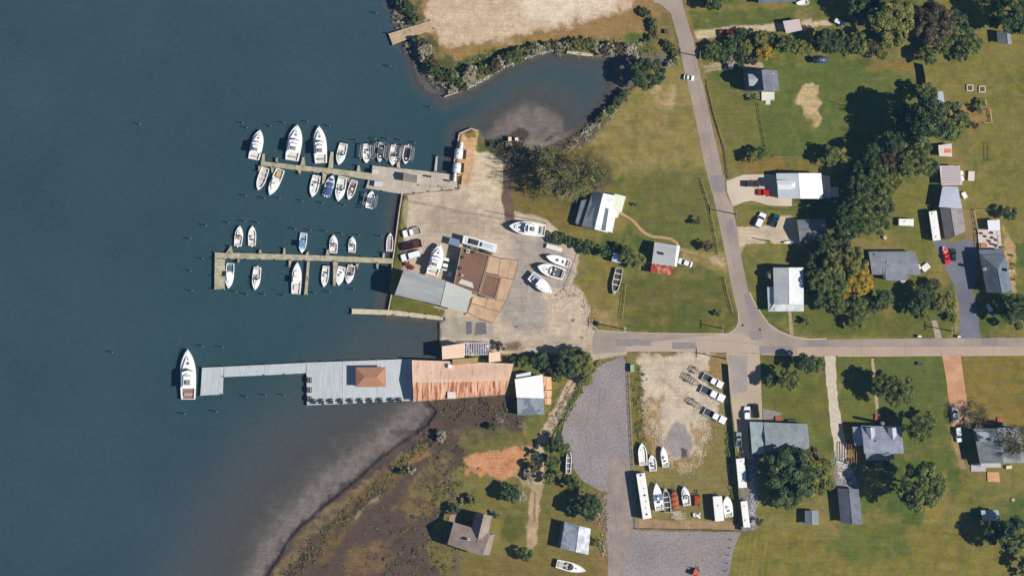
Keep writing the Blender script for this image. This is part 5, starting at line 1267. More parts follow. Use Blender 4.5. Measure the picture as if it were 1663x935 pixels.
# rusty brown workshop
T = building('workshop', 'workshop with flat rusty brown roof and pipes on it in the marina yard', 'workshop', [(750, 400.5), (795, 414.5), (777.5, 477.5), (737, 463.5)], 3.2, .2, 'flat', R_RUSTB, wallm=(190, 180, 170))
building('workshop_extension', 'lower square extension with brown roof, right of the flat-roofed workshop', 'building', [(788.5, 444), (813.5, 451), (804, 485.5), (778.5, 478)], 2.6, .1, 'flat', R_RUSTB, wallm=(190, 180, 170), windows=False)
for T_, q_ in ((T, None),):
    pass
PAR = flat((176, 158, 140), .9)
for nm_, q_, z_ in (('workshop', [(750, 400.5), (795, 414.5), (777.5, 477.5), (737, 463.5)], 3.38), ('workshop_extension', [(788.5, 444), (813.5, 451), (804, 485.5), (778.5, 478)], 2.78)):
    T_ = bpy.data.objects[nm_]; M_ = Matrix.Rotation(-T_.rotation_euler[2], 4, 'Z'); c_ = [M_ @ (P(*k_) - Vector((T_.location.x, T_.location.y, 0))) for k_ in q_]
    for a_, b_ in zip(c_, c_[1:] + c_[:1]):
        m_ = (a_ + b_) / 2 * .985; MB().obox(m_.x, m_.y, z_, (b_ - a_).length * .97, .22, .22, math.atan2(b_.y - a_.y, b_.x - a_.x)).build('parapet', PAR, T_)

pr = thing('roof_pipes', 'stack of white pipes lying on the brown workshop roof', 'pipes', 758, 460, 3.42, head(746, 456, 771, 464))
for i in range(5): MB().tube((-2.4 + .1 * i, -.6 + .3 * i, .15), (2.4 - .2 * i, -.6 + .3 * i, .15), .13, n=8).build('pipe', flat((240, 236, 228)), pr)
for (x, y, s_) in ((752, 418, .8), (748, 436, .9), (760, 408, 1.0), (770, 410, .7), (750.5, 447, .7)):
    q = thing('roof_unit', {752: 'dark vent box on the upper left strip of the brown workshop roof', 748: 'grey vent box midway down the left edge of the brown workshop roof', 760: 'squat unit at the top left of the brown workshop roof', 770: 'small unit at the top middle of the brown workshop roof', 750.5: 'white box at the lower left edge of the brown workshop roof'}[x], 'roof unit', x, y, 3.4)
    MB().obox(0, 0, 0, s_, s_, .6).build('housing', flat((226, 220, 206) if x in (750.5, 760) else (90, 84, 84)), q); MB().tube((0, 0, .6), (0, 0, .7), s_ * .3, n=10).build('fan_cowl', DARK, q)
T = building('yard_office', 'long white flat-topped building with dark skylight above the brown workshop', 'office', [(753, 382), (808, 397), (805, 410.5), (750.5, 395)], 3.0, .1, 'flat', R_WHITE, wallm=(244, 242, 236))
a = head(753, 382, 808, 397)
for (x, y, l, w_, c, nm) in ((768.5, 393, 3.2, 1.6, (60, 66, 76), 'skylight'), (792, 399.5, 3.4, 1.3, (200, 206, 214), 'roof_panel'), (781, 397, .5, 1.3, (70, 70, 74), 'roof_vent'), (760, 391, 1.1, 1.3, (236, 236, 232), 'roof_hatch')):
    p = Matrix.Rotation(-T.rotation_euler[2], 4, 'Z') @ (P(x, y) - Vector((T.location.x, T.location.y, 0)))
    MB().obox(p.x, p.y, 3.18, l, w_, .16, a - T.rotation_euler[2]).build(nm, flat(c, .4), T)
T = thing('awning', 'blue-grey tarpaulin awning left of the long white yard building', 'awning', 738, 393, 0, a)
MB().hexa([(-1.6, -1, 2), (1.6, -1, 2.4), (1.6, 1, 2.4), (-1.6, 1, 2)], [(-1.6, -1, 2.06), (1.6, -1, 2.46), (1.6, 1, 2.46), (-1.6, 1, 2.06)]).build('canvas', flat((130, 150, 176), .8), T)
for sx in (-1.5, 1.5):
    for sy in (-.9, .9): MB().tube((sx, sy, 0), (sx, sy, 2.1), .04).build('post', METAL, T)
# fuel dock kiosk and boxes
building('dock_kiosk', 'small grey-roofed kiosk on the fuel dock', 'kiosk', [(655.5, 281.5), (678, 285), (677, 297.5), (655, 294.5)], 2.3, .5, 'x', shingle('kiosk', (150, 142, 136)), z=.25, over=.2)
def crate(name, lb, cat, x, y, lx, ly, h, col, ang=0, z=0.0, lid=True):
    T = thing(name, lb, cat, x, y, z, ang); c = flat(col, .7, .12)
    MB().box(-lx / 2, lx / 2, -ly / 2, ly / 2, 0, h).build('body', c, T)
    if lid: MB().obox(0, 0, h, lx * 1.03, ly * 1.03, .08, 0, .95).build('lid', c, T)
    return T
crate('dock_box', 'pale grey storage box at the upper left corner of the fuel dock', 'storage box', 609, 279, 1.6, 1.3, 1.2, (216, 206, 196), -.1, .25)
crate('dock_box', 'white and grey storage box at the lower left corner of the fuel dock', 'storage box', 613.5, 299, 2.0, 1.6, 1.3, (206, 208, 212), -.1, .25)
crate('fuel_pump', 'dark fuel pump near the upper edge of the fuel dock', 'fuel pump', 698, 287, .9, .5, 1.5, (56, 54, 56), -.1, .25)
crate('fuel_pump', 'dark fuel pump box near the tanks end of the fuel dock', 'fuel pump', 730, 294, .5, .5, 1.5, (80, 74, 70), -.1, .25)
for i, (x, y, l) in enumerate(((689, 302, 3.2), (707, 304, 3.0), (719, 303, 2.2), (728, 306, 3.6), (622, 304, 1.6), (745, 285, 1.2))):
    T = thing('dock_bench', ['long', 'second', 'short', 'widest lower', 'left corner', 'tank side'][i] + ' low plank bench on the fuel dock', 'bench', x, y, .25, -.12)
    MB().obox(0, 0, .4, l, .4, .06).build('seat', WOOD, T)
    for s_ in (-1, 1): MB().obox(s_ * l * .42, 0, 0, .1, .36, .4).build('leg', DARK, T)
def tank(x, y, L, r, lb, col=(240, 240, 240), a=math.pi / 2 - .1):
    T = thing('storage_tank', lb, 'tank', x, y, 0, a); m = flat(col, .35)
    b = MB(); b.tube((-L / 2, 0, r + .5), (L / 2, 0, r + .5), r, n=18); b.tube((-L / 2 - .25, 0, r + .5), (-L / 2, 0, r + .5), r * .6, r, n=18); b.tube((L / 2, 0, r + .5), (L / 2 + .25, 0, r + .5), r, r * .6, n=18)
    b.build('vessel', m, T, True)
    for t in (-.3, .3): MB().obox(L * t, 0, 0, .3, r * 1.6, .7).build('saddle', flat((180, 176, 170), .9), T)
    MB().tube((0, 0, 2 * r + .4), (0, 0, 2 * r + .7), .2, n=8).build('filler_cap', METAL, T)
tank(745, 250, 2.6, 1.25, 'upper white fuel tank on the orange peninsula')
tank(742, 273, 2.5, 1.2, 'lower white fuel tank on the orange peninsula')
tank(749, 236, 1.5, .6, 'smallest white tank at the top of the peninsula')
tank(738.5, 288, 2.0, .5, 'slender white tank at the corner where the peninsula meets the fuel dock')
for x, y, w_ in ((755, 251, 15), (751.5, 273, 15), (748, 292, 16)):
    crate('containment_curb', {755: 'dark strip trough right of the upper fuel tank', 751.5: 'dark strip trough right of the lower fuel tank', 748: 'dark strip trough beside the slender tank'}[x], 'trough', x, y, .7, w_ * S, .35, (50, 44, 44), -.1, 0, False)
# restaurant group
T = building('rusty_warehouse', 'long warehouse with streaky rust gabled metal roof by the grey deck', 'warehouse', [(669.5, 584), (834, 590), (820, 640), (672, 651.5)], 2.9, 1.15, 'x', R_RUST, wallm=(210, 180, 160), ridge_t=.55, hip=0)
tp = [c for c in T.children if c.name.startswith('roof') and 'roof' == c.name.split('.')[0]]
tp[0].data.materials[0] = mat('salmon_roof_streaked', A(248, 216, 190), .75, .06, .4, stretch=(2.4, .3, 1), col2=A(206, 140, 104), s2=.6, lo=.53, hi=.70, fine=(2, .06)); tp[1].data.materials[0] = R_RUST2
seams(T, [(669.5, 584), (834, 590), (827, 617), (670.8, 621)], 3.08, 4.2, 'y', 90, R_SALM); seams(T, [(670.8, 621), (827, 617), (820, 640), (672, 651.5)], 4.2, 3.08, 'y', 90, R_RUST)
building('warehouse_wing', 'salmon flat-roofed wing above the rusty warehouse beside the water', 'building', [(718, 562), (754.5, 556.5), (754.5, 580), (718.5, 583)], 4.4, .1, 'flat', R_SALM, windows=False)
building('tan_lean_to', 'narrow tan lean-to between the rusty warehouse and the slatted yard', 'building', [(735, 583), (776, 580), (776, 589.5), (735, 592.5)], 3.6, .15, 'flat', mat('tan_roof', A(186, 156, 112), .9, .1, .6, col2=A(170, 138, 98)), windows=False)
building('tan_lean_to', 'small pinkish shed at the right end of the slatted yard', 'building', [(794, 572), (812, 571), (813, 586), (794, 588)], 2.6, .1, 'flat', R_SALM, windows=False)
T = thing('slatted_enclosure', 'roofless enclosure with white slats and clutter beside the salmon wing', 'pergola', 774.5, 566)
for i in range(15): MB().obox(-3.6 + i * .51, 0, 2.3, .16, 3.4, .1).build('slat', flat((226, 222, 230)), T)
for sy in (-1.75, 1.75): MB().obox(0, sy, 2.2, 7.6, .12, .14).build('beam', flat((236, 232, 228)), T)
for sx in (-3.7, 0, 3.7):
    for sy in (-1.75, 1.75): MB().obox(sx, sy, 0, .12, .12, 2.2).build('post', flat((236, 232, 228)), T)
m = MB()
for i in range(26): m.obox(rng.uniform(-3.4, 3.4), rng.uniform(-1.5, 1.5), .02, rng.uniform(.2, .9), rng.uniform(.2, .7), rng.uniform(.3, 1.2), rng.uniform(0, 3))
tag(m.build('stored_goods', mat('mixed_goods', A(96, 84, 110), .8, .5, 1.2, col2=A(220, 214, 220), s2=1.0), T), kind='stuff')
MB().box(-3.8, 3.8, -1.8, 1.8, 0.0, .03).build('floor_pad', flat((96, 84, 96), .9), T)
T = building('white_roofed_house', 'building with bright white upper roof and patched grey-blue lower roof by the warehouse end', 'building', [(836, 615), (881, 607.5), (883.5, 646), (839, 645)], 3.4, .3, 'shed_s', mat('white_roof_warm', (.8, .77, .73), .6, .03, .5), wallm=(220, 210, 200))
roofpart(T, [(839.5, 645.5), (883, 645.5), (883.5, 672), (840.5, 674)], 2.75, .5, 'shed_s', mat('patched_blue_grey_roof', A(112, 122, 136), .8, .1, .4, col2=A(146, 154, 160), s2=.25, lo=.48, hi=.52), base=0)
for q in ((881.5, 610, 895, 612, 896, 632, 883, 632), (884, 633, 896, 634, 895, 645, 884, 645), (884, 646, 895, 646, 895, 656, 885, 656)):
    building('lean_to', {610: 'rusty pink lean-to at the upper right side of the white-roofed building', 633: 'rust-streaked pink lean-to, middle one beside the white-roofed building', 646: 'small pink lean-to, lowest beside the white-roofed building'}[q[1]], 'shed', [(q[0], q[1]), (q[2], q[3]), (q[4], q[5]), (q[6], q[7])], 2.3, .3, 'shed_e', R_RUST2, windows=False, over=.15)
building('porch_roof', 'white awning strip above the bright white roof', 'awning', [(838, 608), (862, 603), (862, 609), (838, 613.5)], 2.6, .1, 'flat', R_WHITE, windows=False, over=.15)
crate('roof_box', 'square white unit on the lower edge of the rusty warehouse roof', 'roof unit', 733.5, 641, 2.4, 2.0, 1.0, (226, 216, 212), 0, 3.0, False)
crate('roof_box', 'small white hatch at the top of the rusty warehouse roof', 'roof unit', 730.5, 594, 1.0, 1.2, 1.1, (240, 232, 226), 0, 3.1)
T = building('gazebo_roof', 'open gazebo with hipped terracotta roof on the grey deck', 'gazebo', [(578, 596), (627, 595.5), (627, 627.5), (578, 628)], 2.5, 1.3, 'x', R_TERRA, hip=.30, windows=False, over=.2, z=.3)
for c in list(T.children):
    if c.name.startswith('wall'): bpy.data.objects.remove(c)
T.name = 'gazebo'
for sx in (-4.1, -1.4, 1.4, 4.1):
    for sy in (-2.6, 2.6): MB().obox(sx, sy, 0, .16, .16, 2.5).build('post', flat((150, 110, 84), .8), T)
# picnic benches along the deck edge
def picnic(x, y, a, lb):
    T = thing('picnic_table', lb, 'picnic table', x, y, .31, a, 'dark picnic tables along the edge of the grey deck'); m = flat((44, 46, 54), .7)
    MB().box(-.8, .8, -.3, .3, .68, .74).build('tabletop', m, T)
    for s_ in (1, -1):
        MB().box(-.8, .8, s_ * .6 - .13, s_ * .6 + .13, .42, .47).build('bench', m, T)
        MB().hexa([(s_ * .6 - .05, -.7, 0), (s_ * .6 + .05, -.7, 0), (s_ * .6 + .05, -.6, 0), (s_ * .6 - .05, -.6, 0)], [(s_ * .6 - .05, .2, .68), (s_ * .6 + .05, .2, .68), (s_ * .6 + .05, .3, .68), (s_ * .6 - .05, .3, .68)]).build('leg', m, T)
for i, x in enumerate((509, 522, 537, 553, 569, 585, 601, 617, 635, 648)): picnic(x, 651.5 - i * .25, .05, 'dark picnic table in the row along the lower edge of the grey deck')
for y in (617, 633, 647.5): picnic(502.5, y, math.pi / 2, 'dark picnic table in the column along the left edge of the grey deck')
# houses -------------------------------------------------
T = building('house', 'white house with crossed gables beside the big bare tree', 'house', [(962, 311), (998, 318), (987, 378), (944, 368)], 3.4, 2.9, 'y', R_OFFW, ridge_t=.48)
roofpart(T, [(975, 336), (1001, 343), (994, 378), (971, 372)], 3.5, 2.6, 'y', R_OFFW)
roofpart(T, [(998, 315), (1016, 319.5), (1009, 345), (992, 341)], 2.6, .4, 'shed_e', mat('cream_metal', A(226, 228, 206), .5, .04, .6))
roofpart(T, [(944, 326), (955, 323), (943, 368), (934, 362)], 2.2, .4, 'shed_w', R_GREY, base=None)
roofpart(T, [(993, 342), (1006, 344), (1003, 354), (992, 351)], 2.2, .1, 'shed_e', flat((226, 222, 220)), base=None, nm='porch_roof')
T = building('house', 'cottage with weathered grey metal roof and rusty red porch at its lower end', 'house', [(1062.5, 393), (1099, 399), (1094, 432.5), (1058, 428)], 3.0, .9, 'x', R_METAL, chim=[(1075, 412, 5.0, (70, 64, 64))], wallm=(226, 220, 210))
roofpart(T, [(1058, 428.3), (1094, 433), (1092, 447), (1056, 442)], 2.4, .5, 'shed_s', R_REDR, base=None)
roofpart(T, [(1099, 398), (1104, 400), (1098.5, 433), (1094.5, 433)], 2.4, .4, 'shed_e', flat((212, 216, 208)), base=None)
T = building('house', 'tall house with grey gable, pale west dormer and white rear deck north of the lawn', 'house', [(1206, 115.5), (1261, 115.5), (1265, 149), (1209, 149)], 3.4, 5.4, 'y', R_DARK, chim=[], vents=((1254, 121, .5, (200, 196, 190), 5.2), (1237, 120, .4, (220, 216, 210), 7)), ridge_t=.52)
roofpart(T, [(1213, 122), (1234, 122), (1234, 141), (1215, 141)], 6.3, 1.5, 'xe', R_LIGHT)
T2 = thing('rear_deck', 'white rear deck with steps below the tall grey-gabled house', 'deck', 1247, 157)
MB().box(-1.9, 1.9, -1.2, 1.4, .5, .6).build('platform', flat((222, 216, 204), .8), T2)
for sx in (-1.8, 1.8):
    for sy in (-1.1, 1.3): MB().obox(sx, sy, 0, .14, .14, 1.5).build('post', flat((230, 226, 218)), T2)
for i in range(4): MB().box(-.7, .7, -1.5 - i * .3, -1.22 - i * .3, .38 - i * .11, .45 - i * .11).build('step', flat((222, 216, 204), .8), T2)
T = building('house', 'house with grey roof cut by the top edge of the photo', 'house', [(1230, -32), (1290, -34), (1292.5, 4), (1231, 7)], 3.0, 1.6, 'x', R_SLATE)
building('carport', 'pale pinkish flat-roofed carport at the end of the sandy drive', 'carport', [(1270.5, 35.5), (1297.5, 32), (1302, 50), (1276, 55.5)], 2.4, .1, 'flat', mat('carport_roof', A(206, 192, 190), .6, .04, .6), windows=False)
T = building('house', 'white metal-roofed house with west dormer behind the white concrete drive', 'house', [(1259.5, 282), (1332.5, 282), (1336.5, 323), (1263, 323)], 3.2, 2.2, 'y', R_WHITE, ridge_t=.48)
roofpart(T, [(1260, 293.5), (1295, 293.5), (1295, 308), (1262, 308)], 4.6, .9, 'xe', R_WHITE)
for i in range(10): pass
seams(T, [(1294, 282), (1332.5, 282), (1336.5, 323), (1296, 323)], 5.45, 3.35, 'x', 26, R_WHITE)
def deckthing(lb, q, h=.5, m=None, posts=True, furniture=0, cat='deck', name='patio_deck'):
    cx = sum(p[0] for p in q) / 4; cy = sum(p[1] for p in q) / 4
    T = thing(name, lb, cat, cx, cy); c = [P(*p) - P(cx, cy) for p in (q[3], q[2], q[1], q[0])]; m = m or flat((206, 196, 190), .85)
    MB().prism([(p.x, p.y) for p in c], .05, h).build('platform', m, T)
    if posts:
        for i in range(4):
            a_, b_ = c[i], c[(i + 1) % 4]; k = max(1, int((b_ - a_).length / 1.8))
            for j in range(k): p = lerp(a_, b_, j / k) * .97; MB().obox(p.x, p.y, h, .1, .1, .95).build('post', m, T)
            mm = (a_ + b_) / 2 * .97; MB().obox(mm.x, mm.y, h + .9, (b_ - a_).length * .96, .08, .06, math.atan2(b_.y - a_.y, b_.x - a_.x)).build('rail', m, T)
    return T
deckthing('white deck with railings behind the white metal-roofed house', [(1335, 285), (1347, 285), (1349, 322), (1338, 322)], .6)
deckthing('lower white landing stepping out towards the grove from the white house deck', [(1348, 304), (1361, 304), (1362, 320), (1350, 320)], .4)
T = building('garage', 'grey shingled garage partly under the trees at the gravel parking', 'garage', [(1293, 357), (1339, 355), (1343.5, 388.5), (1298, 392)], 2.7, 1.3, 'x', shingle('gar', (132, 134, 138)))
T = building('house', 'house with pale metal roof and wraparound porch in the tree shade at the road bend', 'house', [(1254.5, 434.5), (1303.5, 434.5), (1304, 494), (1256, 494)], 4.2, 1.7, 'y', mat('pale_shade_roof', A(214, 216, 214), .5, .05, .5, fine=(2, .05), col2=A(196, 200, 204), s2=.2), over=.3)
roofpart(T, [(1245, 466), (1258, 466), (1258, 505), (1247, 505.5)], 2.9, .6, 'shed_w', R_OFFW, base=None, nm='porch_roof'); roofpart(T, [(1256, 492), (1304, 492), (1304.5, 505.5), (1247.5, 505.5)], 2.95, .9, 'shed_s', R_OFFW, base=None, nm='porch_roof')
T = building('house', 'long low house with blue-grey shingle roof beside the yellow tree', 'house', [(1409, 408.5), (1485, 408), (1494, 446), (1415, 446)], 2.9, .9, 'x', R_GREY, vents=((1419, 413, .4, (90, 90, 94), 3.2), (1440, 426, .4, (200, 200, 200), 3.8)))
roofpart(T, [(1436, 428), (1472, 428), (1472, 456), (1437, 455)], 2.95, .75, 'shed_s', R_GREY)
roofpart(T, [(1430, 430), (1432, 430), (1436, 452), (1434, 452)], 2.9, .7, 'shed_s', R_DARK, base=None, nm='roof_ridge_trim')
T = building('workshop', 'long dark-roofed workshop beside the white travel trailer', 'workshop', [(1525, 338), (1561, 340), (1566, 375.5), (1534, 391)], 3.2, 1.7, 'y', shingle('ws', (148, 142, 146)), ridge_t=.45)
T = building('metal_barn', 'pale metal roof with a dark red rust stain above the long dark workshop', 'barn', [(1529, 303), (1553.5, 304), (1561, 339.5), (1523, 336.5)], 3.4, .6, 'shed_w', mat('stained_metal_roof', A(200, 204, 218), .55, .05, .3, fine=(2, .05)), windows=False)
st = MB()
for (x, y, r_) in ((1541, 311, .45), (1546, 316, .8), (1549, 318, .9), (1552, 321, .8), (1546, 320, .6), (1550, 324, .5), (1556, 320, .35)):
    p = Matrix.Rotation(-T.rotation_euler[2], 4, 'Z') @ (P(x, y) - Vector((T.location.x, T.location.y, 0)))
    st.add([(p.x + r_ * math.cos(t_) * rng.uniform(.6, 1.2), p.y + r_ * math.sin(t_) * rng.uniform(.5, 1), 0) for t_ in [i * .785 for i in range(8)]], [tuple(range(8))])
so = st.build('rust_stain', mat('rust_stain_red', A(112, 60, 72), .9, .3, 2), T)
for v in so.data.vertices:
    # lie on the sloping sheet
    w_ = v.co; v.co.z = 0
Z0 = [c for c in T.children if c.name.startswith('roof')][0]
import mathutils.bvhtree as bt_
bv = bt_.BVHTree.FromPolygons([v.co for v in Z0.data.vertices], [p.vertices[:] for p in Z0.data.polygons])
for v in so.data.vertices:
    hit = bv.ray_cast(Vector((v.co.x, v.co.y, 20)), Vector((0, 0, -1)))
    v.co.z = (hit[0].z if hit[0] else 3.6) + .012
T = building('greenhouse', 'low shed roofed with pinkish white slats in dashed rows', 'greenhouse', [(1524.5, 269.5), (1557, 270), (1562, 300.5), (1527.5, 301)], 2.9, .1, 'flat', flat((214, 204, 206), .8), windows=False)
for r_ in range(10):
    m = MB()
    for k in range(20): m.box(-2.7 + k * .28, -2.7 + k * .28 + .17, -2.45 + r_ * .52, -2.45 + r_ * .52 + .22, 3.09, 3.13)
    tag(m.build('roof_dashes', flat((126, 84, 98), .8), T), kind='stuff')
building('shed', 'small pale shed with an orange tarp on its roof', 'shed', [(1522.5, 236.5), (1544.5, 233.5), (1545, 255), (1524.5, 254)], 2.2, .2, 'flat', mat('pinkwhite', A(226, 208, 202), .7, .08, 1), windows=False)
crate('tarp', 'bright orange tarp on the roof of the small pale shed', 'tarp', 1538.5, 245.5, 2.0, 1.2, .08, (232, 124, 90), 0, 2.4, False)
building('shed', 'pale blue metal shed roof beside the tall dark trees right of the lawn', 'shed', [(1515, 150), (1530, 149), (1533, 169), (1520, 169)], 2.6, .3, 'shed_w', mat('paleblue_roof', A(196, 206, 222), .5, .05, .5), windows=False)
T = building('house', 'house with dark hipped roof and white chimney cap right of the blue-grey drive', 'house', [(1589, 413), (1631, 415), (1642, 475), (1600, 475)], 4.6, 2.6, 'y', R_SLATE, hip=.38, chim=[(1634, 439, 7.6, (220, 220, 226)), (1596, 437, 6.4, (226, 226, 230))], ridge_t=.55, hipends=(1, 0))
roofpart(T, [(1588, 405.5), (1628, 405.5), (1629, 415), (1589, 415)], 3.6, .3, 'shed_n', R_SLATE)
deckthing('pale furnished patio deck above the dark hipped house', [(1587, 372), (1624, 374), (1627, 404), (1590, 404)], .4, flat((212, 196, 188), .85))
building('shed', 'small square shed with bright white roof on the patio', 'shed', [(1602, 358), (1622, 357), (1623, 374), (1604, 374)], 2.5, .1, 'flat', R_WHITE, windows=False)
fence('pen_fence', 'wooden pen frame above the patio shed', [(1582, 341), (1617, 340), (1622, 372), (1588, 374), (1582, 341)], 1.2, 2, 4, flat((214, 206, 176), .8))
for i, (x, y, c) in enumerate(((1594, 379, (60, 60, 64)), (1611, 378, (56, 56, 60)), (1612, 386, (110, 96, 150)), (1600, 384, (150, 120, 110)), (1618, 390, (120, 90, 90)), (1607, 392, (70, 66, 70)), (1613, 397, (60, 60, 66)))):
    T = thing('patio_chair', ['dark chair near the upper left patio corner', 'dark chair by the white patio shed', 'purple cushioned chair on the patio', 'brown chair in the middle of the patio', 'reddish chair at the right patio rail', 'dark chair low in the middle of the patio', 'dark chair nearest the hipped house'][i], 'chair', x, y, .42, i)
    MB().box(-.3, .3, -.3, .3, .35, .45).build('seat', flat(c, .8), T); MB().box(-.3, -.22, -.3, .3, .45, .95).build('backrest', flat(c, .8), T)
    for sx in (-.25, .25):
        for sy in (-.25, .25): MB().obox(sx, sy, 0, .06, .06, .35).build('leg', DARK, T)
crate('hot_tub', 'square tan hot tub in the lower left corner of the patio', 'hot tub', 1597.5, 399, 2.0, 1.3, .7, (184, 132, 96), 0, .42)
# south side
T = building('house', 'long grey bungalow half hidden by the big oak, chimney near its left wing', 'house', [(1239, 684.5), (1310, 687.5), (1314, 733), (1243, 733)], 3.6, 1.0, 'x', R_BUNG, vents=((1308, 712, .6, (60, 60, 60), 4.2), (1240, 700, .8, (210, 206, 200), 3.6)))
roofpart(T, [(1216.5, 684), (1238, 684.5), (1242, 735), (1220.5, 736)], 3.4, .3, 'shed_w', shingle('wing', (166, 182, 182)))
T = building('house', 'grey house with two dormers and brick chimney at the white gravel drive', 'house', [(1396.5, 690), (1461.5, 691.5), (1465.5, 735), (1401.5, 735)], 4.6, 2.0, 'x', shingle('dorm', (158, 162, 180)), chim=[(1431, 686, 7.4, (206, 204, 204))], vents=((1450, 722, .4, (90, 90, 96), 5.3), (1436, 720, .35, (220, 220, 220), 5.6), (1419, 714, .6, (50, 50, 54), 6.3),))
roofpart(T, [(1404, 693), (1418, 693), (1419, 712), (1406, 712)], 5.9, .9, 'y', R_LIGHT, nm='dormer_roof', base=4)
roofpart(T, [(1439, 693), (1453, 693), (1454, 712), (1441, 712)], 5.9, .9, 'y', R_LIGHT, nm='dormer_roof', base=4)
roofpart(T, [(1383, 692), (1400, 692), (1402, 722), (1387, 722)], 3.6, .8, 'shed_w', R_LIGHT)
roofpart(T, [(1404, 735), (1450, 735), (1451, 745), (1406, 747)], 2.8, .5, 'shed_s', R_BUNG, base=None, nm='porch_roof')
crate('front_stoop', 'red brick stoop at the top side of the dormered grey house', 'porch', 1426, 677.5, 1.9, 1.9, .5, (180, 92, 80), 0, 0, False); crate('front_stoop', 'red brick stoop at the top side of the green-grey roofed house', 'porch', 1623.5, 682, 1.4, 1.7, .5, (186, 92, 78), 0, 0, False); crate('front_stoop', 'red brick stoop at the top side of the long grey bungalow', 'porch', 1264, 679.5, 1.8, 1.4, .5, (176, 86, 76), 0, 0, False)
crate('propane_box', 'dark oblong tank against the top wall of the long grey bungalow', 'tank', 1286, 683, 2.6, .8, .9, (66, 74, 66), 0)
T = thing('pergola', 'reddish timber pergola frame beside the dormered grey house', 'pergola', 1382, 735)
for i in range(5): MB().obox(-1.5 + i * .75, 0, 2.4, .14, 5.6, .14).build('beam', flat((178, 116, 100), .8), T)
for sx in (-1.5, 1.5):
    for sy in (-2.7, 2.7): MB().obox(sx, sy, 0, .16, .16, 2.4).build('post', flat((200, 190, 180), .8), T)
T = building('house', 'green-grey roofed house with red chimney under the purplish bare tree, at the salmon drive', 'house', [(1578.5, 695), (1653, 693), (1662, 750), (1589, 751)], 4.6, 2.0, 'y', R_GREEN, chim=[(1628, 688, 7.2, (206, 206, 204)), (1607, 712, 7.4, (190, 194, 196))], ridge_t=.5)
roofpart(T, [(1600, 716), (1652, 716), (1656, 748), (1606, 748)], 5.0, 1.4, 'xw', R_GREEN, base=4)
roofpart(T, [(1582, 700), (1603, 700), (1604, 716), (1586, 716)], 5.6, .9, 'xw', R_LIGHT, nm='dormer_roof', base=4)
roofpart(T, [(1618, 693), (1634, 693), (1634, 712), (1620, 712)], 6.2, .8, 'y', R_LIGHT, nm='dormer_roof', base=4)
roofpart(T, [(1590, 740), (1622, 740), (1624, 758), (1592, 758)], 3.2, .6, 'shed_s', flat((190, 186, 188)), base=None, nm='porch_roof')
deckthing('grey paved patio deck below the green-grey roofed house', [(1577, 752), (1600, 751), (1601, 765), (1577, 765)], .3, flat((186, 182, 190), .85), False)
deckthing('tan wooden platform on the lawn below the green-grey roofed house', [(1603, 766), (1622, 766), (1624, 782), (1604, 781.5)], .35, mat('tanwood', A(206, 160, 116), .8, .1, 1), False)
building('garage', 'dark grey gabled garage below the dormered house', 'garage', [(1359, 791.5), (1393.5, 793), (1399, 850.5), (1364.5, 848)], 2.7, 1.7, 'y', R_DARK, ridge_t=.52)
building('shed', 'small two-tone grey shed left of the dark gabled garage', 'shed', [(1306.5, 828), (1328, 828), (1329, 851.5), (1306.5, 850)], 2.2, .9, 'y', R_GREY)
building('shed', 'pale grey shed under the dark tree at the lower right', 'shed', [(1591.5, 827.5), (1620, 827), (1623, 844), (1594, 845)], 2.4, .6, 'x', R_LIGHT)
building('shed', 'small grey shed near the top right corner', 'shed', [(1617.5, 52), (1640, 54), (1642, 73), (1619, 71)], 2.4, 1.6, 'y', R_GREY, ridge_t=.68)
T = building('house', 'brown-roofed house with crossed gables and white chimney at the bottom, beside the marsh', 'house', [(737, 846), (797, 864), (783, 901), (727, 882)], 4.4, 2.6, 'x', R_BROWN, chim=[(761, 873, 8.2, (236, 232, 226))], over=.3, ridge_t=.42)
roofpart(T, [(773, 829), (799.5, 836), (789, 882), (761, 874)], 4.4, 2.7, 'y', R_BROWN)
roofpart(T, [(793, 868), (803, 866), (795, 900), (783, 899)], 3.4, .9, 'shed_e', R_BROWN)
roofpart(T, [(732, 834), (740, 834), (738, 848), (728, 846)], 2.8, .3, 'shed_w', mat('porch_pink', A(186, 150, 136), .8, .08, 1), base=None, nm='porch_roof')
T = building('house', 'small house with white roof patches and grey lower slope in the dark tree shade', 'house', [(917, 845), (959, 857), (955, 899), (910, 888)], 3.6, 2.2, 'y', mat('patchy_white_roof', A(212, 216, 222), .7, .06, .5, col2=A(160, 166, 178), s2=.5), ridge_t=.55)
roofpart(T, [(913, 846), (919, 846), (910, 888), (906, 884)], 2.4, .2, 'shed_w', R_GREY, base=None)
T = building('shed', 'small pale blue shed under the trees above the derelict boat', 'shed', [(996, 411), (1011, 414), (1008, 428), (993, 424)], 2.2, .4, 'x', mat('paleshed', A(196, 208, 222), .6, .08, 1), windows=False)
# tanks, boxes, furniture
tank(1332, 98, 4.0, 1.0, 'dark blue horizontal tank under the hedge north of the lawn', (70, 86, 110), .02)
for x, y, lb in ((1575, 143, 'left square raised bed frame on the right-hand lawn'), (1595, 145, 'right square raised bed frame on the right-hand lawn')):
    T = thing('raised_bed', lb, 'planter', x, y); w_ = .85
    for s_ in (1, -1): MB().box(-w_, w_, s_ * w_ - .12, s_ * w_ + .12, 0, .45).build('side_board', flat((226, 216, 190)), T); MB().box(s_ * w_ - .12, s_ * w_ + .12, -w_ + .12, w_ - .12, 0, .45).build('end_board', flat((226, 216, 190)), T)
    MB().box(-w_ + .12, w_ - .12, -w_ + .12, w_ - .12, 0, .3).build('soil', flat((96, 84, 74), .95, .3), T)
fence('garden_fence', 'cream fence around the brown vegetable plot', [(1537, 167), (1540, 186)], 1.2, 3, 3, flat((220, 210, 180)))
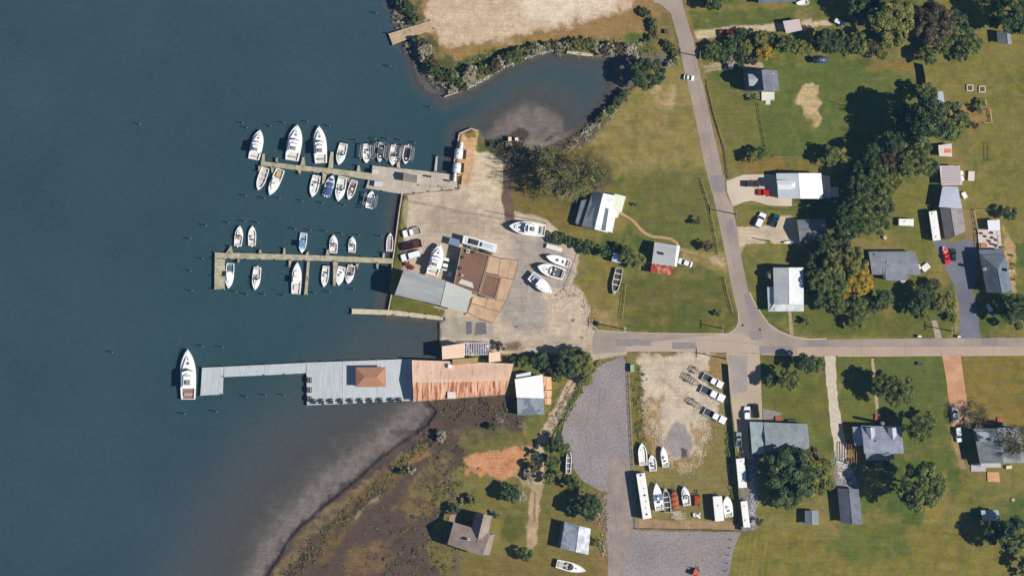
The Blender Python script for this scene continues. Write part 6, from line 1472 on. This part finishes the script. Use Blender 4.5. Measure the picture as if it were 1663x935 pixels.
fence('garden_fence', 'L-shaped cream fence at the right corner of the vegetable plot', [(1604, 178), (1608, 178), (1611, 200), (1598, 199)], 1.2, 3, 3, flat((226, 224, 170)))
fence('garden_fence', 'short cream fence segment by the round bush on the right lawn', [(1600, 162), (1602, 171)], 1.0, 2, 3, flat((226, 224, 170)))
fence('garden_trellis', 'dark rectangular trellis frame standing on the right lawn', [(1599, 232), (1606, 232), (1607, 260), (1601, 260), (1599, 232)], .6, 1, 3, flat((84, 90, 84)))
crate('utility_box', 'dark grey utility box on the verge lawn below the road', 'utility box', 1494, 590.5, 1.6, 1.0, .8, (70, 74, 76), -.15)
crate('dumpster', 'pale green dumpster inside the upper left corner of the fenced lot', 'dumpster', 1026.5, 597.5, 1.1, 2.2, 1.4, (150, 184, 150), 0)
crate('white_cabinet', 'small white box in the shaded strip west of the brown workshop', 'cabinet', 731, 445, 1.1, 1.5, 1.2, (238, 238, 236), -.3)
crate('white_table', 'long white cluttered table near the upper right yard fence', 'table', 899.5, 402.5, 4.6, 1.3, .9, (236, 226, 216), -.28)
crate('picnic_set', 'white slatted furniture on the lawn right of the dashed-row shed', 'furniture', 1577, 286, 1.8, 2.8, .8, (226, 206, 206), -.05)
crate('fire_pit', 'ring-shaped pale fire pit on the lower right lawn', 'fire pit', 1645, 811, 1.0, 1.0, .35, (196, 160, 140), .6)
crate('grill', 'cream folding table beside the tan wooden platform', 'table', 1638, 758, 1.6, .9, .8, (226, 216, 190), .1)
crate('mailbox', 'white mailbox on the road edge left of the blue-grey drive', 'mailbox', 1557, 546.5, .9, .6, 1.2, (236, 224, 214), 0)
crate('mailbox', 'white mailbox on the road edge left of the stone path', 'mailbox', 1493, 546, 1.1, .6, 1.2, (236, 226, 216), 0)
crate('well_cover', 'dark square hatch on the verge near the north road', 'hatch', 1082, 52, 1.2, 1.2, .9, (90, 76, 70), 0)
crate('blue_chest', 'dark chest beside the boats in the sand, peninsula corner', 'chest', 800, 212, .01, .01, .01, (90, 76, 70), 0) if False else None
for i, (x, y, w_, h_, c) in enumerate(((828, 226, 1.0, 1.2, (236, 214, 190)), (839, 226, 1.0, .9, (230, 220, 214)), (1556, 273, 1.0, 1.2, (236, 234, 230)), (1561, 281, 1.0, 1.2, (240, 238, 232)), (1562, 290, 1.0, 1.4, (240, 238, 232)), (1566, 317, 1.2, 1.9, (236, 236, 230)),
                                       (1492, 434, 1.2, 1.4, (220, 214, 214)), (1503, 434, 2.4, 1.8, (232, 226, 226)), (1467, 456, 1.6, 1.0, (230, 214, 210)), (1437, 386, .9, 1.0, (210, 190, 150)))):
    crate('storage_crate', ['tan box at the shore of the mud flat', 'white box next to the tan one at the mud flat', 'white sack at the upper right corner of the dashed-row shed', 'white sack at the right side of the dashed-row shed', 'white sack pile low right of the dashed-row shed',
          'white appliance right of the rust-stained roof', 'grey box at the right wall of the long low house', 'white cart right of the long low house', 'white box below the long low house', 'cream box on the lawn above the long low house'][i], 'box', x, y, w_, h_, .8, c, .1 * i)
# lumber and junk in the fenced lot
T = thing('lumber_pile', 'pile of weathered timber below the orange-covered boat', 'lumber', 1101, 836)
for i in range(12): MB().obox(rng.uniform(-.8, .8), -1.1 + .2 * i, .05 + .1 * (i % 3), rng.uniform(2, 4), .22, .1, rng.uniform(-.12, .12)).build('plank', WOOD, T)
T = thing('scrap_pile', 'white scrap object below the red yard tractor', 'scrap', 1131, 836)
for i in range(6): MB().obox(rng.uniform(-1, 1), rng.uniform(-.5, .5), .02, rng.uniform(.5, 1.6), rng.uniform(.3, .8), rng.uniform(.2, .7), rng.uniform(0, 3)).build('piece', flat((226, 220, 216)), T)
for i, (x, y) in enumerate(((838, 560), (1316, 36))):
    pass
# poles -------------------------------------------------
def pole(x, y, h, lb, arms=True, r=.15, ang=0.0):
    T = thing('utility_pole', lb, 'utility pole', x, y, 0, ang)
    MB().tube((0, 0, 0), (0, 0, h), r * 1.2, r * .8, n=8).build('mast', mat('pole_wood', A(120, 106, 92), .9, .15, 2), T)
    if arms:
        MB().obox(0, 0, h - .6, .14, 2.6, .14).build('cross_arm', PILE, T)
        for s_ in (-1.1, -.5, .5, 1.1): MB().tube((0, s_, h - .46), (0, s_, h - .2), .07, n=6).build('insulator', flat((220, 216, 210)), T)
    return T
T = pole(1012, 534, 10.2, 'utility pole with transformer drum at the upper edge of the junction road'); MB().tube((.45, .3, 7.6), (.45, .3, 8.7), .35, n=10).build('transformer', METAL, T); MB().tube((.4, -.5, 7.6), (.4, -.5, 8.7), .3, n=10).build('transformer', METAL, T)
pole(887, 362, 17, 'tall thin pole at the top right corner of the marina yard', False, .09)
pole(1178, 582, 8.6, 'utility pole at the upper right corner of the fenced lot')
pole(1173, 533, 6.5, 'utility pole on the grass corner left of the junction', True)
pole(1195, 348, 7.8, 'utility pole at the right edge of the north road by the concrete drive')
pole(1136, 92, 6.0, 'utility pole at the right edge of the north road beside the hedge')
pole(1543, 537, 7.5, 'utility pole at the roadside left of the blue-grey drive')
pole(1250, 392, 5, 'short white-topped post by the gravel parking lawn', False)
for i in range(5):
    o = MB().tube((0, 0, 0), (0, 0, 1.2), .12, n=7).build('bollard', WOOD); o.location = P(1189.5 - 2.2 * i, 876.5 + 12.6 * i); tag(o, 'wooden post in the row at the right edge of the asphalt lot', 'post', 'wooden posts along the right edge of the asphalt lot')
# fences
BLK = mat('black_privacy_fence', A(60, 56, 56), .8, .1, 2)
fence('privacy_fence', 'tall dark panel fence along the right side of the fenced lot', [(1182, 592), (1186, 650), (1191, 700), (1197, 770), (1204, 860)], 1.9, solid=True, m=mat('grey_fence_panel', A(150, 140, 130), .85, .12, 2), post=5)
fence('wire_fence', 'low pale fence along the left side of the fenced lot', [(1021, 600), (1024, 660), (1027, 720), (1031, 800), (1034, 859)], 1.0, 2, 4, flat((206, 196, 180), .8))
fence('board_fence', 'low reddish board fence along the bottom of the fenced lot', [(1035, 858), (1090, 859), (1150, 860), (1203, 862)], .9, 3, 4, flat((150, 104, 84), .9))
fence('post_and_rail_fence', 'post and rail fence beside the north road, left side, upper length', [(1139, 291), (1153, 335), (1161, 375), (1168, 413)], 1.1, 2, 4, flat((176, 176, 140), .9))
fence('post_and_rail_fence', 'post and rail fence beside the north road left side, lower length near the junction', [(1177, 452), (1183, 480), (1191, 509)], 1.1, 2, 4, flat((190, 186, 166), .9))
fence('post_and_rail_fence', 'fence dividing the lawn right of the derelict boat', [(1017, 462), (1014, 490), (1011, 517)], 1.4, 2, 4, flat((196, 186, 160), .9))
fence('wire_fence', 'fence across the green lawn south of the tall grey-gabled house', [(1233, 170), (1237, 200), (1247, 250)], 1.1, 2, 4, flat((96, 110, 76), .9))
fence('wire_fence', 'thin fence on the right verge of the north road', [(1149, 140), (1160, 185), (1176, 240), (1182, 288)], .7, 2, 4, flat((150, 140, 100), .9))
fence('board_fence', 'fence below the white concrete drive', [(1286, 337), (1340, 336), (1362, 333)], 1.0, 2, 4, flat((150, 140, 116), .9))
fence('board_fence', 'tall board fence at the right end of the green lawn', [(1498, 105), (1502, 125), (1503, 140)], 2.6, solid=True, m=flat((170, 160, 130), .9), post=4)
fence('board_fence', 'short plank fence along the shrubs above the white house', [(1256, 255), (1280, 255), (1302, 256)], .9, 2, 4, flat((206, 196, 160), .9))
fence('board_fence', 'fence above the brown vegetable plot', [(1540, 167), (1560, 168), (1590, 171)], 1.1, 2, 4, flat((120, 100, 80), .9))
fence('guard_rail', 'low white guard rail along the left edge of the asphalt lot', [(928, 656), (918, 680), (912, 708), (911, 716)], .5, 1, 5, flat((216, 210, 196), .8))
fence('yard_fence', 'low fence behind the stored boats at the right yard edge', [(941, 410), (930, 440), (918, 470), (905, 480)], .8, 1, 5, flat((150, 110, 90), .9))
# ================================================================ TREES
def TT(l, group=None, label=None, **k):
    for t in l:
        x, y, r, kd = t[:4]; lb = t[4] if len(t) > 4 else label
        if lb is None: raise ValueError(t)
        tree(x, y, r, kd, lb, group if len(t) <= 4 else None, **k)
TT([(1052, 122, 30, 'd', 'big dark green tree on the east shore of the cove')], hf=1.05)
TT([(1158, 6, 17, 'd', 'dark tree at the top edge right of the north road'), (1143, 4, 10, 'r', 'reddish leafed small tree at the top edge by the road'), (1442, 30, 40, 'o', 'big sunlit olive tree at the top, rising above the grove'),
    (1450, 62, 20, 'g', 'green tree at the lower foot of the big olive tree'), (1512, 40, 38, 'p', 'large russet-brown tree near the top right'), (1547, 42, 26, 'd', 'dark green tree hugging the russet one on its right'), (1528, 70, 22, 'g', 'mid green tree below the russet one'),
    (1242, 86, 16, 'y', 'golden yellow tree above the tall grey-gabled house'), (1644, 20, 42, 'd', 'dark tree mass in the top right corner'), (1615, 36, 14, 'g', 'small green tree left of the top right corner'),
    (1572, 70, 22, 'g', 'green tree on the right lawn, upper of the pair'), (1562, 92, 12, 'd', 'small dark tree on the right lawn, lower of the pair'), (1506, 92, 17, 'g', 'narrow green tree at the top of the tall board fence'),
    (1502, 152, 20, 'g', 'round green tree next to the pale blue metal shed'), (1398, 8, 28, 'd', 'dark tree in the shaded grove at the top edge')], hf=1.35)
TT([(1160, 80, 17, 'g', 'green hedge tree nearest the north road, below the sandy drive mouth'), (1177, 88, 16, 'd', 'dark hedge tree second from the north road'), (1150, 90, 12, 'd', 'low dark hedge bush right at the north road edge'), (1192, 74, 19, 'd', 'dark hedge tree below the red pickup'),
    (1204, 95, 14, 'd', 'dark hedge tree above the blue-grey parked car'), (1217, 76, 17, 'o', 'olive hedge tree left of the golden yellow tree'), (1206, 56, 12, 'd', 'dark hedge bush poking into the sandy drive by the red pickup'), (1222, 96, 11, 'p', 'russet hedge bush below and left of the golden tree'),
    (1186, 99, 11, 'w', 'pale twiggy bush at the light drive under the hedge')], hf=.7)
TT([(1236, 62, 15, 'o', 'olive bush of the hedge touching the sandy drive, above the golden tree'), (1252, 66, 14, 'g', 'green bush of the hedge just above and right of the golden tree'), (1276, 74, 20, 'g', 'green hedge tree right below the pale carport'), (1298, 78, 15, 'o', 'olive hedge tree below the right half of the carport'),
    (1319, 80, 15, 'o', 'olive hedge tree above the left end of the dark blue tank'), (1345, 70, 23, 'd', 'dark hedge tree above the right end of the dark blue tank'), (1368, 76, 20, 'd', 'dark hedge tree below the pale car in the shade'), (1392, 74, 21, 'g', 'green hedge tree left of the russet hedge bush'),
    (1412, 80, 15, 'p', 'russet hedge bush at the foot of the big olive tree'), (1430, 85, 15, 'o', 'last olive bush of the hedge, under the big olive tree'), (1330, 62, 14, 'd', 'small dark hedge bush between carport and pale shaded car')], hf=1.4)
TT([(1504, 196, 41, 'd', 'broad dark tree at the top of the central grove, left of its pair'), (1532, 198, 38, 'g', 'broad green tree at the top of the central grove, next to the vegetable plot'), (1472, 212, 27, 'd', 'dark tree on the lawn-side shoulder of the central grove'),
    (1454, 232, 25, 'd', 'dark tree of the grove edging the big green lawn'), (1484, 240, 27, 'g', 'green tree of the grove left of the orange-tarp shed'), (1448, 262, 25, 'p', 'russet crown in the middle of the central grove'), (1482, 266, 28, 'g', 'green tree of the grove left of the dashed-row shed'),
    (1505, 272, 18, 'd', 'teal-dark tree at the right tip of the grove by the dashed-row shed'), (1416, 252, 22, 'd', 'dark tree at the left bulge of the grove above the white house deck'), (1424, 284, 24, 'g', 'green tree of the grove below the russet crown'), (1394, 278, 19, 'd', 'dark tree at the white house end of the grove'),
    (1450, 290, 19, 'o', 'olive tree at the edge of the small enclosed lawn'), (1400, 306, 24, 'd', 'dark tree of the grove behind the white rear landing'), (1426, 316, 24, 'g', 'green tree of the grove at the left edge of the small enclosed lawn'), (1398, 332, 24, 'g', 'green tree of the grove level with the board fence'),
    (1424, 344, 21, 'd', 'dark tree of the grove left of the red-leafed one'), (1376, 342, 24, 'd', 'dark tree of the grove nearest the grey garage'), (1442, 336, 12, 'p', 'purplish-red small crown at the right edge of the grove'), (1402, 362, 24, 'g', 'green tree at the lower middle of the grove'),
    (1374, 370, 25, 'd', 'dark tree right behind the grey garage'), (1428, 366, 20, 'g', 'green tree left of the small utility trailer'), (1462, 190, 20, 'd', 'dark tree at the upper left of the central grove')], hf=2.15)
TT([(1350, 254, 19, 'g', 'green shrubby tree above the white metal-roofed house'), (1370, 256, 18, 'o', 'olive tree right above the white metal-roofed house'), (1222, 255, 13, 'o', 'small olive tree near the end of the lawn fence'), (1231, 249, 12, 'd', 'small dark tree near the end of the lawn fence')])
TT([(1338, 402, 22, 'd', 'dark tree touching the lower side of the grey garage'), (1354, 426, 25, 'o', 'olive tree in the middle of the clump behind the porch house'), (1322, 424, 17, 'd', 'dark tree above the pale roof of the porch house'), (1330, 454, 23, 'g', 'green tree leaning over the right edge of the porch house roof'),
    (1364, 392, 18, 'p', 'greyish russet tree right of the grey garage corner'), (1382, 424, 27, 'o', 'broad olive tree left of the long low blue-grey house'), (1352, 460, 25, 'g', 'green tree between the porch house and the yellow tree'), (1336, 484, 19, 'd', 'dark tree at the lower right of the porch house'),
    (1358, 494, 19, 'g', 'green tree at the foot of the clump behind the porch house'), (1318, 472, 11, 'd', 'small dark tree tucked against the porch house')], hf=1.6)
TT([(1392, 458, 26, 'y', 'large yellow-olive tree left of the long low blue-grey house'), (1374, 478, 16, 'y', 'smaller yellowish tree beside the large yellow-olive one'), (1392, 500, 22, 'g', 'round green tree below the yellow-olive one'), (1390, 525, 14, 'g', 'small green tree by the roadside below the round green one'),
    (1432, 486, 20, 'd', 'dark round tree below the long low blue-grey house'), (1420, 498, 12, 'g', 'small green tree at the left of the dark round one'), (1533, 492, 21, 'o', 'olive-yellow tree beside the blue-grey drive'), (1500, 478, 22, 'd', 'dark tree left of the olive-yellow one'),
    (1516, 462, 12, 'p', 'brownish thin tree by the curve of the blue-grey drive'), (1486, 500, 16, 'd', 'dark low tree at the lower left of the dark pair'), (1546, 516, 10, 'g', 'small green tree at the roadside by the blue-grey drive'), (1504, 516, 9, 'o', 'little yellow-green tree by the stone path'),
    (1648, 505, 30, 'd', 'big dark tree at the right edge beside the golf cart'), (1637, 346, 15, 'd', 'round dark tree at the right edge by the pen frame'), (1603, 461, 6, 'r', 'small purple-red shrub at the corner of the hipped house'), (1588, 460, 6, 'p', 'small brown shrub left of the hipped house'),
    (1252, 446, 11, 'w', 'pale greyish small tree at the bend left of the porch house'), (1310, 522, 9, 'o', 'small flowering shrub below the porch house')], hf=1.25)
TT([(1252, 618, 14, 'g', 'left tree of the pair on the lawn below the junction'), (1280, 616, 20, 'g', 'right tree of the pair on the lawn below the junction'), (1308, 590, 19, 'd', 'dark tree touching the lower road edge'), (1328, 592, 15, 'g', 'green tree right of the dark roadside one'),
    (1434, 624, 24, 'g', 'green tree over the garden path, upper part of the group'), (1458, 634, 28, 'g', 'green tree over the garden path, wider right one'), (1474, 645, 12, 'o', 'olive tree at the lower right of the garden path group'), (1490, 694, 27, 'g', 'green tree right of the dormered grey house'),
    (1508, 678, 14, 'o', 'lighter small tree at the right of the dormered house tree'), (1490, 786, 43, 'g', 'very large green tree below the dormered grey house'), (1645, 866, 32, 'd', 'dark tree at the lower right edge by the pale shed'), (1614, 862, 22, 'd', 'dark tree below the pale shed'),
    (1665, 912, 16, 'd', 'dark tree cut off in the lower right corner'), (1662, 930, 10, 'd', 'small dark tree at the very corner of the photo'), (1232, 846, 9, 'd', 'small dark bush right of the lower camper')], hf=1.6)
TT([(1282, 768, 50, 'd', 'huge dark oak over the lower side of the grey bungalow'), (1322, 770, 38, 'o', 'olive side of the huge oak group by the bungalow'), (1276, 800, 28, 'g', 'green lower tree of the huge oak group'), (1316, 742, 20, 'p', 'russet topped tree of the huge oak group')], hf=.68)
TT([(948, 594, 26, 'o', 'sunlit olive tree above the sandy track end'), (922, 588, 24, 'd', 'dark tree left of the sunlit olive one'), (952, 612, 15, 'o', 'smaller olive tree below the sunlit one'), (898, 594, 16, 'p', 'brown-leafed tree right of the rusty warehouse'), (878, 586, 16, 'd', 'dark tree above the white-roofed building'),
    (850, 588, 12, 'g', 'small green tree at the warehouse corner'), (834, 588, 10, 'd', 'small dark tree at the far warehouse corner'), (934, 575, 15, 'g', 'green tree at the road edge above the olive one'), (812, 562, 9, 'p', 'russet bush beside the slatted enclosure'), (905, 612, 10, 'g', 'low green tree at the pink lean-tos')], hf=1.1)
TT([(890, 722, 11, 'd', 'dark tree straddling the sandy track above the orange dirt'), (904, 716, 14, 'd', 'dark tree right of the sandy track, topmost of the thicket'), (916, 728, 12, 'g', 'green tree by the white-railed trailer'), (866, 736, 9, 'd', 'small dark bush at the upper right corner of the orange dirt'), (868, 756, 12, 'p', 'brownish twiggy bush at the right edge of the orange dirt'),
    (897, 750, 14, 'g', 'green tree in the middle of the track thicket'), (864, 772, 10, 'w', 'pale twiggy bush at the lower right of the orange dirt'), (890, 777, 12, 'g', 'green bush at the lower end of the track thicket'), (905, 770, 9, 'o', 'small olive bush right of the lower thicket end')])
TT([(928, 782, 13, 'd', 'dark bush at the lower left corner of the asphalt lot'), (944, 790, 9, 'o', 'olive bush right of the dark one at the asphalt lot corner'), (956, 822, 26, 'd', 'dark tree shading the small white-patched house'), (934, 820, 18, 'd', 'dark tree left of the one shading the small white-patched house'),
    (828, 800, 19, 'd', 'dark round bush above the brown-roofed house'), (846, 806, 11, 'w', 'pale grey-green bush right of the dark round one'), (852, 898, 14, 'd', 'low dark green bush in the lawn between the two bottom houses'), (806, 835, 8, 'd', 'dark shrub at the right corner of the brown-roofed house'),
    (768, 812, 11, 'o', 'spiky shrub above the brown-roofed house'), (738, 826, 11, 'd', 'dark shrub at the left corner of the brown-roofed house'), (752, 813, 6, 'w', 'thin pale shrub left of the spiky one'), (655, 765, 9, 'd', 'dark bush at the marsh edge'), (668, 762, 8, 'w', 'pale twiggy bush at the marsh edge'), (716, 708, 11, 'w', 'pale twiggy bush in the marsh'),
    (968, 880, 9, 'g', 'green bush at the right wall of the small white-patched house')], hf=1.0)
TT([(900, 386, 11, 'd'), (912, 384, 10, 'd'), (924, 392, 10, 'd'), (938, 396, 11, 'd'), (952, 402, 12, 'd'), (962, 398, 8, 'g'), (908, 394, 8, 'd')], 'bushes of the hedge at the yard corner', 'dark bush of the hedge between the marina yard and the crossed-gable house', hf=.8)
TT([(1018, 412, 16, 'g', 'green tree between the pale blue shed and the grey cottage'), (1034, 424, 15, 'o', 'yellowish-green tree next to the grey cottage'), (1004, 402, 10, 'd', 'dark tree above the pale blue shed'), (982, 408, 11, 'd', 'dark round bush left of the pale blue shed'),
    (1132, 358, 9, 'p', 'purplish round shrub, upper of two on the lawn by the north road'), (1148, 399, 11, 'p', 'purplish round shrub, lower of two on the lawn by the north road'), (1031, 333, 5, 'd', 'tiny dark bush right of the crossed-gable house'), (1166, 508, 7, 'd', 'small dark shrub on the lawn left of the junction'),
    (1588, 176, 9, 'g', 'green bush in the vegetable plot'), (1592, 166, 7, 'g', 'round green bush above the vegetable plot'), (1582, 205, 8, 'p', 'purplish bush below the vegetable plot')], hf=1.2)
# bare trees
bare(920, 292, 44, 'big half-bare tree spreading over the shore by the mud flat', leaves='o', hf=1.0); bare(946, 286, 42, 'half-bare greenish tree right beside the biggest one', leaves='o', hf=.9)
bare(898, 272, 36, 'half-bare tree at the left of the shore group', leaves='o', hf=.95); bare(968, 290, 30, 'brown thin-leafed tree at the right of the shore group', leaves='p', hf=.6)
tree(934, 300, 24, 'o', 'dense green underbrush in the middle of the half-bare trees', hf=.8, name='tree')
bare(938, 232, 18, 'bleached dead tree on the cove shore', PALEBARK, mesh=DEAD[0]); bare(928, 242, 15, 'bleached dead tree just left of the other on the cove shore', PALEBARK, mesh=DEAD[1])
bare(816, 684, 17, 'bleached dead tree in the marsh, left of two', PALEBARK, mesh=DEAD[2]); bare(852, 688, 14, 'bleached dead tree in the marsh, right of two', PALEBARK, mesh=DEAD[0])
tree(800, 692, 10, 'd', 'dark bush left of the dead trees in the marsh', hf=.9)
bare(1582, 675, 26, 'purplish bare tree over the lower end of the salmon drive', leaves='p', hf=.6); bare(1644, 716, 32, 'grey-purple bare tree over the green-grey roof', leaves='p', hf=1.0)
bare(1274, 800, 16, 'grey dead branches showing in the huge oak group', PALEBARK, mesh=DEAD[1], hf=2.2)
bare(1556, 512, 8, 'thin pale bare tree by the roadside pole', PALEBARK, mesh=DEAD[2]); bare(1580, 205, 10, 'small purplish bare bush on the right lawn')
# shoreline shrubs
SHN = 'shrubs along the cove and river shore'
def shore(line, n, r0, r1, kinds, lb, spread=6, g=SHN):
    tot = [math.hypot(b[0] - a[0], b[1] - a[1]) for a, b in zip(line, line[1:])]; L = sum(tot)
    for i in range(n):
        s_ = L * (i + rng.random() * .8) / n
        for (a, b), t in zip(zip(line, line[1:]), tot):
            if s_ <= t: break
            s_ -= t
        u = min(1, s_ / t); x = lerp(a[0], b[0], u) + rng.uniform(-spread, spread); y = lerp(a[1], b[1], u) + rng.uniform(-spread, spread) * .7
        rr_ = rng.uniform(r0, r1)
        vx, vy = 68, -24; tt = max(0, min(1, ((x - 634) * vx + (y - 64) * vy) / (vx * vx + vy * vy)))
        if math.hypot(x - 634 - tt * vx, y - 64 - tt * vy) < 8 + rr_: continue
        if 916 < x < 968 and y + rr_ * .7 > 83: y = 80 - rr_ * .7
        tree(x, y, rr_, rng.choice(kinds), lb, g, hf=1.0, name='shrub', cat='shrub')
shore([(650, 6), (664, 16), (676, 34), (684, 30)], 12, 7, 12, 'ddgo', 'shoreline shrub left of the northern cleared field, above the wooden landing', 6, 'shrubs above the wooden landing')
shore([(680, 62), (690, 88), (704, 108), (724, 128)], 24, 7, 12, 'ddgopwp', 'shoreline shrub on the west bank below the wooden landing', 7, 'shrubs below the wooden landing')
shore([(726, 122), (745, 128), (770, 122), (790, 113), (815, 98), (845, 88)], 38, 8, 13, 'dgopowwp', 'shrub in the thick band along the north shore of the cove', 7, 'shrub band on the north shore, western half')
shore([(845, 86), (875, 79), (905, 75), (940, 78), (980, 80), (1015, 82), (1040, 88)], 44, 7, 12, 'dgopwowp', 'shrub in the band north of the cove jetty', 5, 'shrub band on the north shore, eastern half')
shore([(738, 143), (750, 143), (763, 137)], 7, 5, 8, 'pow', 'low shrub at the tip of the northern shore', 4, 'low shrubs on the northern tip')
shore([(1036, 20), (1048, 22), (1060, 40), (1062, 62), (1050, 60)], 9, 6, 10, 'dgpp', 'shrub beside the thin pole line left of the north road', 4, 'shrubs left of the north road')
shore([(1082, 72), (1092, 84), (1098, 96), (1090, 104)], 10, 5, 8, 'dwgo', 'shrub at the road edge east of the cove', 4, 'shrubs at the road edge east of the cove')
shore([(1018, 148), (1006, 162), (990, 180), (972, 196), (958, 208), (946, 220)], 24, 6, 9, 'ddwoo', 'shrub in the line along the south-east shore of the cove', 4, 'shrubs on the south-east cove shore')
shore([(800, 232), (830, 238), (852, 246), (870, 250)], 10, 5, 8, 'ddwp', 'shrub on the dark bank behind the mud flat', 5, 'shrubs behind the mud flat')
shore([(1380, 750), (1400, 756), (1430, 752), (1446, 745)], 7, 4, 7, 'dw', 'shrub along the porch of the dormered grey house', 3, 'shrubs at the dormered grey house')
shore([(1215, 122), (1230, 118)], 2, 3, 4, 'g', 'foundation shrub in the shade of the tall grey-gabled house', 2, 'foundation shrubs by the tall grey-gabled house')
shore([(1214, 156), (1222, 160), (1232, 158)], 4, 4, 6, 'wg', 'pale shrub left of the white rear deck', 2, 'pale shrubs by the rear deck')
shore([(754, 400), (770, 406), (790, 410), (800, 412)], 7, 3, 5, 'dg', 'plant in the strip between the white yard office and the workshop', 1.5, 'plants by the yard office')
shore([(663, 430), (670, 434)], 4, 4, 6, 'r', 'reddish bush at the corner of the grey boat shed', 3, 'reddish bushes by the boat shed')
shore([(1608, 395), (1640, 410), (1646, 440), (1644, 460)], 6, 3, 4, 'pd', 'small shrub in the bed around the dark hipped house', 2, 'shrubs around the hipped house')

# pale rocks along the waterline, uncountable
def rocks(name, line, n, spread, col, s0=.15, s1=.45):
    mb = MB()
    for i in range(n):
        k = rng.randrange(len(line) - 1); u = rng.random(); a, b = line[k], line[k + 1]
        q = P(lerp(a[0], b[0], u) + rng.gauss(0, spread), lerp(a[1], b[1], u) + rng.gauss(0, spread)); s_ = rng.uniform(s0, s1)
        mb.obox(q.x, q.y, -.75, s_ * 1.4, s_, .75 + s_ * rng.uniform(0, .8), rng.uniform(0, 3), .6)
    tag(mb.build(name, mat(name + '_surface', A(*col), .9, .25, .6)), kind='stuff')
rocks('shore_stones', [(728, 150), (770, 138), (790, 126), (820, 107), (850, 95), (880, 86), (905, 80)], 420, 1.2, (196, 186, 172))
rocks('shore_stones', [(1018, 150), (1000, 170), (982, 188), (962, 206), (945, 218)], 160, 1.2, (176, 168, 150))
rocks('marsh_debris', [(545, 868), (575, 838), (600, 816), (616, 800), (640, 780)], 70, 5.0, (150, 138, 112), .15, .4)
rocks('yard_stones', [(905, 470), (940, 480), (958, 510), (955, 535)], 260, 7, (188, 166, 150), .15, .4)
rocks('lot_stones', [(1045, 640), (1055, 690), (1075, 715), (1090, 760)], 420, 6, (206, 190, 170), .12, .4)
rocks('lot_stones', [(1130, 650), (1150, 690), (1140, 730), (1115, 765)], 420, 6, (200, 184, 160), .12, .4)
rocks('driveway_litter', [(1222, 740), (1224, 800), (1218, 855)], 420, 4, (186, 188, 196), .15, .5)
rocks('driveway_litter', [(1360, 740), (1372, 765), (1385, 785)], 260, 5, (200, 200, 206), .15, .5)

# low scrub tufts, uncountable
def tufts(name, label, areas, n, kinds, s0, s1):
    rs = np.random.RandomState(5); vs = []; 
    for i in range(n):
        x0, y0, x1, y1, sp = areas[rng.randrange(len(areas))]; u = rng.random()
        q = P(lerp(x0, x1, u) + rng.gauss(0, sp), lerp(y0, y1, u) + rng.gauss(0, sp)); R_ = rng.uniform(s0, s1)
        for k in range(9):
            c = Vector((q.x + rng.gauss(0, R_ * .5), q.y + rng.gauss(0, R_ * .5), R_ * rng.uniform(.1, .8))); a_ = rng.uniform(0, 6.28); l_ = R_ * rng.uniform(.2, .45); t_ = rng.uniform(-.6, .6)
            d1 = Vector((math.cos(a_), math.sin(a_), t_)) * l_; d2 = Vector((-math.sin(a_), math.cos(a_), rng.uniform(-.6, .6))) * l_ * .7
            vs += [c - d1, c - d2, c + d1, c + d2]
    me = bpy.data.meshes.new(name); me.from_pydata([tuple(v) for v in vs], [], [(4 * i, 4 * i + 1, 4 * i + 2, 4 * i + 3) for i in range(len(vs) // 4)]); me.materials.append(LM[kinds])
    tag(link(name, me), label, 'undergrowth', kind='stuff')
MA = [(720, 665, 840, 660, 9), (712, 700, 640, 762, 6), (640, 762, 520, 870, 7), (730, 700, 700, 850, 22), (520, 880, 470, 935, 10), (600, 860, 700, 930, 30), (740, 730, 720, 930, 12)]
tufts('marsh_scrub', 'low olive scrub tufts scattered over the brown marsh', MA, 360, 'o', .2, .7)
tufts('marsh_scrub', 'low russet scrub tufts scattered over the brown marsh', MA, 380, 'p', .2, .8)
tufts('bank_weeds', 'pale dry weeds along the cove banks and track sides', [(640, 10, 690, 110, 6), (690, 110, 730, 140, 5), (730, 120, 850, 90, 7), (850, 78, 1050, 75, 6), (820, 245, 900, 250, 8), (1010, 160, 950, 225, 5), (981, 800, 981, 900, 3), (890, 700, 930, 630, 9)], 800, 'w', .2, .7)
tufts('bank_weeds', 'green weeds along the cove banks and lot edges', [(690, 100, 730, 130, 6), (730, 116, 850, 88, 8), (850, 80, 1080, 85, 6), (905, 700, 945, 618, 3), (1036, 600, 1040, 740, 5), (1180, 700, 1195, 850, 2)], 600, 'g', .2, .7)
